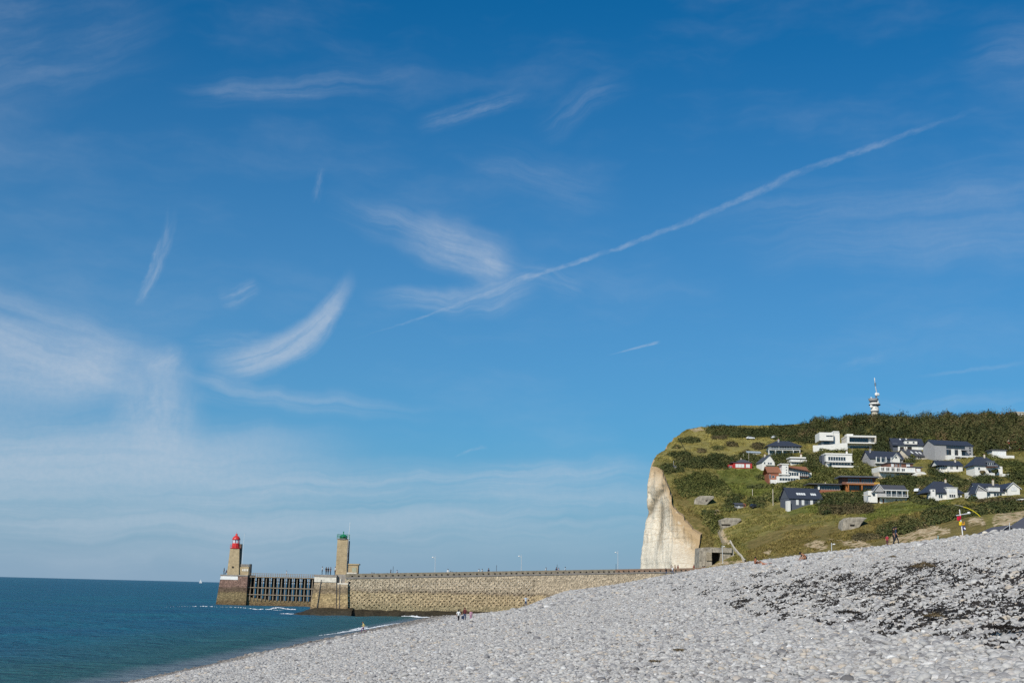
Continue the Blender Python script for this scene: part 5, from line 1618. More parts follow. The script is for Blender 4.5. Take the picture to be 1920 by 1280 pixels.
mb = MB(); mb.tube([(r(3.6), 0, zz(755)), (r(4.4), 0, zz(735)), (r(2.4), 0, zz(722)), (r(1.6), 0, zz(712))], r(1.0), 6, r1=r(0.6)); ms = mb.build("mast", M_METAL, TW_)
for z_ in (744, 741.5, 721.5, 718): 
    mb = MB(); mb.lathe([(r(1.9), zz(z_)), (r(1.9), zz(z_ - 1.1))], 8, (r(3.2 if z_ > 730 else 2.4), 0)); mb.build("aerial", M_DARKM, ms)
mb = MB(); mb.tube([(r(1.6), 0, zz(712)), (r(1.2), 0, zz(706.5))], r(0.75), 6); mb.build("mast_tip", M_WHITE, ms)
for c, rr, nm in (((r(3.8), -r(1.4), zz(738.3)), r(3.4), "dish"), ((r(7.0), -r(0.4), zz(738.3)), r(2.9), "dish"), ((r(-7.6), -r(5.5), zz(762.3)), r(3.2), "dish")):
    mb = MB(); mb.ball(c, rr, 14, 8, 1, 0.45, 1); mb.build(nm, M_WHITE, TW_, True)
mb = MB(); mb.lathe([(r(0.9), 0), (r(0.9), 0.15)], 10); oo = mb.build("porthole", M_HOLE, TW_); oo.rotation_euler = (PI / 2, 0, 0); oo.location = (r(0), -r(7.32), zz(764.6))


# --- cars on the hill
def car(px, py, length, paintm, label, rz):
    g = hill_hit(px, py)
    c = empty("parked_car", g + np.array([0, 0, 0.05]), label, "car", rz, "cars parked among the houses")
    L = length / 2
    pts = [(-L, .35), (L, .35), (L, .8), (L * .93, .95), (L * .45, 1.0), (L * .2, 1.45), (-L * .55, 1.5), (-L * .93, 1.0), (-L, .9)]
    o = MB().prism_y(pts, -.85, .85).build("body", paintm, c)
    bv = o.modifiers.new("rounded", 'BEVEL'); bv.width = .1; bv.segments = 2
    for s_ in (-1, 1):
        MB().prism_y([(L * .36, 1.02), (L * .17, 1.40), (-L * .5, 1.43), (-L * .78, 1.05)], s_ * .86, s_ * .87).build("side_window", M_GLASS, c)
    MB().add([(L * .44, -.7, 1.04), (L * .44, .7, 1.04), (L * .215, .62, 1.45), (L * .215, -.62, 1.45)], [(0, 1, 2, 3)]).build("windscreen", M_GLASS, c)
    for sx_ in (-.62, .62):
        for sy_ in (-1, 1):
            mb = MB(); mb.lathe([(.31, -.1), (.31, .1)], 14); w_ = mb.build("wheel", M_DARKM, c)
            w_.rotation_euler = (PI / 2, 0, 0); w_.location = (L * sx_, .82 * sy_, .31)
    for s_ in (-.55, .55):
        mb = MB(); mb.ball((L, s_, .7), .12, 8, 5, .4, 1, 1); mb.build("headlight", M_CURT, c)


M_CARW = paint("white_car_paint", (0.78, 0.78, 0.78), 0.25, 0.02, 0.6)
M_CARD = paint("dark_car_paint", (0.03, 0.035, 0.045), 0.25, 0.02, 0.6)
car(1721.5, 926, 4.2, M_CARW, "white car parked on the lane left of the big slate roof", 0.9)
car(1454.5, 820.5, 4.4, M_CARW, "white car parked above the hip roofed house", 0.05)
car(1407, 824, 4.2, M_CARW, "white car standing alone on the dry grass slope", 0.0)
car(1415, 952, 3.8, M_CARD, "dark car parked beside the brick gabled shed", 0.3)

# --- posts and lamps on the land
for px, y0, y1, lab, r_ in ((1411, 930, 916.5, "short pale pole in the meadow left of the taller pole", .1), (1449.5, 947, 916.5, "tall pale pole left of the dark slate house", .13), (1394, 863, 849.5, "thin pole standing behind the red boarded house", .06), (1404, 868, 848.5, "taller thin pole at the right end of the red boarded house", .07),
                        (1598, 855, 840, "thin pole right of the white terraced house", .06)):
    g = hill_hit(px, y0); t = at(px, y1, g[1])
    o = MB().tube([(0, 0, -.5), (0, 0, t[2] - g[2])], r_, 6).build("pole", M_CREAM); o.location = g; tag(o, lab, "pole")
for px, y0, y1, lab, Y in ((1355.5, 1056, 1022, "white street lamp in front of the quay bunker", 426.0), (1560.5, 1050, 1017, "white street lamp behind the shingle crest right of the crouching sunbather", 330.0)):
    g = at(px, y0, Y); t = at(px - 1.5, y1, Y)
    gz = float(hill_z(np.array([g[0]]), np.array([Y]))[0])
    L = empty("street_lamp", (g[0], Y, gz), lab, "street lamp")
    hgt = t[2] - gz; dx_ = t[0] - g[0]
    mb = MB(); mb.tube([(0, 0, -.3), (dx_, 0, hgt)], .13, 6, r1=.09); mb.build("post", M_METAL, L)
    mb = MB(); mb.tube([(dx_, 0, hgt - .5), (dx_ + .5, 0, hgt - .4)], .06, 5); mb.build("bracket", M_METAL, L)
    mb = MB(); mb.ball((dx_ + .65, 0, hgt - .35), .3, 10, 6, 1.2, .8, .6); mb.build("lamp_head", M_WHITE, L, True)
FE = empty("wire_fence", hill_hit(1276, 828), "thin dark fence line curving down the dry grass by the cliff", "fence")
fo = np.array(FE.location); fp = [(1275, 827), (1277, 833), (1280, 839), (1284, 846), (1289, 853), (1293, 858)]
fpt = [hill_hit(*q) - fo for q in fp]
pm_ = MB().box(-.07, .07, -.07, .07, -.2, 1.2).mesh("fence_post"); pm_.materials.append(M_WOODD)
for q in fpt:
    o = link("fence_post", pm_, None, FE); o.location = q
for z_ in (.6, 1.1):
    MB().tube([(q[0], q[1], q[2] + z_) for q in fpt], .05, 4).build("wire", M_WOODD, FE)


# ------------------------------------------------------------------ shrubs, hedges, trees and grass
def leaf_material(name, stops, spec=0.12):
    m, nt, b = new_mat(name)
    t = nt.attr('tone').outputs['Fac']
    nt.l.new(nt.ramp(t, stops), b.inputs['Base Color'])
    b.inputs['Roughness'].default_value = 0.8
    b.inputs['Specular IOR Level'].default_value = spec
    return m


M_DKLEAF = leaf_material("dark_foliage", [(0.0, (0.0260, 0.0360, 0.0144)), (0.4, (0.0576, 0.0691, 0.0244)), (0.7, (0.1008, 0.1036, 0.0346)), (0.9, (0.1584, 0.1368, 0.0490)), (1.0, (0.2159, 0.1584, 0.0720))])
M_GRLEAF = leaf_material("green_foliage", [(0.0, (0.0336, 0.0430, 0.0134)), (0.4, (0.0780, 0.0887, 0.0255)), (0.7, (0.1411, 0.1411, 0.0403)), (1.0, (0.2419, 0.2083, 0.0739))])
M_BRLEAF = leaf_material("brown_scrub_foliage", [(0.0, (0.0300, 0.0276, 0.0144)), (0.4, (0.0720, 0.0624, 0.0288)), (0.7, (0.1260, 0.1008, 0.0456)), (1.0, (0.2040, 0.1440, 0.0720))])
M_WDLEAF = leaf_material("autumn_wood_foliage", [(0.0, (0.0253, 0.0322, 0.0138)), (0.35, (0.0529, 0.0621, 0.0230)), (0.6, (0.0851, 0.0885, 0.0310)), (0.8, (0.1207, 0.1058, 0.0414)), (1.0, (0.1552, 0.1092, 0.0540))])
M_BARK = paint("bark", (0.09, 0.07, 0.05), 0.9, 0.2)

NPT = 150000
_wy = RNG.uniform(385, 735, NPT)
_xe = edge_x(_wy)
_wx = _xe + 0.6 + RNG.uniform(0, 1, NPT) * (0.48 * _wy + 22 - _xe)
_wz = hill_z(_wx, _wy)
WPTS = np.stack([_wx, _wy, _wz], 1)
_free = np.ones(NPT, bool)
for (hx_, hy_, hw_, hd_, rz_) in HOUSE_PADS:
    ddx, ddy = _wx - hx_, _wy - hy_
    lx = ddx * math.cos(rz_) + ddy * math.sin(rz_); ly = -ddx * math.sin(rz_) + ddy * math.cos(rz_)
    _free &= ~((np.abs(lx) < hw_) & (ly > -1.6) & (ly < hd_))
WPX0, _ = proj(WPTS)
USED = np.zeros(NPT, bool)


def leaf_cloud(C, R, Hh, n, size, rng, tone_c, up=0.25):
    """leaf-sized quads spread through domed crowns: C (k,3) centres, R radii, Hh heights"""
    k = len(C)
    per = np.maximum(18, (n * R * R).astype(int))
    idx = np.repeat(np.arange(k), per)
    N = len(idx)
    th = rng.uniform(0, 2 * PI, N)
    cz = rng.uniform(-0.25, 1.0, N)
    sr = np.sqrt(np.clip(1 - cz ** 2, 0, 1))
    nrm = np.stack([sr * np.cos(th), sr * np.sin(th), cz], 1)
    lump = 1.0 + 0.20 * np.sin(3.1 * th + idx * 1.7) * sr + 0.14 * np.sin(5.3 * th + 4.0 * cz + idx)
    rad = rng.uniform(0.66, 1.04, N) ** 0.6 * lump * rng.uniform(0.93, 1.06, N)
    P = C[idx] + nrm * np.stack([R[idx], R[idx], Hh[idx]], 1) * rad[:, None]
    d = nrm + rng.normal(0, 0.20, (N, 3)); d[:, 2] += up
    d /= np.linalg.norm(d, axis=1)[:, None]
    a = np.cross(d, rng.normal(0, 1, (N, 3))); a /= np.linalg.norm(a, axis=1)[:, None] + 1e-9
    b = np.cross(d, a)
    s = size * rng.uniform(0.55, 1.35, N)[:, None]
    bend = d * s * 0.25
    q = np.stack([P - a * s, P - b * s * 0.7 + bend, P + a * s, P + b * s * 0.7 + bend], 1)
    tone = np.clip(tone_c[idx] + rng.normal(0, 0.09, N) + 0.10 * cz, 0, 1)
    return q.reshape(-1, 3), np.repeat(tone, 4)


def cloud_obj(name, q, tone, mat, parent=None):
    F = np.arange(len(q)).reshape(-1, 4)
    return np_mesh(name, q, F, mat, parent, False, {'tone': tone})


def pick_spots(poly, hgt, spacing, keep_free=True, jit=2.0, seed=0):
    P = WPTS + np.array([0, 0, hgt * 0.45])
    xs = [p[0] for p in poly]; ys = [p[1] for p in poly]
    m = (WPX0[:, 0] > min(xs) - 20) & (WPX0[:, 0] < max(xs) + 20) & (WPX0[:, 1] > min(ys) - 30) & (WPX0[:, 1] < max(ys) + 40)
    if keep_free: m &= _free
    ii = np.nonzero(m)[0]
    px, _ = proj(P[ii])
    ins = soft_poly(px[:, 0], px[:, 1], poly, jit, seed) > 0.5
    ii = ii[ins]
    USED[ii] = True
    if len(ii) == 0: return ii
    cell = (WPTS[ii, :2] / spacing).astype(int)
    _, first = np.unique(cell[:, 0] * 100003 + cell[:, 1], return_index=True)
    return ii[first]


def thicket(name, poly, hgt, mat, label, cat, rad=1.7, spacing=None, size=0.42, tone=0.45, dens=16, seed=0, kind=None, group=None, jit=2.5):
    rng = np.random.default_rng(500 + seed)
    ii = pick_spots(poly, hgt, spacing or rad * 0.95, True, jit, seed)
    if len(ii) < 1:
        print('no spots for', label); return None
    C = WPTS[ii].copy()
    R = rad * rng.uniform(0.65, 1.35, len(ii)); H = hgt * rng.uniform(0.65, 1.2, len(ii)) * (0.85 + 0.5 * vnoise(C[:, 0] / 9, C[:, 1] / 9, seed))
    C[:, 2] -= 0.15
    q, t = leaf_cloud(C, R, H, dens, size, rng, np.clip(tone + rng.normal(0, 0.16, len(ii)) + 0.35 * vnoise(C[:, 0] / 14, C[:, 1] / 14, seed + 3), 0, 1))
    o = cloud_obj(name, q, t, mat)
    return tag(o, label, cat, group, kind)


def z1p(pts, sc=5.3333, ox=1200, oy=760):
    return [(ox + x / sc, oy + y / sc) for x, y in pts]


def z2p(pts):
    return z1p(pts, 5.0526, 1540, 760)


HEDGES = [
    ("thicket", z1p([(665, 215), (760, 200), (880, 203), (1000, 225), (1060, 215), (1055, 245), (960, 262), (820, 272), (755, 292), (712, 262)]), 2.6, M_DKLEAF, "dark thicket on the skyline above the dry grass"),
    ("thicket", z1p([(920, 290), (1000, 240), (1250, 225), (1510, 198), (1590, 235), (1560, 300), (1480, 332), (1390, 315), (1300, 292), (1000, 302)]), 2.8, M_DKLEAF, "long dark thicket belt below the skyline left of the wood"),
    ("hedge", z1p([(395, 328), (480, 315), (575, 318), (570, 350), (470, 364), (408, 352)]), 1.8, M_DKLEAF, "short dark hedge on the dry slope at the cliff top"),
    ("thicket", z1p([(290, 472), (480, 462), (500, 520), (470, 560), (520, 600), (440, 592), (360, 560), (385, 515)]), 2.0, M_DKLEAF, "ragged shrubs running down from the cliff top to the mast hut"),
    ("thicket", z1p([(490, 525), (620, 500), (800, 485), (870, 508), (950, 505), (935, 560), (870, 602), (700, 598), (520, 602)]), 2.6, M_DKLEAF, "large dark thicket left of the red boarded house"),
    ("hedge", z1p([(955, 500), (1080, 485), (1200, 515), (1195, 580), (1110, 585), (1080, 540), (985, 540)]), 2.2, M_DKLEAF, "dark hedge behind the red boarded house"),
    ("hedge", z1p([(118, 590), (240, 584), (340, 592), (400, 612), (425, 634), (260, 652), (150, 636)]), 2.2, M_DKLEAF, "dark hedge on the very edge of the chalk cliff"),
    ("scrub", z1p([(330, 742), (520, 682), (640, 656), (745, 682), (820, 760), (900, 830), (935, 885), (760, 892), (600, 897), (420, 900), (405, 860), (345, 770)]), 1.5, M_GRLEAF, "broad smooth dome of dark green scrub above the gun bunker"),
    ("bush", z1p([(878, 915), (1000, 885), (985, 985), (925, 1042), (880, 1000)]), 2.4, M_DKLEAF, "dark bush left of the brick gabled shed"),
    ("bush", z1p([(1085, 925), (1160, 905), (1235, 908), (1230, 985), (1170, 985), (1120, 960)]), 2.4, M_DKLEAF, "dark bush above the parked dark car"),
    ("bush", z1p([(632, 1090), (700, 1068), (800, 1108), (818, 1180), (750, 1245), (682, 1195)]), 3.0, M_GRLEAF, "round green bush beside the broken bunker"),
    ("hedge", z1p([(1335, 495), (1500, 478), (1490, 560), (1400, 592), (1350, 560)]), 2.4, M_DKLEAF, "dark hedge between the gabled cottage and the hip roofed house"),
    ("thicket", z1p([(1640, 480), (1830, 470), (1840, 600), (1700, 625), (1660, 592)]), 2.8, M_DKLEAF, "dark trees between the stepped white house and the terraced house"),
    ("thicket", z1p([(1735, 625), (1920, 605), (1930, 715), (1720, 722)]), 2.4, M_GRLEAF, "green shrubs right of the brick and white house"),
    ("hedge", z1p([(1270, 775), (1700, 762), (1920, 730), (1925, 785), (1690, 800), (1500, 812), (1300, 805)]), 2.2, M_GRLEAF, "long green hedge below the brick and white house"),
    ("hedge", z1p([(1235, 870), (1470, 850), (1470, 935), (1360, 945), (1240, 900)]), 1.6, M_GRLEAF, "low green shrubs left of the dark slate house"),
    ("hedge", z1p([(1330, 310), (1560, 290), (1560, 340), (1450, 345), (1390, 330)]), 2.0, M_DKLEAF, "dark hedge behind the hip roofed house"),
    ("hedge", z1p([(1110, 790), (1250, 780), (1250, 810), (1110, 815)]), 1.3, M_DKLEAF, "row of low dark bushes in the green meadow"),
    ("hedge", z2p([(-10, 412), (230, 425), (240, 455), (0, 465)]), 2.0, M_GRLEAF, "green hedge under the terrace wall of the modern villa"),
    ("thicket", z2p([(300, 420), (440, 430), (442, 600), (500, 640), (430, 662), (335, 600), (300, 480)]), 2.4, M_GRLEAF, "green shrubs between the terraced house and the slate roofed house"),
    ("hedge", z2p([(-10, 600), (170, 600), (430, 650), (440, 685), (190, 692), (-10, 690)]), 2.2, M_GRLEAF, "green hedge above the orange timber house"),
    ("hedge", z2p([(540, 692), (900, 662), (1130, 660), (1185, 700), (1020, 745), (990, 790), (820, 795), (760, 742), (545, 742)]), 2.2, M_DKLEAF, "wide dark hedge below the long terrace house"),
    ("hedge", z2p([(1090, 632), (1250, 660), (1450, 730), (1440, 800), (1335, 800), (1320, 760), (1240, 722)]), 2.2, M_DKLEAF, "dark hedge climbing right of the big slate roof"),
    ("bush", z2p([(1030, 545), (1100, 532), (1145, 610), (1090, 642), (1042, 600)]), 2.8, M_DKLEAF, "dark round bush left of the plain white house"),
    ("hedge", z2p([(0, 830), (440, 805), (400, 850), (440, 885), (460, 930), (0, 935)]), 2.2, M_DKLEAF, "dark hedge right of the dark slate house"),
    ("scrub", z2p([(-10, 935), (170, 940), (470, 930), (480, 1000), (180, 1012), (100, 985), (-10, 1000)]), 1.8, M_BRLEAF, "brown scrub below the balconied house"),
    ("hedge", z2p([(825, 830), (900, 835), (1060, 900), (1085, 925), (1000, 922), (850, 882)]), 1.8, M_DKLEAF, "hedge beside the lane with the white car"),
    ("thicket", z2p([(1000, 1005), (1150, 940), (1300, 955), (1480, 940), (1640, 915), (1930, 905), (1930, 990), (1640, 1002), (1620, 1085), (1590, 1150), (1480, 1015), (1300, 1055), (1250, 1005), (1200, 1135), (1100, 1115), (1010, 1065)]), 2.2, M_DKLEAF, "large dark scrub behind the flag mast"),
    ("scrub", z2p([(690, 1110), (800, 1062), (900, 1080), (965, 1122), (900, 1182), (800, 1172), (700, 1242), (620, 1232), (540, 1192), (560, 1132)]), 1.8, M_DKLEAF, "dark scrub behind the standing couple"),
    ("scrub", z2p([(1060, 1175), (1200, 1132), (1300, 1130), (1590, 1142), (1560, 1225), (1100, 1260)]), 1.2, M_BRLEAF, "low brown scrub around the foot of the flag mast"),
    ("hedge", z2p([(1480, 882), (1900, 866), (1930, 890), (1500, 905)]), 1.3, M_BRLEAF, "reddish hedge in front of the white barn like house"),
    ("bush", z2p([(1420, 815), (1480, 805), (1490, 870), (1430, 885)]), 2.2, M_DKLEAF, "dark bush left of the white barn like house"),
    ("hedge", z2p([(1640, 470), (1690, 520), (1840, 522), (1930, 560), (1930, 600), (1760, 592), (1680, 560), (1650, 520)]), 2.0, M_GRLEAF, "green hedge under the flat roofed annexe"),
    ("thicket", z2p([(1760, 620), (1830, 640), (1930, 640), (1930, 720), (1840, 722), (1800, 692)]), 2.6, M_DKLEAF, "dark shrubs right of the dark roofed white house"),
    ("hedge", z2p([(1440, 655), (1560, 655), (1690, 682), (1660, 715), (1540, 722), (1440, 680)]), 1.8, M_DKLEAF, "dark hedge below the dark roofed white house"),
    ("hedge", z2p([(1490, 415), (1610, 410), (1620, 470), (1560, 500), (1500, 470)]), 2.2, M_GRLEAF, "green shrubs between the large grey house and the annexe"),
    ("hedge", z2p([(790, 480), (860, 470), (880, 520), (800, 525)]), 2.0, M_DKLEAF, "dark bush between the slate roofed house and the skylight house"),
    ("bush", z1p([(355, 388), (382, 388), (384, 415), (357, 415)]), 1.4, M_DKLEAF, "single dark bush near the top of the cliff"),
    ("bush", z1p([(885, 365), (940, 362), (938, 395), (890, 395)]), 1.4, M_BRLEAF, "single brown bush in the middle of the dry grass"),
    ("bush", z1p([(1145, 375), (1215, 370), (1215, 425), (1165, 425)]), 1.6, M_BRLEAF, "brown bush left of the hip roofed house"),
    ("bush", z1p([(755, 405), (808, 405), (805, 438), (758, 438)]), 1.2, M_DKLEAF, "pair of small dark bushes on the dry grass"),
    ("bush", z1p([(595, 425), (640, 425), (640, 455), (600, 455)]), 1.0, M_BRLEAF, "small rusty bush at the left of the dry grass"),
    ("bush", z1p([(1035, 445), (1080, 445), (1075, 480), (1035, 478)]), 2.0, M_BRLEAF, "brown bush at the left end of the pale roofed shed"),
    ("scrub", z1p([(730, 300), (860, 292), (860, 325), (740, 330)]), 0.9, M_BRLEAF, "low brown scrub strip across the dry grass"),
    ("bush", z1p([(850, 985), (935, 1010), (930, 1045), (860, 1050)]), 1.6, M_GRLEAF, "green bush below the brick gabled shed"),
    ("bush", z1p([(1200, 690), (1260, 690), (1270, 755), (1230, 765)]), 1.8, M_DKLEAF, "dark bush at the left corner of the brick wing"),
    ("scrub", z1p([(640, 1040), (740, 1040), (740, 1085), (650, 1090)]), 1.0, M_DKLEAF, "low dark scrub above the round green bush"),
    ("scrub", z2p([(860, 1130), (960, 1120), (1010, 1180), (960, 1215), (880, 1190)]), 0.9, M_BRLEAF, "brown scrub on the bare earth right of the couple"),
    ("scrub", z2p([(1690, 1060), (1800, 1050), (1860, 1085), (1750, 1125), (1690, 1110)]), 0.9, M_BRLEAF, "tufts of scrub on the bare earth above the dark roofs"),
    ("scrub", z2p([(330, 1215), (560, 1205), (600, 1240), (520, 1262), (340, 1258)]), 0.8, M_BRLEAF, "low brown scrub on the bare earth left of the red topped child"),
    ("bush", z1p([(1830, 1010), (1905, 1000), (1900, 1060), (1840, 1060)]), 1.6, M_DKLEAF, "dark bush under the right corner of the dark slate house"),
]
for i, (nm, poly, hg, mt, lab) in enumerate(HEDGES):
    cat = {"thicket": "thicket", "hedge": "hedge", "scrub": "scrub", "bush": "bush"}[nm]
    big = (max(p[0] for p in poly) - min(p[0] for p in poly)) > 45
    sm = nm in ("scrub",)
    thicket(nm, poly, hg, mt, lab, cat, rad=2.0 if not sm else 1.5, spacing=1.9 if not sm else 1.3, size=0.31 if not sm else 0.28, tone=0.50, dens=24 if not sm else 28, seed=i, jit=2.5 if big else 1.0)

# the wood along the ridge reads as one mass of crowns
WOOD = [(1488, 814), (1506, 797), (1535, 788), (1575, 790), (1600, 783), (1640, 781), (1690, 784), (1750, 786), (1850, 786), (1960, 786), (1990, 840), (1960, 850), (1925, 838), (1890, 838),
        (1870, 842), (1834, 842), (1828, 824), (1752, 824), (1742, 822), (1735, 826), (1675, 824), (1672, 842), (1648, 842), (1642, 812), (1545, 812), (1535, 822), (1505, 824)]
rng = np.random.default_rng(77)
ii = pick_spots(WOOD, 5.0, 6.0, True, 2.0, 99)
C = WPTS[ii].copy()
C[:, :2] += rng.uniform(-1.5, 1.5, (len(ii), 2)); C[:, 2] = hill_z(C[:, 0], C[:, 1])
pxw, _ = proj(C)
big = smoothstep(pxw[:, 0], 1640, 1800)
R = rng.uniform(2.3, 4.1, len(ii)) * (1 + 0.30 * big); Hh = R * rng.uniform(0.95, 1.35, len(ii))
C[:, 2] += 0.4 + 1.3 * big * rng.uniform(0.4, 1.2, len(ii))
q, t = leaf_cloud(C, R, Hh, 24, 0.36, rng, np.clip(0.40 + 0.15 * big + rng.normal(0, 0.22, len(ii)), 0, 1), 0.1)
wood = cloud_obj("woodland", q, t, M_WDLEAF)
tag(wood, "dense brown green wood covering the top of the slope under the signal tower", None, None, 'stuff')


# single trees that can be told apart
def tree(px, py, top, width, mat, label, shape='round', tone=0.4, seed=0, dY=0.0, base=None):
    rng = np.random.default_rng(900 + seed)
    g = hill_hit(px, py) if base is None else np.array(base)
    s = g[1] / FPX
    Ht = (py - top) * s; Wd = width * s
    e = empty("tree" if shape != 'cone' else "conifer", g, label, "tree")
    mb = MB(); mb.tube([(0, 0, -0.6), (0.1, 0, Ht * 0.35), (0.0, 0.1, Ht * 0.75)], 0.09 + Ht * 0.02, 6, r1=0.05)
    for k in range(5):
        a = k * 1.3 + seed; z0 = Ht * (0.22 + 0.08 * k)
        mb.tube([(0, 0, z0), (math.cos(a) * Wd * .2, math.sin(a) * Wd * .2, z0 + Ht * .14), (math.cos(a) * Wd * .36, math.sin(a) * Wd * .36, z0 + Ht * .2)], .05 + Ht * .006, 4, r1=.02)
    mb.build("trunk", M_BARK, e)
    if shape == 'cone':
        k = 26
        zc = np.linspace(0.12, 0.96, k) * Ht; rr = Wd * 0.55 * (1 - np.linspace(0.05, 0.97, k)) + 0.25
        aa = np.arange(k) * 2.4
        C = np.stack([np.cos(aa) * rr * 0.5, np.sin(aa) * rr * 0.5, zc], 1); R = rr * 0.75; H_ = rr * 0.7 + 0.3
    else:
        k = 16
        C = rng.normal(0, 1, (k, 3)); C /= np.linalg.norm(C, axis=1)[:, None]
        C *= rng.uniform(0.3, 0.75, k)[:, None] * np.array([Wd * .5, Wd * .5, Ht * .36]); C[:, 2] += Ht * 0.60
        R = Wd * rng.uniform(0.16, 0.27, k); H_ = R * 0.95
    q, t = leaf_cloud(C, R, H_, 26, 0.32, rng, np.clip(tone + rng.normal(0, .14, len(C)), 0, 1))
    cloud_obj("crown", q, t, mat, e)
    return e


TREES = [(1807, 824, 798, 17, M_DKLEAF, "dark pointed conifer standing in the wood above the large grey house", 'cone', .28), (1745, 838, 814, 24, M_GRLEAF, "bright green tree touching the left end of the large grey house", 'round', .5),
         (1877, 842, 826, 20, M_BRLEAF, "reddish brown tree left of the red tiled house", 'round', .6), (1866, 812, 786, 26, M_WDLEAF, "broad brown crown in the middle of the wood at right", 'round', .6),
         (1893, 800, 772, 30, M_WDLEAF, "tall crown on the skyline near the ridge house", 'round', .5), (1850, 794, 771, 34, M_WDLEAF, "highest broad crown on the wooded skyline", 'round', .45), (1822, 796, 776, 26, M_WDLEAF, "rounded crown left of the highest skyline crown", 'round', .5),
         (1788, 800, 779, 26, M_WDLEAF, "skyline crown at the right of the gap in the wood", 'round', .55), (1738, 798, 778, 26, M_WDLEAF, "flat crown at the left of the gap in the wood", 'round', .4), (1695, 812, 790, 28, M_WDLEAF, "rusty crown below the pale field on the skyline", 'round', .7),
         (1660, 806, 786, 26, M_WDLEAF, "dark crown just right of the signal tower foot", 'round', .35), (1612, 800, 779, 34, M_DKLEAF, "dark rounded crown just left of the signal tower foot", 'round', .35), (1917, 822, 790, 30, M_WDLEAF, "brown crown at the frame edge below the ridge house", 'round', .6),
         (1768, 818, 796, 26, M_WDLEAF, "green brown crown above the large grey house ridge", 'round', .45), (1915, 905, 882, 22, M_DKLEAF, "dark tree at the frame edge right of the dark roofed white house", 'round', .35),
         (1866, 893, 876, 14, M_DKLEAF, "small dark tree in front of the dark roofed white house", 'round', .4), (1842, 893, 880, 12, M_BRLEAF, "small red leaved tree at the left front of the dark roofed white house", 'round', .75),
         (1710, 862, 851, 14, M_GRLEAF, "small green tree in front of the skylight house gable", 'round', .45), (1590, 795, 783, 26, M_DKLEAF, "low dark crown on the skyline right of the pale ridge grass", 'round', .35)]
for i, tdef in enumerate(TREES):
    px, py, top, wd, mt, lab, shp, tn = tdef
    tree(px, py, top, wd, mt, lab, shp, tn, i)

# pale field strip on the skyline
f0 = at(1693, 785, 716); 
fd = empty("stubble_field_bank", (at(1690, 785, 716)[0], 716, at(1690, 785, 716)[2] - 1.5), "pale straw coloured bank on the skyline right of the signal tower", "bank")
fx_ = lambda p: at(p, 785, 716)[0] - fd.location[0]
MB().prism_y([(fx_(1672), -3), (fx_(1718), -3), (fx_(1716), 1.9), (fx_(1700), 2.6), (fx_(1680), 2.5)], 0, 8).build("bank", paint("straw_grass", (0.42, 0.32, 0.17), 0.95, 0.12, 0.1), fd)

# tussocks: short rough grass over the open slope, coloured by its zone
def grass_material():
    m, nt, b = new_mat("tussock_grass")
    P = nt.n.new('ShaderNodeNewGeometry').outputs['Position']
    c, f, n2 = zone_nodes(nt, P)
    k = nt.smooth(nt.attr('tone').outputs['Fac'], 0.0, 1.0, 0.55, 1.5)
    c = nt.mix(1.0, c, nt.comb(k, k, nt.m('MULTIPLY', k, 0.95)), 'MULTIPLY')
    nt.l.new(c, b.inputs['Base Color'])
    b.inputs['Roughness'].default_value = 0.95
    b.inputs['Specular IOR Level'].default_value = 0.05
    return m


sel = np.nonzero(_free & ~USED)[0]
gp = WPX0[sel]
bb = np.zeros(len(sel))
for i, p in enumerate(BARE): bb = np.maximum(bb, soft_poly(gp[:, 0], gp[:, 1], p, 3.0, i))
sel = sel[(bb < 0.5) & (gp[:, 0] < 1990)]
patch = vnoise(WPTS[sel, 0] / 6, WPTS[sel, 1] / 8, 203) + 0.5 * vnoise(WPTS[sel, 0] / 2.5, WPTS[sel, 1] / 3, 204)
sel = sel[patch > -0.12]
gp = WPX0[sel]
N = len(sel)
za = {}
for key, polys, jit, s0 in (('dry', DRY, 5.0, 20), ('meadow', MEADOW, 5.0, 30), ('brown', BROWN, 6.0, 40)):
    v_ = np.zeros(N)
    for i, p in enumerate(polys): v_ = np.maximum(v_, soft_poly(gp[:, 0], gp[:, 1], p, jit, s0 + i))
    za[key] = np.repeat(v_, 12)
B = WPTS[sel]
sz = RNG.uniform(0.35, 0.8, N) * (1 + 0.8 * (patch[patch > -0.12] if len(patch) != N else patch))
tris = []
for k in range(4):
    a = RNG.uniform(0, 2 * PI, N)
    dx_, dy_ = np.cos(a), np.sin(a)
    off = RNG.normal(0, 0.25, (N, 2))
    base = B + np.stack([off[:, 0], off[:, 1], np.zeros(N)], 1)
    w_ = 0.30 * sz
    lean = RNG.normal(0, 0.22, (N, 2)) * sz[:, None]
    tris.append(np.stack([base - np.stack([dx_ * w_, dy_ * w_, np.full(N, .12)], 1), base + np.stack([dx_ * w_, dy_ * w_, np.full(N, -.12)], 1),
                          base + np.stack([lean[:, 0], lean[:, 1], 0.62 * sz], 1)], 1))
T = np.stack(tris, 1).reshape(-1, 3)
tone = np.repeat(np.clip(RNG.normal(0.5, 0.2, N), 0, 1), 12)
gr = np_mesh("grass", T, np.arange(len(T)).reshape(-1, 3), grass_material(), None, False, dict(tone=tone, **za))
tag(gr, "rough olive and straw coloured grass covering the open slope", None, None, 'stuff')


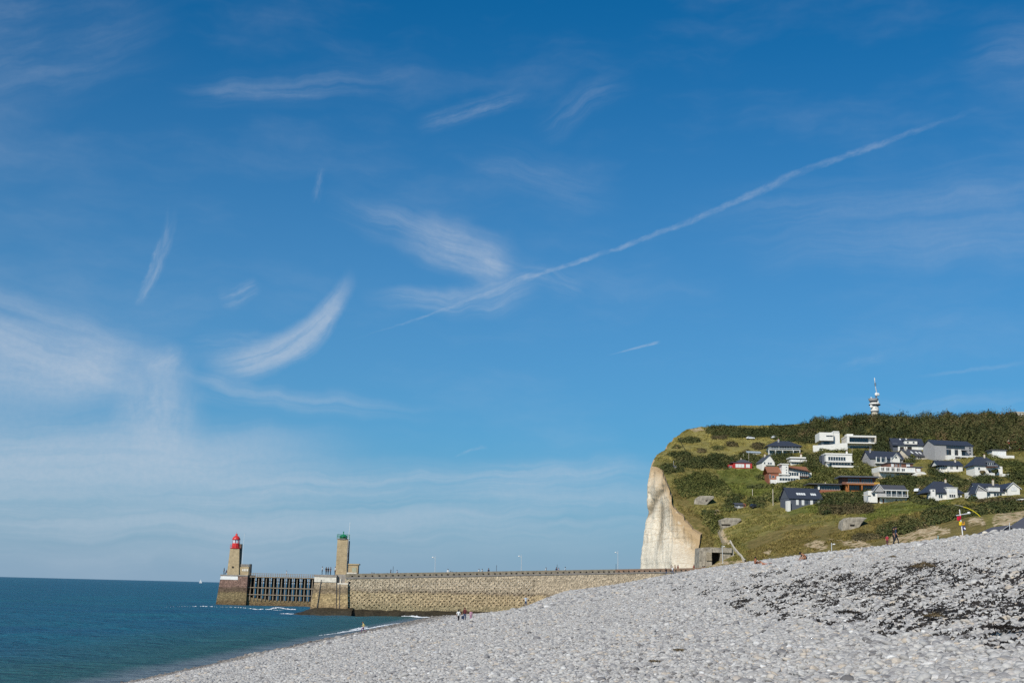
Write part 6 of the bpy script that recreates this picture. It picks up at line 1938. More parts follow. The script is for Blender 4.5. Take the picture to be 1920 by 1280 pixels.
# ------------------------------------------------------------------ people
SK = (0.42, 0.23, 0.15); SKT = (0.36, 0.15, 0.085)
BASEJ = dict(pel=(0, 0, .95), sp=(0, .01, 1.15), ch=(0, .01, 1.36), nk=(0, 0, 1.50), hd=(0, -.02, 1.60), ht=(0, -.01, 1.70),
             sL=(.17, .01, 1.42), eL=(.22, .03, 1.14), wL=(.23, -.04, .90), hL=(.22, -.07, .80), sR=(-.17, .01, 1.42), eR=(-.22, .03, 1.14), wR=(-.23, -.04, .90), hR=(-.22, -.07, .80),
             qL=(.09, 0, .90), kL=(.10, -.02, .50), aL=(.10, .03, .09), tL=(.11, -.14, .035), qR=(-.09, 0, .90), kR=(-.10, -.02, .50), aR=(-.10, .03, .09), tR=(-.11, -.14, .035))
RAD = dict(pel=.125, sp=.115, ch=.13, nk=.055, hd=.095, ht=.075, sL=.065, eL=.045, wL=.032, hL=.036, qL=.09, kL=.06, aL=.042, tL=.036)
BONES = [('pel', 'sp'), ('sp', 'ch'), ('ch', 'nk'), ('nk', 'hd'), ('hd', 'ht'), ('ch', 'sL'), ('sL', 'eL'), ('eL', 'wL'), ('wL', 'hL'), ('ch', 'sR'), ('sR', 'eR'), ('eR', 'wR'), ('wR', 'hR'),
         ('pel', 'qL'), ('qL', 'kL'), ('kL', 'aL'), ('aL', 'tL'), ('pel', 'qR'), ('qR', 'kR'), ('kR', 'aR'), ('aR', 'tR')]
REG = {('ch', 'nk'): 1, ('nk', 'hd'): 0, ('hd', 'ht'): 0, ('pel', 'sp'): 1, ('sp', 'ch'): 1, ('ch', 'sL'): 1, ('ch', 'sR'): 1, ('sL', 'eL'): 1, ('sR', 'eR'): 1, ('eL', 'wL'): 0, ('eR', 'wR'): 0, ('wL', 'hL'): 0, ('wR', 'hR'): 0,
       ('pel', 'qL'): 2, ('pel', 'qR'): 2, ('qL', 'kL'): 2, ('qR', 'kR'): 2, ('kL', 'aL'): 2, ('kR', 'aR'): 2, ('aL', 'tL'): 3, ('aR', 'tR'): 3}
POSES = {
    'stand': {},
    'walk': dict(kL=(.10, -.16, .52), aL=(.10, -.22, .10), tL=(.11, -.38, .06), kR=(-.10, .06, .52), aR=(-.10, .30, .17), tR=(-.11, .18, .06), eL=(.22, .14, 1.15), wL=(.22, .14, .92), hL=(.21, .12, .82), eR=(-.22, -.06, 1.14), wR=(-.22, -.20, .95), hR=(-.21, -.25, .87)),
    'run': dict(kL=(.10, -.30, .62), aL=(.10, -.22, .22), tL=(.11, -.38, .16), kR=(-.10, .16, .52), aR=(-.10, .50, .40), tR=(-.11, .50, .24), eL=(.25, .20, 1.18), wL=(.25, .02, 1.05), hL=(.24, -.06, 1.03), eR=(-.27, -.02, 1.18), wR=(-.26, -.20, 1.12), hR=(-.25, -.28, 1.14), hd=(0, -.10, 1.60), ht=(0, -.12, 1.70), nk=(0, -.05, 1.50)),
    'arms': dict(eL=(.40, .0, 1.28), wL=(.58, -.02, 1.12), hL=(.64, -.03, 1.06), eR=(-.40, 0, 1.28), wR=(-.58, -.02, 1.12), hR=(-.64, -.03, 1.06), kL=(.10, -.08, .52), aL=(.10, -.02, .10), tL=(.11, -.18, .05), kR=(-.10, .05, .50), aR=(-.10, .18, .12), tR=(-.11, .04, .04)),
    'hold': dict(eL=(.26, .0, 1.16), wL=(.34, -.02, .93), hL=(.38, -.02, .86), eR=(-.26, .02, 1.16), wR=(-.26, -.10, .96), hR=(-.25, -.14, .88)),
    'sit': dict(pel=(0, 0, .15), sp=(0, .02, .34), ch=(0, 0, .54), nk=(0, -.03, .68), hd=(0, -.06, .79), ht=(0, -.06, .89), sL=(.17, -.01, .60), sR=(-.17, -.01, .60), eL=(.24, -.14, .40), wL=(.16, -.34, .36), hL=(.08, -.40, .38), eR=(-.24, -.14, .40), wR=(-.16, -.34, .36), hR=(-.08, -.40, .38),
                qL=(.10, -.05, .14), kL=(.13, -.40, .42), aL=(.12, -.62, .08), tL=(.12, -.78, .04), qR=(-.10, -.05, .14), kR=(-.13, -.40, .42), aR=(-.12, -.62, .08), tR=(-.12, -.78, .04)),
    'bench': dict(pel=(0, 0, .50), sp=(0, .02, .70), ch=(0, 0, .90), nk=(0, -.02, 1.04), hd=(0, -.04, 1.15), ht=(0, -.04, 1.25), sL=(.17, 0, .96), sR=(-.17, 0, .96), eL=(.22, -.02, .70), wL=(.18, -.22, .58), hL=(.14, -.30, .56), eR=(-.22, -.02, .70), wR=(-.18, -.22, .58), hR=(-.14, -.30, .56),
                  qL=(.10, -.06, .48), kL=(.11, -.46, .50), aL=(.11, -.48, .09), tL=(.11, -.64, .04), qR=(-.10, -.06, .48), kR=(-.11, -.46, .50), aR=(-.11, -.48, .09), tR=(-.11, -.64, .04)),
    'lie': dict(pel=(0, 0, .12), sp=(0, .18, .14), ch=(0, .38, .20), nk=(0, .52, .28), hd=(0, .62, .36), ht=(0, .70, .42), sL=(.17, .42, .22), sR=(-.17, .42, .22), eL=(.28, .40, .05), wL=(.30, .16, .04), hL=(.30, .06, .04), eR=(-.28, .40, .05), wR=(-.30, .16, .04), hR=(-.30, .06, .04),
                qL=(.10, -.08, .11), kL=(.11, -.46, .26), aL=(.11, -.82, .07), tL=(.12, -.96, .12), qR=(-.10, -.08, .11), kR=(-.11, -.48, .10), aR=(-.11, -.90, .06), tR=(-.12, -1.0, .14)),
    'crouch': dict(pel=(0, .08, .26), sp=(0, -.06, .42), ch=(0, -.24, .52), nk=(0, -.38, .58), hd=(0, -.48, .62), ht=(0, -.57, .64), sL=(.17, -.26, .55), sR=(-.17, -.26, .55), eL=(.24, -.38, .30), wL=(.20, -.52, .10), hL=(.19, -.58, .05), eR=(-.24, -.38, .30), wR=(-.20, -.52, .10), hR=(-.19, -.58, .05),
                   qL=(.11, .06, .24), kL=(.17, -.28, .36), aL=(.14, .02, .08), tL=(.15, -.14, .04), qR=(-.11, .06, .24), kR=(-.17, -.28, .20), aR=(-.14, .16, .08), tR=(-.15, .02, .04)),
}
_pose_cache = {}


def pose_mesh(pose, bare=False):
    key = (pose, bare)
    if key in _pose_cache: return _pose_cache[key]
    J = dict(BASEJ); J.update(POSES[pose])
    names = list(J)
    me = bpy.data.meshes.new("skeleton")
    me.from_pydata([J[n] for n in names], [(names.index(a), names.index(b)) for a, b in BONES], [])
    o = bpy.data.objects.new("skeleton", me); COL.objects.link(o)
    sk_ = o.modifiers.new("skin", 'SKIN'); sk_.use_smooth_shade = True; sk_.branch_smoothing = 0.3
    for i, n in enumerate(names):
        r_ = RAD.get(n) or RAD.get(n[0] + 'L', .05)
        v = me.skin_vertices[0].data[i]
        v.radius = (r_, r_ * (0.78 if n in ('sp', 'ch', 'pel') else 1.0)); v.use_root = (n == 'pel')
    ss = o.modifiers.new("sub", 'SUBSURF'); ss.levels = 1; ss.render_levels = 1
    dg = bpy.context.evaluated_depsgraph_get(); dg.update()
    out = bpy.data.meshes.new_from_object(o.evaluated_get(dg), preserve_all_data_layers=False, depsgraph=dg)
    bpy.data.objects.remove(o)
    segs = [(np.array(J[a]), np.array(J[b]), REG[(a, b)]) for a, b in BONES]
    nv = len(out.polygons); c = np.zeros(nv * 3); out.polygons.foreach_get('center', c); c = c.reshape(-1, 3)
    best = np.full(nv, 1e9); reg = np.zeros(nv, int)
    for a, b, r_ in segs:
        ab = b - a; t = np.clip(((c - a) @ ab) / (ab @ ab), 0, 1)
        d = np.linalg.norm(c - a - t[:, None] * ab, axis=1)
        k = d < best; best[k] = d[k]
        rr = np.full(nv, r_)
        if bare and r_ == 1: rr[:] = 0
        if bare and r_ == 3: rr[:] = 0
        if bare and r_ == 2:
            rr = np.where(np.linalg.norm(c - np.array(J['pel']), axis=1) < 0.24, 2, 0)
        reg[k] = rr[k]
    out.name = "person_body"
    while len(out.materials) < 4: out.materials.append(None)
    out.polygons.foreach_set('material_index', reg.astype(np.int32))
    out.polygons.foreach_set('use_smooth', [True] * nv)
    out.update()
    hv = Vector(J['ht']) - Vector(J['hd']); hd = Vector(J['hd'])
    _pose_cache[key] = (out, hd, hv.normalized())
    return _pose_cache[key]


def pm(c):
    nm = "cloth_%02x%02x%02x" % tuple(int(min(1, x) * 255) for x in c)
    return paint(nm, c, 0.85, 0.06, 0.1)


def person(loc, pose, rz, shirt, trousers, label, hair=(0.03, 0.02, 0.015), size=1.0, skin=SK, bare=False, long_hair=False, group=None, shoe=(0.05, 0.05, 0.05), arms=False):
    mesh, hd, hv = pose_mesh(pose, bare)
    e = empty("person", loc, label, "person", rz, group)
    o = link("body", mesh, None, e)
    o.scale = (size,) * 3
    for i, c in enumerate((skin, shirt, trousers, shoe)):
        o.material_slots[i].link = 'OBJECT'
        o.material_slots[i].material = pm(c)
    mb = MB()
    c = hd + hv * 0.045 + Vector((0, 0.022, 0.012))
    mb.ball(c, 0.108, 10, 7, 0.92, 0.98, 1.0)
    if long_hair: mb.ball(c + Vector((0, .05, -.13)), 0.10, 8, 6, 0.8, 0.5, 1.3)
    h_ = mb.build("hair", pm(hair), e, True); h_.scale = (size,) * 3
    f = Vector((0, -1, 0)); 
    mb = MB(); n_ = hd + hv * 0.0 + Vector((0, -.102, .0)); mb.ball(n_, .018, 6, 4, .8, 1.1, 1.2); nn = mb.build("nose", pm(skin), e, True); nn.scale = (size,) * 3
    return e


def on_beach(px, py):
    x, y, z = beach_hit(px, py)
    return np.array([x, y, float(beach_z(np.array([x]), np.array([y]))[0]) + 0.06])


def stand_at(px, Y):
    x = at(px, 1100, Y)[0]
    return np.array([x, Y, float(beach_z(np.array([x]), np.array([float(Y)]))[0]) + 0.08])


BLK = (0.02, 0.02, 0.025); NAVY = (0.03, 0.045, 0.09); JEAN = (0.05, 0.085, 0.17); WHT = (0.72, 0.72, 0.70); MAR = (0.12, 0.03, 0.035)
# beach walkers
person(stand_at(684.5, 155), 'run', -1.2, (0.62, 0.52, 0.22), (0.20, 0.05, 0.16), "child in a yellow top and purple trousers running along the water edge", (0.16, .10, .05), 0.80, long_hair=True)
person(stand_at(861.5, 160), 'walk', 2.7, WHT, BLK, "woman in a white top and dark trousers walking left of the trio", BLK, 0.95, long_hair=True)
person(stand_at(873, 160), 'hold', 3.1, MAR, JEAN, "adult in a maroon top and blue jeans in the middle of the trio", (0.12, .04, .03), 1.0)
person(stand_at(884.5, 160), 'hold', -2.9, (0.55, 0.30, 0.38), (0.42, 0.16, 0.27), "child in pink clothes held by the hand at the right of the trio", (0.25, .15, .08), 0.76, long_hair=True)
bg = stand_at(869.5, 159.7); o = MB().box(-.16, .16, -.08, .08, .42, .78).build("shoulder_bag", pm(NAVY)); o.location = bg; tag(o, "dark shoulder bag carried by the adult in the trio", "bag")
person(stand_at(986.5, 186), 'arms', 0.5, (0.55, 0.62, 0.70), JEAN, "boy in pale blue with his arms spread on the shingle ridge by the jetty", BLK, 0.95)
person(stand_at(1249, 262), 'walk', 0.3, BLK, JEAN, "walker in black under the jetty parapet near the cliff", BLK, 0.86)
person(stand_at(1261, 258), 'walk', 0.2, WHT, JEAN, "walker in a white top under the jetty parapet near the cliff", BLK, 0.95)
# sunbathers
person(on_beach(1416, 1060.5), 'sit', 1.9, SKT, (0.05, .03, .03), "tanned sunbather sitting upright on the shingle crest", BLK, 1.08, SKT, True)
person(on_beach(1437, 1060), 'lie', 1.2, SKT, (0.35, .04, .04), "tanned sunbather lying back right of the sitting one", (0.2, .1, .05), 1.0, (0.48, .21, .13), True)
person(on_beach(1511, 1052.5), 'crouch', -1.45, SKT, (0.04, .03, .04), "tanned sunbather bending forward over a towel", BLK, 1.12, (0.40, .19, .11), True)
tw = on_beach(1502, 1053); o = MB().box(-.9, .9, -.5, .5, .0, .06).build("beach_towel", M_WHITE); o.location = tw; o.rotation_euler = (0, -.08, .2); tag(o, "white towel spread in front of the bending sunbather", "towel")
# couple and child
person(on_beach(1676, 1021), 'stand', 1.4, (0.03, .018, .018), BLK, "left adult of the dark couple standing on the crest", BLK, 1.04)
person(on_beach(1680.5, 1020.5), 'walk', 1.1, NAVY, (0.02, .025, .04), "right adult of the dark couple, in navy, standing on the crest", BLK, 1.03)
person(on_beach(1664, 1026), 'walk', -0.5, (0.40, .05, .07), (0.10, .03, .05), "child in a red top beside the dark couple", BLK, 0.66)


# people on the jetties
def on_jet(px, back=2.6):
    yy = float(wall_y(at(px, 1072, 280)[0])) + back
    x = at(px, 1072, yy)[0]
    u = (x - WALL_A[0]) / UXn[0]
    return np.array([x, yy, jtop(u) - 1.05])


JP = [(697.5, 'bench', BLK, BLK, "left one of two dark figures huddled near the green lighthouse hut", 1.0), (701.5, 'bench', BLK, NAVY, "right one of two dark figures huddled near the green lighthouse hut", .95),
      (726.5, 'sit', NAVY, BLK, "small seated figure left of the tall dark walker", 1.2), (732.8, 'stand', BLK, BLK, "tall dark walker between the huddled pair and the white one", 1.02), (744.5, 'walk', (0.5, .5, .55), BLK, "walker in pale top right of the tall dark walker", .96),
      (839.8, 'stand', WHT, NAVY, "white topped figure just right of the first jetty lamp", 1.0), (845.0, 'bench', BLK, BLK, "dark figure bent beside the white topped one", 1.0), (848.5, 'bench', NAVY, BLK, "dark seated figure at the right of the bent one", .92), (855.0, 'sit', BLK, BLK, "low dark seated figure on the jetty right of the first lamp", 1.2),
      (898.0, 'walk', WHT, (0.4, .36, .3), "left walker of the white pair on the jetty", .95), (904.0, 'walk', (0.65, .62, .58), NAVY, "right walker of the white pair on the jetty", .95), (916.0, 'stand', NAVY, BLK, "dark walker right of the white pair on the jetty", 1.02),
      (1023.7, 'stand', WHT, (0.5, .5, .5), "lone walker in white right of the middle jetty lamp", 1.0), (1043.3, 'stand', NAVY, BLK, "dark blue figure of the couple on the jetty", 1.0), (1047.6, 'stand', (0.6, .36, .36), BLK, "pink topped figure of the couple on the jetty", .95),
      (1059.7, 'stand', (0.6, .68, .74), NAVY, "figure in pale blue right of the couple on the jetty", 1.02), (1056.8, 'sit', BLK, BLK, "low dark shape of a seated person by the pale blue figure", 1.1),
      (1258.3, 'walk', (0.22, .13, .08), (0.12, .08, .06), "left of three strollers in front of the chalk cliff", 1.08), (1265.5, 'walk', (0.5, .38, .28), (0.10, .07, .06), "middle of three strollers in front of the chalk cliff", 1.05), (1271.3, 'stand', (0.25, .10, .08), BLK, "right of three strollers in front of the chalk cliff", 1.08),
      (1301.0, 'stand', (0.35, .10, .07), (0.2, .08, .05), "lone stroller in rusty red at the right foot of the cliff", 1.05), (1317.5, 'sit', (0.45, .05, .05), WHT, "seated figure in red by the quay bunker", 1.6), (1321.5, 'sit', BLK, BLK, "seated figure in black by the quay bunker", 1.6)]
rnd = random.Random(9)
for px, ps, sh, tr, lab, sz_ in JP:
    person(on_jet(px), ps, rnd.uniform(-2.6, 2.6), sh, tr, lab, BLK, sz_)
phz = pho[2] + zt + 0.42
for px, ps, sh, lab, sz_ in ((596.3, 'stand', WHT, "white topped figure at the left end of the pierhead", .95), (604.5, 'stand', BLK, "left of the two dark figures on the pierhead", .9), (608.0, 'stand', BLK, "right of the two dark figures on the pierhead", .88),
                            (613.2, 'stand', (0.03, .03, .05), "dark figure turned away in the middle of the pierhead", .9), (621.8, 'stand', (0.5, .48, .48), "figure in pale grey left of the red one on the pierhead", .96), (624.8, 'stand', (0.45, .06, .08), "figure in red left of the green lighthouse tower", .92), (627.8, 'bench', (0.6, .35, .38), "seated figure in pink at the green lighthouse tower", 1.0)):
    x = at(px, 1076, 262.0)[0]
    person((x, 267.0 + rnd.uniform(0, 1), float(pho[2] + zt + 0.424)), ps, rnd.uniform(-2, 2), sh, BLK, lab, BLK, sz_)
for px, ps, sh, lab in ((419.6, 'stand', BLK, "dark angler at the left end of the red light jetty head"), (424.4, 'bench', NAVY, "seated figure beside the dark angler on the red light jetty head")):
    x = at(px, 1078, Yn + 1.2)[0]
    person((x, Yn + 1.2, float(nho[2] + ztn + 0.303)), ps, rnd.uniform(-2, 2), sh, BLK, lab, BLK, 1.0)
person((at(537, 1078, Yn + 3)[0], Yn + 3, float(dz + 0.283)), 'walk', 1.4, WHT, (0.4, .4, .4), "walker in white alone on the timber trestle", BLK, 1.0)
# far walkers on the headland skyline
for px, py, lab in ((1334.5, 803, "dark walker on the headland skyline left of the thicket"), (1337, 803.2, "second dark walker on the headland skyline left of the thicket"), (1388.5, 799.5, "lone dark walker on the skyline further right")):
    g = hill_hit(px, py + 1)
    person(g, 'walk', 1.2, BLK, BLK, lab, BLK, 1.0)

# ------------------------------------------------------------------ flag mast, bent pole, roofs behind the crest, boat
def flag_mesh(w, h, wav, seed):
    nu, nv = 9, 6
    V = []
    for i in range(nu):
        for j in range(nv):
            u = i / (nu - 1); v = j / (nv - 1)
            V.append((u * w * 0.9, wav * math.sin(u * 5 + v + seed) * (0.3 + u), -v * h - 0.18 * u * h + 0.06 * math.sin(u * 6 + seed)))
    F = grid_faces(nu, nv)
    return np.array(V), F


Yf = 172.0
fb = at(1805.5, 1004, Yf); gx_, gz_ = fb[0], float(beach_z(np.array([fb[0]]), np.array([Yf]))[0])
topw = at(1799, 954.5, Yf); kx = (topw[0] - fb[0]) / (topw[2] - fb[2])
FM = empty("flag_mast", (fb[0] + kx * (gz_ - fb[2]), Yf, gz_), "leaning white mast with crossarm flying red, yellow and blue flags behind the crest", "flag mast")
lx = lambda px, py: (at(px, py, Yf)[0] - FM.location[0], at(px, py, Yf)[2] - gz_)
tp = lx(1799, 954.5)
MB().tube([(0, 0, -.3), (tp[0], 0, tp[1])], 0.085, 8, r1=.06).build("pole", M_WHITE, FM)
a_, b_2 = lx(1792.5, 966), lx(1816, 962)
MB().tube([(a_[0], 0, a_[1]), (b_2[0], 0, b_2[1])], 0.06, 6).build("crossarm", M_METAL, FM)
mb = MB(); mb.ball((b_2[0] + .05, 0, b_2[1] + .06), 0.20, 12, 8, 1.2, 1, .8); mb.build("ball", M_WHITE, FM, True)
for (px, py, w, hh_, mats, sd_, nm) in ((1801.5, 966.8, -0.62, 0.52, pm((0.55, .015, .05)), 1, "flag"), (1803, 977, -0.42, 0.50, pm((0.75, .50, .02)), 2, "flag"), (1803.4, 977.4, 0.40, 0.42, pm((0.80, .38, .05)), 3, "flag"), (1803.5, 985.5, 0.46, 0.52, pm((0.05, .05, .20)), 4, "flag")):
    V_, F_ = flag_mesh(w, hh_, .06, sd_)
    q_ = lx(px, py)
    fo_ = np_mesh(nm, V_ + np.array([q_[0], -.09 - .02 * sd_, q_[1]]), F_, mats, FM, True)
    so_ = fo_.modifiers.new("cloth_thickness", 'SOLIDIFY'); so_.thickness = 0.015
V_, F_ = flag_mesh(.24, .20, .05, 6); q_ = lx(1806, 988.5)
np_mesh("flag_patch", V_ + np.array([q_[0], -.22, q_[1]]), F_, M_WHITE, FM, True)
q_ = lx(1804.5, 979.5)
mb = MB(); mb.ball((q_[0], -.2, q_[1]), .10, 8, 6, 1.3, .4, .8); mb.build("flag_knot", M_DARKM, FM)
# bent yellow pole
Yb = 176.0
rt = at(1851, 1002, Yb); rz_ = float(beach_z(np.array([rt[0]]), np.array([Yb]))[0])
BP = empty("bent_pole", (rt[0], Yb, rz_), "long thin yellow pole bowing to the left above the flag mast", "pole")
lb = lambda px, py: (at(px, py, Yb)[0] - rt[0], 0, at(px, py, Yb)[2] - rz_)
MB().tube([(0, 0, -.3), lb(1847, 985), lb(1838, 968)], .012, 6).build("shaft", M_WOODD, BP)
MB().tube([lb(1838, 968), lb(1832, 962.5), lb(1824, 957), lb(1815, 952.5), lb(1806, 949.5)], .055, 6, r1=.05).build("yellow_tip", pm((0.72, .58, .03)), BP)
MB().tube([lb(1806, 949.5), lb(1799, 947.4), lb(1790, 945.8)], .03, 6, r1=.015).build("tip", M_CREAM, BP)
# dark roofs behind the crest
for (xa, xp, xb, yp, lab, Yr) in ((1857, 1892, 1908, 984, "dark grey pitched roof with a small mast showing over the shingle crest", 205.0), (1900, 1960, 1985, 961, "larger dark grey roof at the frame edge behind the crest", 212.0)):
    g = at(xp, 1000, Yr); gz = float(beach_z(np.array([g[0]]), np.array([Yr]))[0])
    e = empty("beach_hut", (g[0], Yr, gz), lab, "hut")
    X_ = lambda px: at(px, 1000, Yr)[0] - g[0]
    zt_ = at(xp, yp, Yr)[2] - gz; ze = at(xa, 999, Yr)[2] - gz
    MB().prism_y([(X_(xa), ze), (X_(xp), zt_), (X_(xb), ze + (zt_ - ze) * .3), (X_(xb), ze + (zt_ - ze) * .3 - .2), (X_(xp), zt_ - .2), (X_(xa), ze - .2)], -0.3, 7.3).build("roof", pm((0.105, .105, .125)), e)
    MB().prism_y([(X_(xa) + .4, -.5), (X_(xb) - .3, -.5), (X_(xb) - .3, ze + (zt_ - ze) * .3 - .15), (X_(xp), zt_ - .25), (X_(xa) + .4, ze - .1)], 0, 7).build("wall", pm((0.10, .10, .12)), e)
    MB().box(X_(xp) - .05, X_(xp) + .05, -.36, -.31, ze - 1, zt_ + .35).build("mast", M_METAL, e)
    MB().tube([(X_(xp), -.33, zt_), (X_(xa) + 1.2, -.33, ze + .1)], .03, 5).build("roof_trim", M_METAL, e)
pb_ = at(1847, 1000, 150.0)
o = MB(); g = on_beach(1847, 1001)
e = empty("beach_bag", g, "small white and tan bag lying on the crest below the dark roofs", "bag")
mb = MB(); mb.ball((0, 0, .16), .22, 10, 6, 1.2, .8, .8); mb.build("bag", M_WSTAIN, e, True); mb = MB(); mb.ball((.3, 0, .12), .15, 8, 6, 1, 1, .8); mb.build("bundle", M_CREAM, e, True)
g = on_beach(1759, 1010.5)
o = MB().tube([(0, 0, -.1), (0, 0, .5)], .035, 6).build("marker_post", pm((0.25, .5, .5))); o.location = g; tag(o, "tiny pale turquoise post on the crest left of the flag mast", "post")
# sailing boat far out
Ys = 5200.0; bx = at(376, 1090, Ys)[0]
SB = empty("sailing_boat", (bx, Ys, 0.0), "tiny white sailing boat on the horizon left of the red light", "boat", 0.3)
MB().prism_y([(-5, .2), (4.5, .2), (6, 1.6), (-5.5, 1.4)], -1.3, 1.3).build("hull", M_WHITE, SB)
MB().tube([(0.5, 0, 1.4), (0.5, 0, 15)], .12, 6).build("mast", M_METAL, SB)
MB().prism_y([(0.2, 2.4), (-5, 2.6), (0.3, 14.6)], -.05, .05).build("mainsail", M_WHITE, SB)
MB().prism_y([(0.8, 12.5), (5.4, 2.0), (1.2, 2.4)], -.04, .04).build("jib", M_WHITE, SB)


# ------------------------------------------------------------------ pebbles on the beach
def pebble_material():
    m, nt, b = new_mat("pebble")
    P = nt.n.new('ShaderNodeNewGeometry').outputs['Position']
    r_ = nt.n.new('ShaderNodeObjectInfo').outputs['Random']
    col = nt.ramp(r_, [(0.0, (0.15, 0.14, 0.135)), (0.08, (0.27, 0.255, 0.25)), (0.22, (0.37, 0.35, 0.33)), (0.60, (0.46, 0.438, 0.412)), (0.84, (0.53, 0.505, 0.475)), (0.91, (0.50, 0.42, 0.33)), (0.95, (0.44, 0.40, 0.37)), (1.0, (0.70, 0.68, 0.65))])
    n_ = nt.noise(nt.vm('MULTIPLY', P, (1, 1, 1)), 22.0, 4.0, 0.65)
    k = nt.smooth(n_, 0.3, 0.75, 0.82, 1.12)
    col = nt.mix(1.0, col, nt.comb(k, k, k), 'MULTIPLY')
    _, _, pz = nt.sep(P)
    wet = nt.smooth(pz, 0.75, 0.25)
    col = nt.mix(wet, col, nt.mix(1.0, col, (0.5, 0.47, 0.44), 'MULTIPLY'))
    nt.l.new(col, b.inputs['Base Color'])
    b.inputs['Roughness'].default_value = 0.75
    b.inputs['Specular IOR Level'].default_value = 0.25
    return m


M_PEB = pebble_material()


def beach_scatter(y0, y1, step, jit, rng):
    X, Y = np.meshgrid(np.arange(-30, 0.44 * y1 + 3, step), np.arange(y0, y1, step), indexing='ij')
    X = X.ravel() + rng.uniform(-jit, jit, X.size) * step; Y = Y.ravel() + rng.uniform(-jit, jit, Y.size) * step
    k = (X > shore_x(Y) - 0.6) & (X < crest_x(Y) + 2) & (np.abs(X) < 0.425 * Y + 3.6)
    X, Y = X[k], Y[k]
    Z = beach_z(X, Y)
    P = np.stack([X, Y, Z], 1)
    px, dep = proj(P)
    mg = 60 + 1.8 * FPX / np.maximum(Y, 5)
    k = (px[:, 1] < 1330 + 0.3 * mg) & (px[:, 0] > -mg) & (px[:, 0] < 1930 + mg)
    return P[k], px[k]


rng = np.random.default_rng(23)
PA, pxA = beach_scatter(7.5, 27.0, 0.050, 0.5, rng)
PB, pxB = beach_scatter(27.0, 56.0, 0.064, 0.5, rng)
PC, pxC = beach_scatter(56.0, 100.0, 0.100, 0.5, rng)
PD, pxD = beach_scatter(100.0, 302.0, 0.26, 0.5, rng)
k_ = PD[:, 1] < np.where(PD[:, 0] < 47, wall_y(PD[:, 0]) - 0.3, 302); PD = PD[k_]
sD = 0.115 * np.exp(rng.normal(0, 0.30, len(PD)))
sA = 0.0265 * np.exp(rng.normal(0, 0.32, len(PA)))
sB = 0.0325 * np.exp(rng.normal(0, 0.30, len(PB)))
sC = 0.047 * np.exp(rng.normal(0, 0.30, len(PC)))
# coarser stones gather in bands along the slope
coarse = smoothstep(fbm(PA[:, 0] / 2.2, PA[:, 1] / 5.0, 131, 3), -0.1, 0.4) + 0.8 * smoothstep(pxA[:, 0], 1650, 1950)
sA = np.minimum(sA * (1 + 0.22 * coarse), 0.078)
PP = np.concatenate([PA, PB, PC, PD]); SS = np.concatenate([sA, sB, sC, sD])
# the 300 largest in view become pebbles of their own
vis = (pxA[:, 0] > 900) & (pxA[:, 0] < 1925) & (pxA[:, 1] < 1290) & (pxA[:, 1] > 1150)
score = np.where(vis, sA / np.maximum(PA[:, 1], 1), 0)
top = np.argsort(-score)[:300]
keep = np.ones(len(PP), bool); keep[top] = False


def pebble_mesh(seed):
    r2 = random.Random(seed)
    bm = bmesh.new(); bmesh.ops.create_icosphere(bm, subdivisions=2, radius=1.0)
    ph = [r2.uniform(0, 6) for _ in range(6)]
    for v in bm.verts:
        c = v.co.copy()
        f_ = 1 + .10 * math.sin(2.1 * c.x + ph[0]) + .09 * math.sin(2.6 * c.y + ph[1]) + .06 * math.sin(3.7 * c.z + ph[2] + c.x)
        v.co = c * f_
    me = bpy.data.meshes.new("pebble"); bm.to_mesh(me); bm.free()
    me.polygons.foreach_set('use_smooth', [True] * len(me.polygons))
    me.materials.append(M_PEB)
    return me


pebs = [pebble_mesh(i) for i in range(6)]
for n_, i in enumerate(top):
    o = link("pebble", pebs[n_ % 6], None, beach)
    s = float(sA[i])
    o.scale = (s * random.uniform(.95, 1.5), s * random.uniform(.85, 1.15), s * random.uniform(.5, .75))
    o.rotation_euler = (random.uniform(-.45, .45), random.uniform(-.45, .45), random.uniform(0, 6.28))
    o.location = (PA[i, 0], PA[i, 1], PA[i, 2] + 0.35 * s)

PR, SR = PP[keep], SS[keep]
n = len(PR)
sc = np.stack([SR * rng.uniform(.9, 1.5, n), SR * rng.uniform(.8, 1.15, n), SR * rng.uniform(.5, .8, n)], 1)
rot = np.stack([rng.normal(0, .32, n), rng.normal(0, .32, n), rng.uniform(0, 6.28, n)], 1)
PR = PR + np.stack([np.zeros(n), np.zeros(n), SR * rng.uniform(.05, .55, n)], 1)
pme = bpy.data.meshes.new("beach_pebbles")
pme.vertices.add(n); pme.vertices.foreach_set('co', PR.astype(np.float32).ravel())
for nm_, arr in (('psize', sc), ('protation', rot)):
    a = pme.attributes.new(nm_, 'FLOAT_VECTOR', 'POINT'); a.data.foreach_set('vector', arr.astype(np.float32).ravel())
pme.update()
po = link("beach_pebbles", pme, None)
tag(po, "countless grey and buff flint pebbles covering the beach", None, None, 'stuff')
ng = bpy.data.node_groups.new("scatter_pebbles", 'GeometryNodeTree')
ng.interface.new_socket("Geometry", in_out='INPUT', socket_type='NodeSocketGeometry')
ng.interface.new_socket("Geometry", in_out='OUTPUT', socket_type='NodeSocketGeometry')
gi = ng.nodes.new('NodeGroupInput'); go = ng.nodes.new('NodeGroupOutput')
ico = ng.nodes.new('GeometryNodeMeshIcoSphere'); ico.inputs['Subdivisions'].default_value = 2; ico.inputs['Radius'].default_value = 1.0
nz = ng.nodes.new('ShaderNodeTexNoise'); nz.inputs['Scale'].default_value = 1.1
vs = ng.nodes.new('ShaderNodeVectorMath'); vs.operation = 'SUBTRACT'; vs.inputs[1].default_value = (.5, .5, .5)
vsc = ng.nodes.new('ShaderNodeVectorMath'); vsc.operation = 'SCALE'; vsc.inputs['Scale'].default_value = 0.7
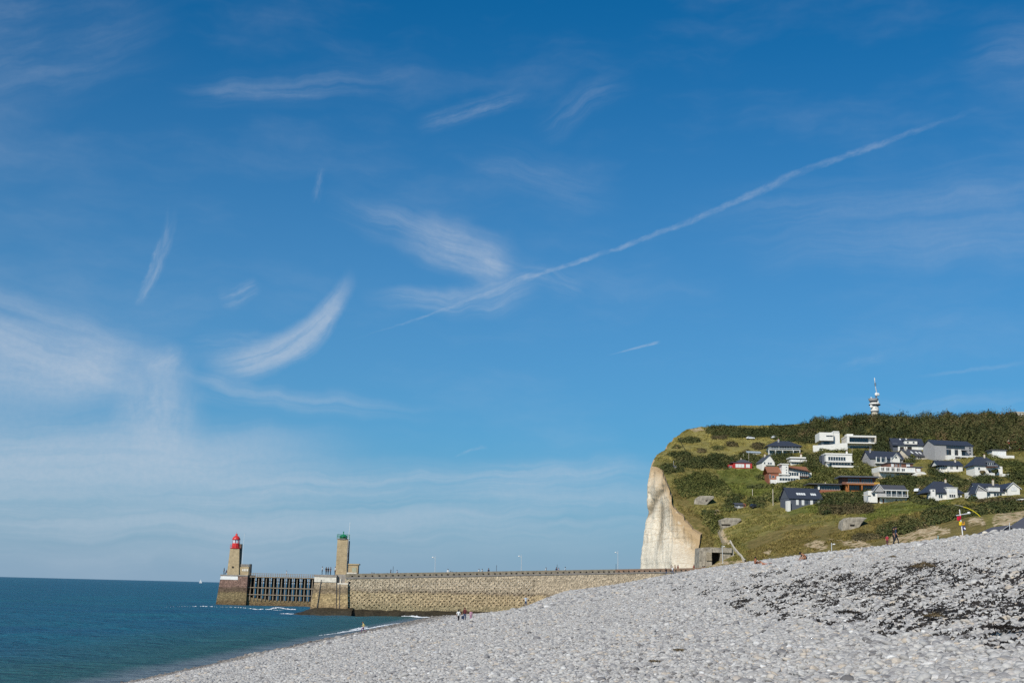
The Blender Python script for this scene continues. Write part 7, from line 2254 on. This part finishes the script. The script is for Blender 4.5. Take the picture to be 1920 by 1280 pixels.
setp = ng.nodes.new('GeometryNodeSetPosition')
smo = ng.nodes.new('GeometryNodeSetShadeSmooth')
smt = ng.nodes.new('GeometryNodeSetMaterial'); smt.inputs['Material'].default_value = M_PEB
iop = ng.nodes.new('GeometryNodeInstanceOnPoints')
na1 = ng.nodes.new('GeometryNodeInputNamedAttribute'); na1.data_type = 'FLOAT_VECTOR'; na1.inputs['Name'].default_value = 'psize'
na2 = ng.nodes.new('GeometryNodeInputNamedAttribute'); na2.data_type = 'FLOAT_VECTOR'; na2.inputs['Name'].default_value = 'protation'
L_ = ng.links.new
L_(nz.outputs['Color'], vs.inputs[0]); L_(vs.outputs[0], vsc.inputs[0]); L_(ico.outputs['Mesh'], setp.inputs['Geometry']); L_(vsc.outputs[0], setp.inputs['Offset'])
L_(setp.outputs['Geometry'], smo.inputs['Geometry']); L_(smo.outputs['Geometry'], smt.inputs['Geometry'])
L_(gi.outputs[0], iop.inputs['Points']); L_(smt.outputs['Geometry'], iop.inputs['Instance'])
L_(na1.outputs['Attribute'], iop.inputs['Scale']); L_(na2.outputs['Attribute'], iop.inputs['Rotation']); L_(iop.outputs['Instances'], go.inputs[0])
md = po.modifiers.new("scatter", 'NODES'); md.node_group = ng
print('pebbles', n)

# ------------------------------------------------------------------ seaweed left by the tide and strands for shaded hollows
M_WRACK = paint("dried_wrack", (0.026, 0.020, 0.016), 0.65, 0.4, 0.3)
M_TUFT = paint("brown_dry_weed", (0.16, 0.12, 0.07), 0.9, 0.2, 0.1)


def wrack_field(n_try, seed):
    rng = np.random.default_rng(seed)
    y = 8.5 * np.exp(rng.uniform(0, math.log(290 / 8.5), n_try)); x = rng.uniform(-0.02, 0.42, n_try) * y + rng.uniform(-1, 1, n_try)
    px, _ = proj(np.stack([x, y, beach_z(x, y, False)], 1))
    reg = [(1140, 1096), (1250, 1084), (1400, 1078), (1500, 1066), (1664, 1055), (1930, 1040), (1930, 1236), (1870, 1226), (1828, 1208), (1734, 1188), (1650, 1200), (1594, 1184), (1500, 1160), (1440, 1168), (1380, 1140), (1330, 1128), (1240, 1108)]
    k = in_poly(px[:, 0], px[:, 1], reg) & (x < crest_x(y) - 1)
    x, y, px = x[k], y[k], px[k]
    # streaks lie aslant the slope: density from a stretched noise
    ca, sa = math.cos(0.40), math.sin(0.40)
    a = (px[:, 0] * ca - px[:, 1] * sa) / 20.0; b_ = (px[:, 0] * sa + px[:, 1] * ca) / 4.6
    pat = fbm(px[:, 0] / 90.0, px[:, 1] / 28.0, 213, 2)
    f_ = fbm(a, b_, 211, 4, 0.7) * 0.95 + 0.40 * pat + rng.normal(0, 0.10, len(x))
    edge = smoothstep(px[:, 0], 1150, 1620) * 0.20
    heavy = 0.22 * np.exp(-(((px[:, 0] - 1860) / 110) ** 2 + ((px[:, 1] - 1165) / 55) ** 2)) + 0.10 * np.exp(-(((px[:, 0] - 1400) / 80) ** 2 + ((px[:, 1] - 1122) / 22) ** 2)) + 0.12 * np.exp(-(((px[:, 0] - 1560) / 110) ** 2 + ((px[:, 1] - 1085) / 16) ** 2)) + 0.1 * np.exp(-(((px[:, 0] - 1220) / 70) ** 2 + ((px[:, 1] - 1098) / 8) ** 2))
    k = f_ + edge + heavy > 0.36  # extra dark strands also stand in for shaded hollows between stones
    return x[k], y[k], px[k]


wx_, wy_, wpx = wrack_field(74000, 5)
rng = np.random.default_rng(61)
NW = len(wx_)
V = []; F = []
for i in range(NW):
    D = wy_[i]
    ln = rng.uniform(0.05, 0.20) * (1 + D / 70.0); wd_ = rng.uniform(0.004, 0.013) * (1 + D / 42.0)
    # lie along the slope direction that the streaks follow, with scatter
    th = math.atan2(0.62, 0.78) + rng.normal(0, 0.55)
    cx_, cy_ = wx_[i], wy_[i]
    m_ = 4
    o0 = len(V)
    cur = rng.normal(0, 1.0)
    for j in range(m_ + 1):
        t = (j / m_ - 0.5) * ln
        xx = cx_ + t * math.cos(th + cur * (j / m_ - .5)); yy = cy_ + t * math.sin(th + cur * (j / m_ - .5))
        zz_ = (0.014 + 0.016 * math.sin(j * 2.1 + i) + rng.uniform(0, .018)) * (1 + D / 60.0)
        nx, ny = -math.sin(th), math.cos(th)
        w_ = wd_ * (0.5 + rng.uniform(0.3, 1.0)) * (0.35 if j in (0, m_) else 1)
        V.append((xx - nx * w_, yy - ny * w_, zz_ - .01)); V.append((xx, yy, zz_ + w_ * 0.9)); V.append((xx + nx * w_, yy + ny * w_, zz_ - .01))
    for j in range(m_):
        a = o0 + 3 * j
        F.append((a, a + 1, a + 4, a + 3)); F.append((a + 1, a + 2, a + 5, a + 4))
V = np.array(V)
V[:, 2] += beach_z(V[:, 0], V[:, 1]) + 0.008
wr = np_mesh("seaweed", V, np.array(F), M_WRACK, None, False)
tag(wr, "black dried seaweed, some standing for shaded hollows, in slanting streaks over the upper beach", None, None, 'stuff')
print('wrack', NW)


def weed_clump(px, py, r_, mat, label, seed, flat=.35):
    rng = np.random.default_rng(seed)
    g = on_beach(px, py)
    V = []; F = []
    for i in range(150):
        a = rng.uniform(0, 6.28); q = rng.uniform(0, 1) ** .6 * r_
        c = np.array([math.cos(a) * q * 1.5, math.sin(a) * q, max(0.02, (r_ - q) * flat)])
        d = rng.normal(0, 1, 3); d[2] *= .4; d /= np.linalg.norm(d); l = r_ * rng.uniform(.25, .6)
        s_ = np.cross(d, rng.normal(0, 1, 3)); s_ /= np.linalg.norm(s_); s_ *= .004 + r_ * .035
        o0 = len(V)
        V += [c - d * l - s_ * .4, c + s_, c + d * l + np.array([0, 0, -.02]), c - s_]; F.append((o0, o0 + 1, o0 + 2, o0 + 3))
    o = np_mesh("seaweed_clump", np.array(V), np.array(F), mat, None, False)
    o.location = g + np.array([0, 0, .04])
    tag(o, label, "seaweed")


weed_clump(1887, 1195, .16, M_WRACK, "large black seaweed clump at the right edge of the beach", 1, .3)
weed_clump(1733, 1069, .30, M_TUFT, "brown tuft of dry weed near the upper right beach", 2, .6)
weed_clump(1752, 1165, .11, M_TUFT, "small brown tuft among black seaweed in the middle right", 3, .5)
weed_clump(1590, 1160, .16, M_WRACK, "dark seaweed clump left of the brown tufts", 4, .3)
weed_clump(1484, 1055, .30, M_WRACK, "small dark weed clump left of the bending sunbather", 5, .4)
weed_clump(1675, 1047, .2, M_TUFT, "little tan tuft below the standing couple", 6, .5)
weed_clump(1273, 1235, .06, M_TUFT, "rusty scrap of weed low in the middle of the beach", 7, .5)
weed_clump(1227, 1257, .06, M_TUFT, "rusty scrap of weed near the bottom middle", 8, .5)

# ------------------------------------------------------------------ foam where the swell breaks
M_FOAM = paint("foam", (0.82, 0.84, 0.85), 0.6, 0.06, 0.2)


def foam_line(pts, wid, label, seed, dens=1.0, z=0.15):
    """ragged froth along a line of sea-level pixels"""
    rng = np.random.default_rng(seed)
    W3 = []
    for px, py in pts:
        d = ray(px, py); t = -EYE / d[2]
        W3.append((d[0] * t, d[1] * t))
    W3 = np.array(W3); seg = np.hypot(*np.diff(W3, axis=0).T); L = seg.sum()
    n = int(L / 0.16 * dens)
    u = np.sort(rng.uniform(0, 1, n)) * L
    cum = np.concatenate([[0], np.cumsum(seg)])
    X = np.interp(u, cum, W3[:, 0]); Y = np.interp(u, cum, W3[:, 1])
    env = np.sin(np.pi * np.clip(u / L, 0.02, 0.98)) ** 0.5 * (0.45 + 1.1 * np.clip(fbm(u / 3.0, u * 0, seed, 3) + .5, 0, 1))
    V = []; F = []
    for i in range(n):
        r_ = rng.uniform(.06, .22) * env[i] * wid; yy = Y[i] + rng.normal(0, .35) * wid * env[i]
        o0 = len(V); hgt = r_ * rng.uniform(.5, 1.2)
        zb = float(wave_z(np.array([X[i]]), np.array([yy]))[0])
        for k in range(6):
            a = k * PI / 3 + rng.uniform(-.2, .2)
            V.append((X[i] + math.cos(a) * r_ * 1.7, yy + math.sin(a) * r_ * 1.2, zb + z - .05))
        V.append((X[i] + rng.normal(0, .02), yy, zb + z + hgt))
        F += [(o0 + k, o0 + (k + 1) % 6, o0 + 6) for k in range(6)]
    o = np_mesh("foam", np.array(V), np.array(F), M_FOAM, None, True)
    tag(o, label, None, None, 'stuff')


foam_line([(300, 1138), (410, 1139.5), (470, 1141), (505, 1143), (555, 1143)], .4, "thin white foam line in front of the north jetty", 1, .6)
foam_line([(500, 1142.5), (520, 1141), (540, 1141), (556, 1142)], 1.1, "white breaking foam below the timber trestle", 2, 1.4)
foam_line([(524, 1149), (540, 1150.5), (554, 1150.5)], .9, "white foam at the tip of the rock apron", 3, 1.5)
foam_line([(752, 1156), (770, 1156), (785, 1158), (805, 1158)], .9, "white foam where the beach meets the jetty wall", 4, 3.0)
foam_line([(598, 1193), (615, 1191), (700, 1178), (735, 1171), (760, 1169)], .45, "broken foam along the edge left of the jetty wall", 5, 1.2)
foam_line([(655, 1182), (665, 1181), (690, 1176)], .4, "foam at the water edge by the running child", 6, 1.5)
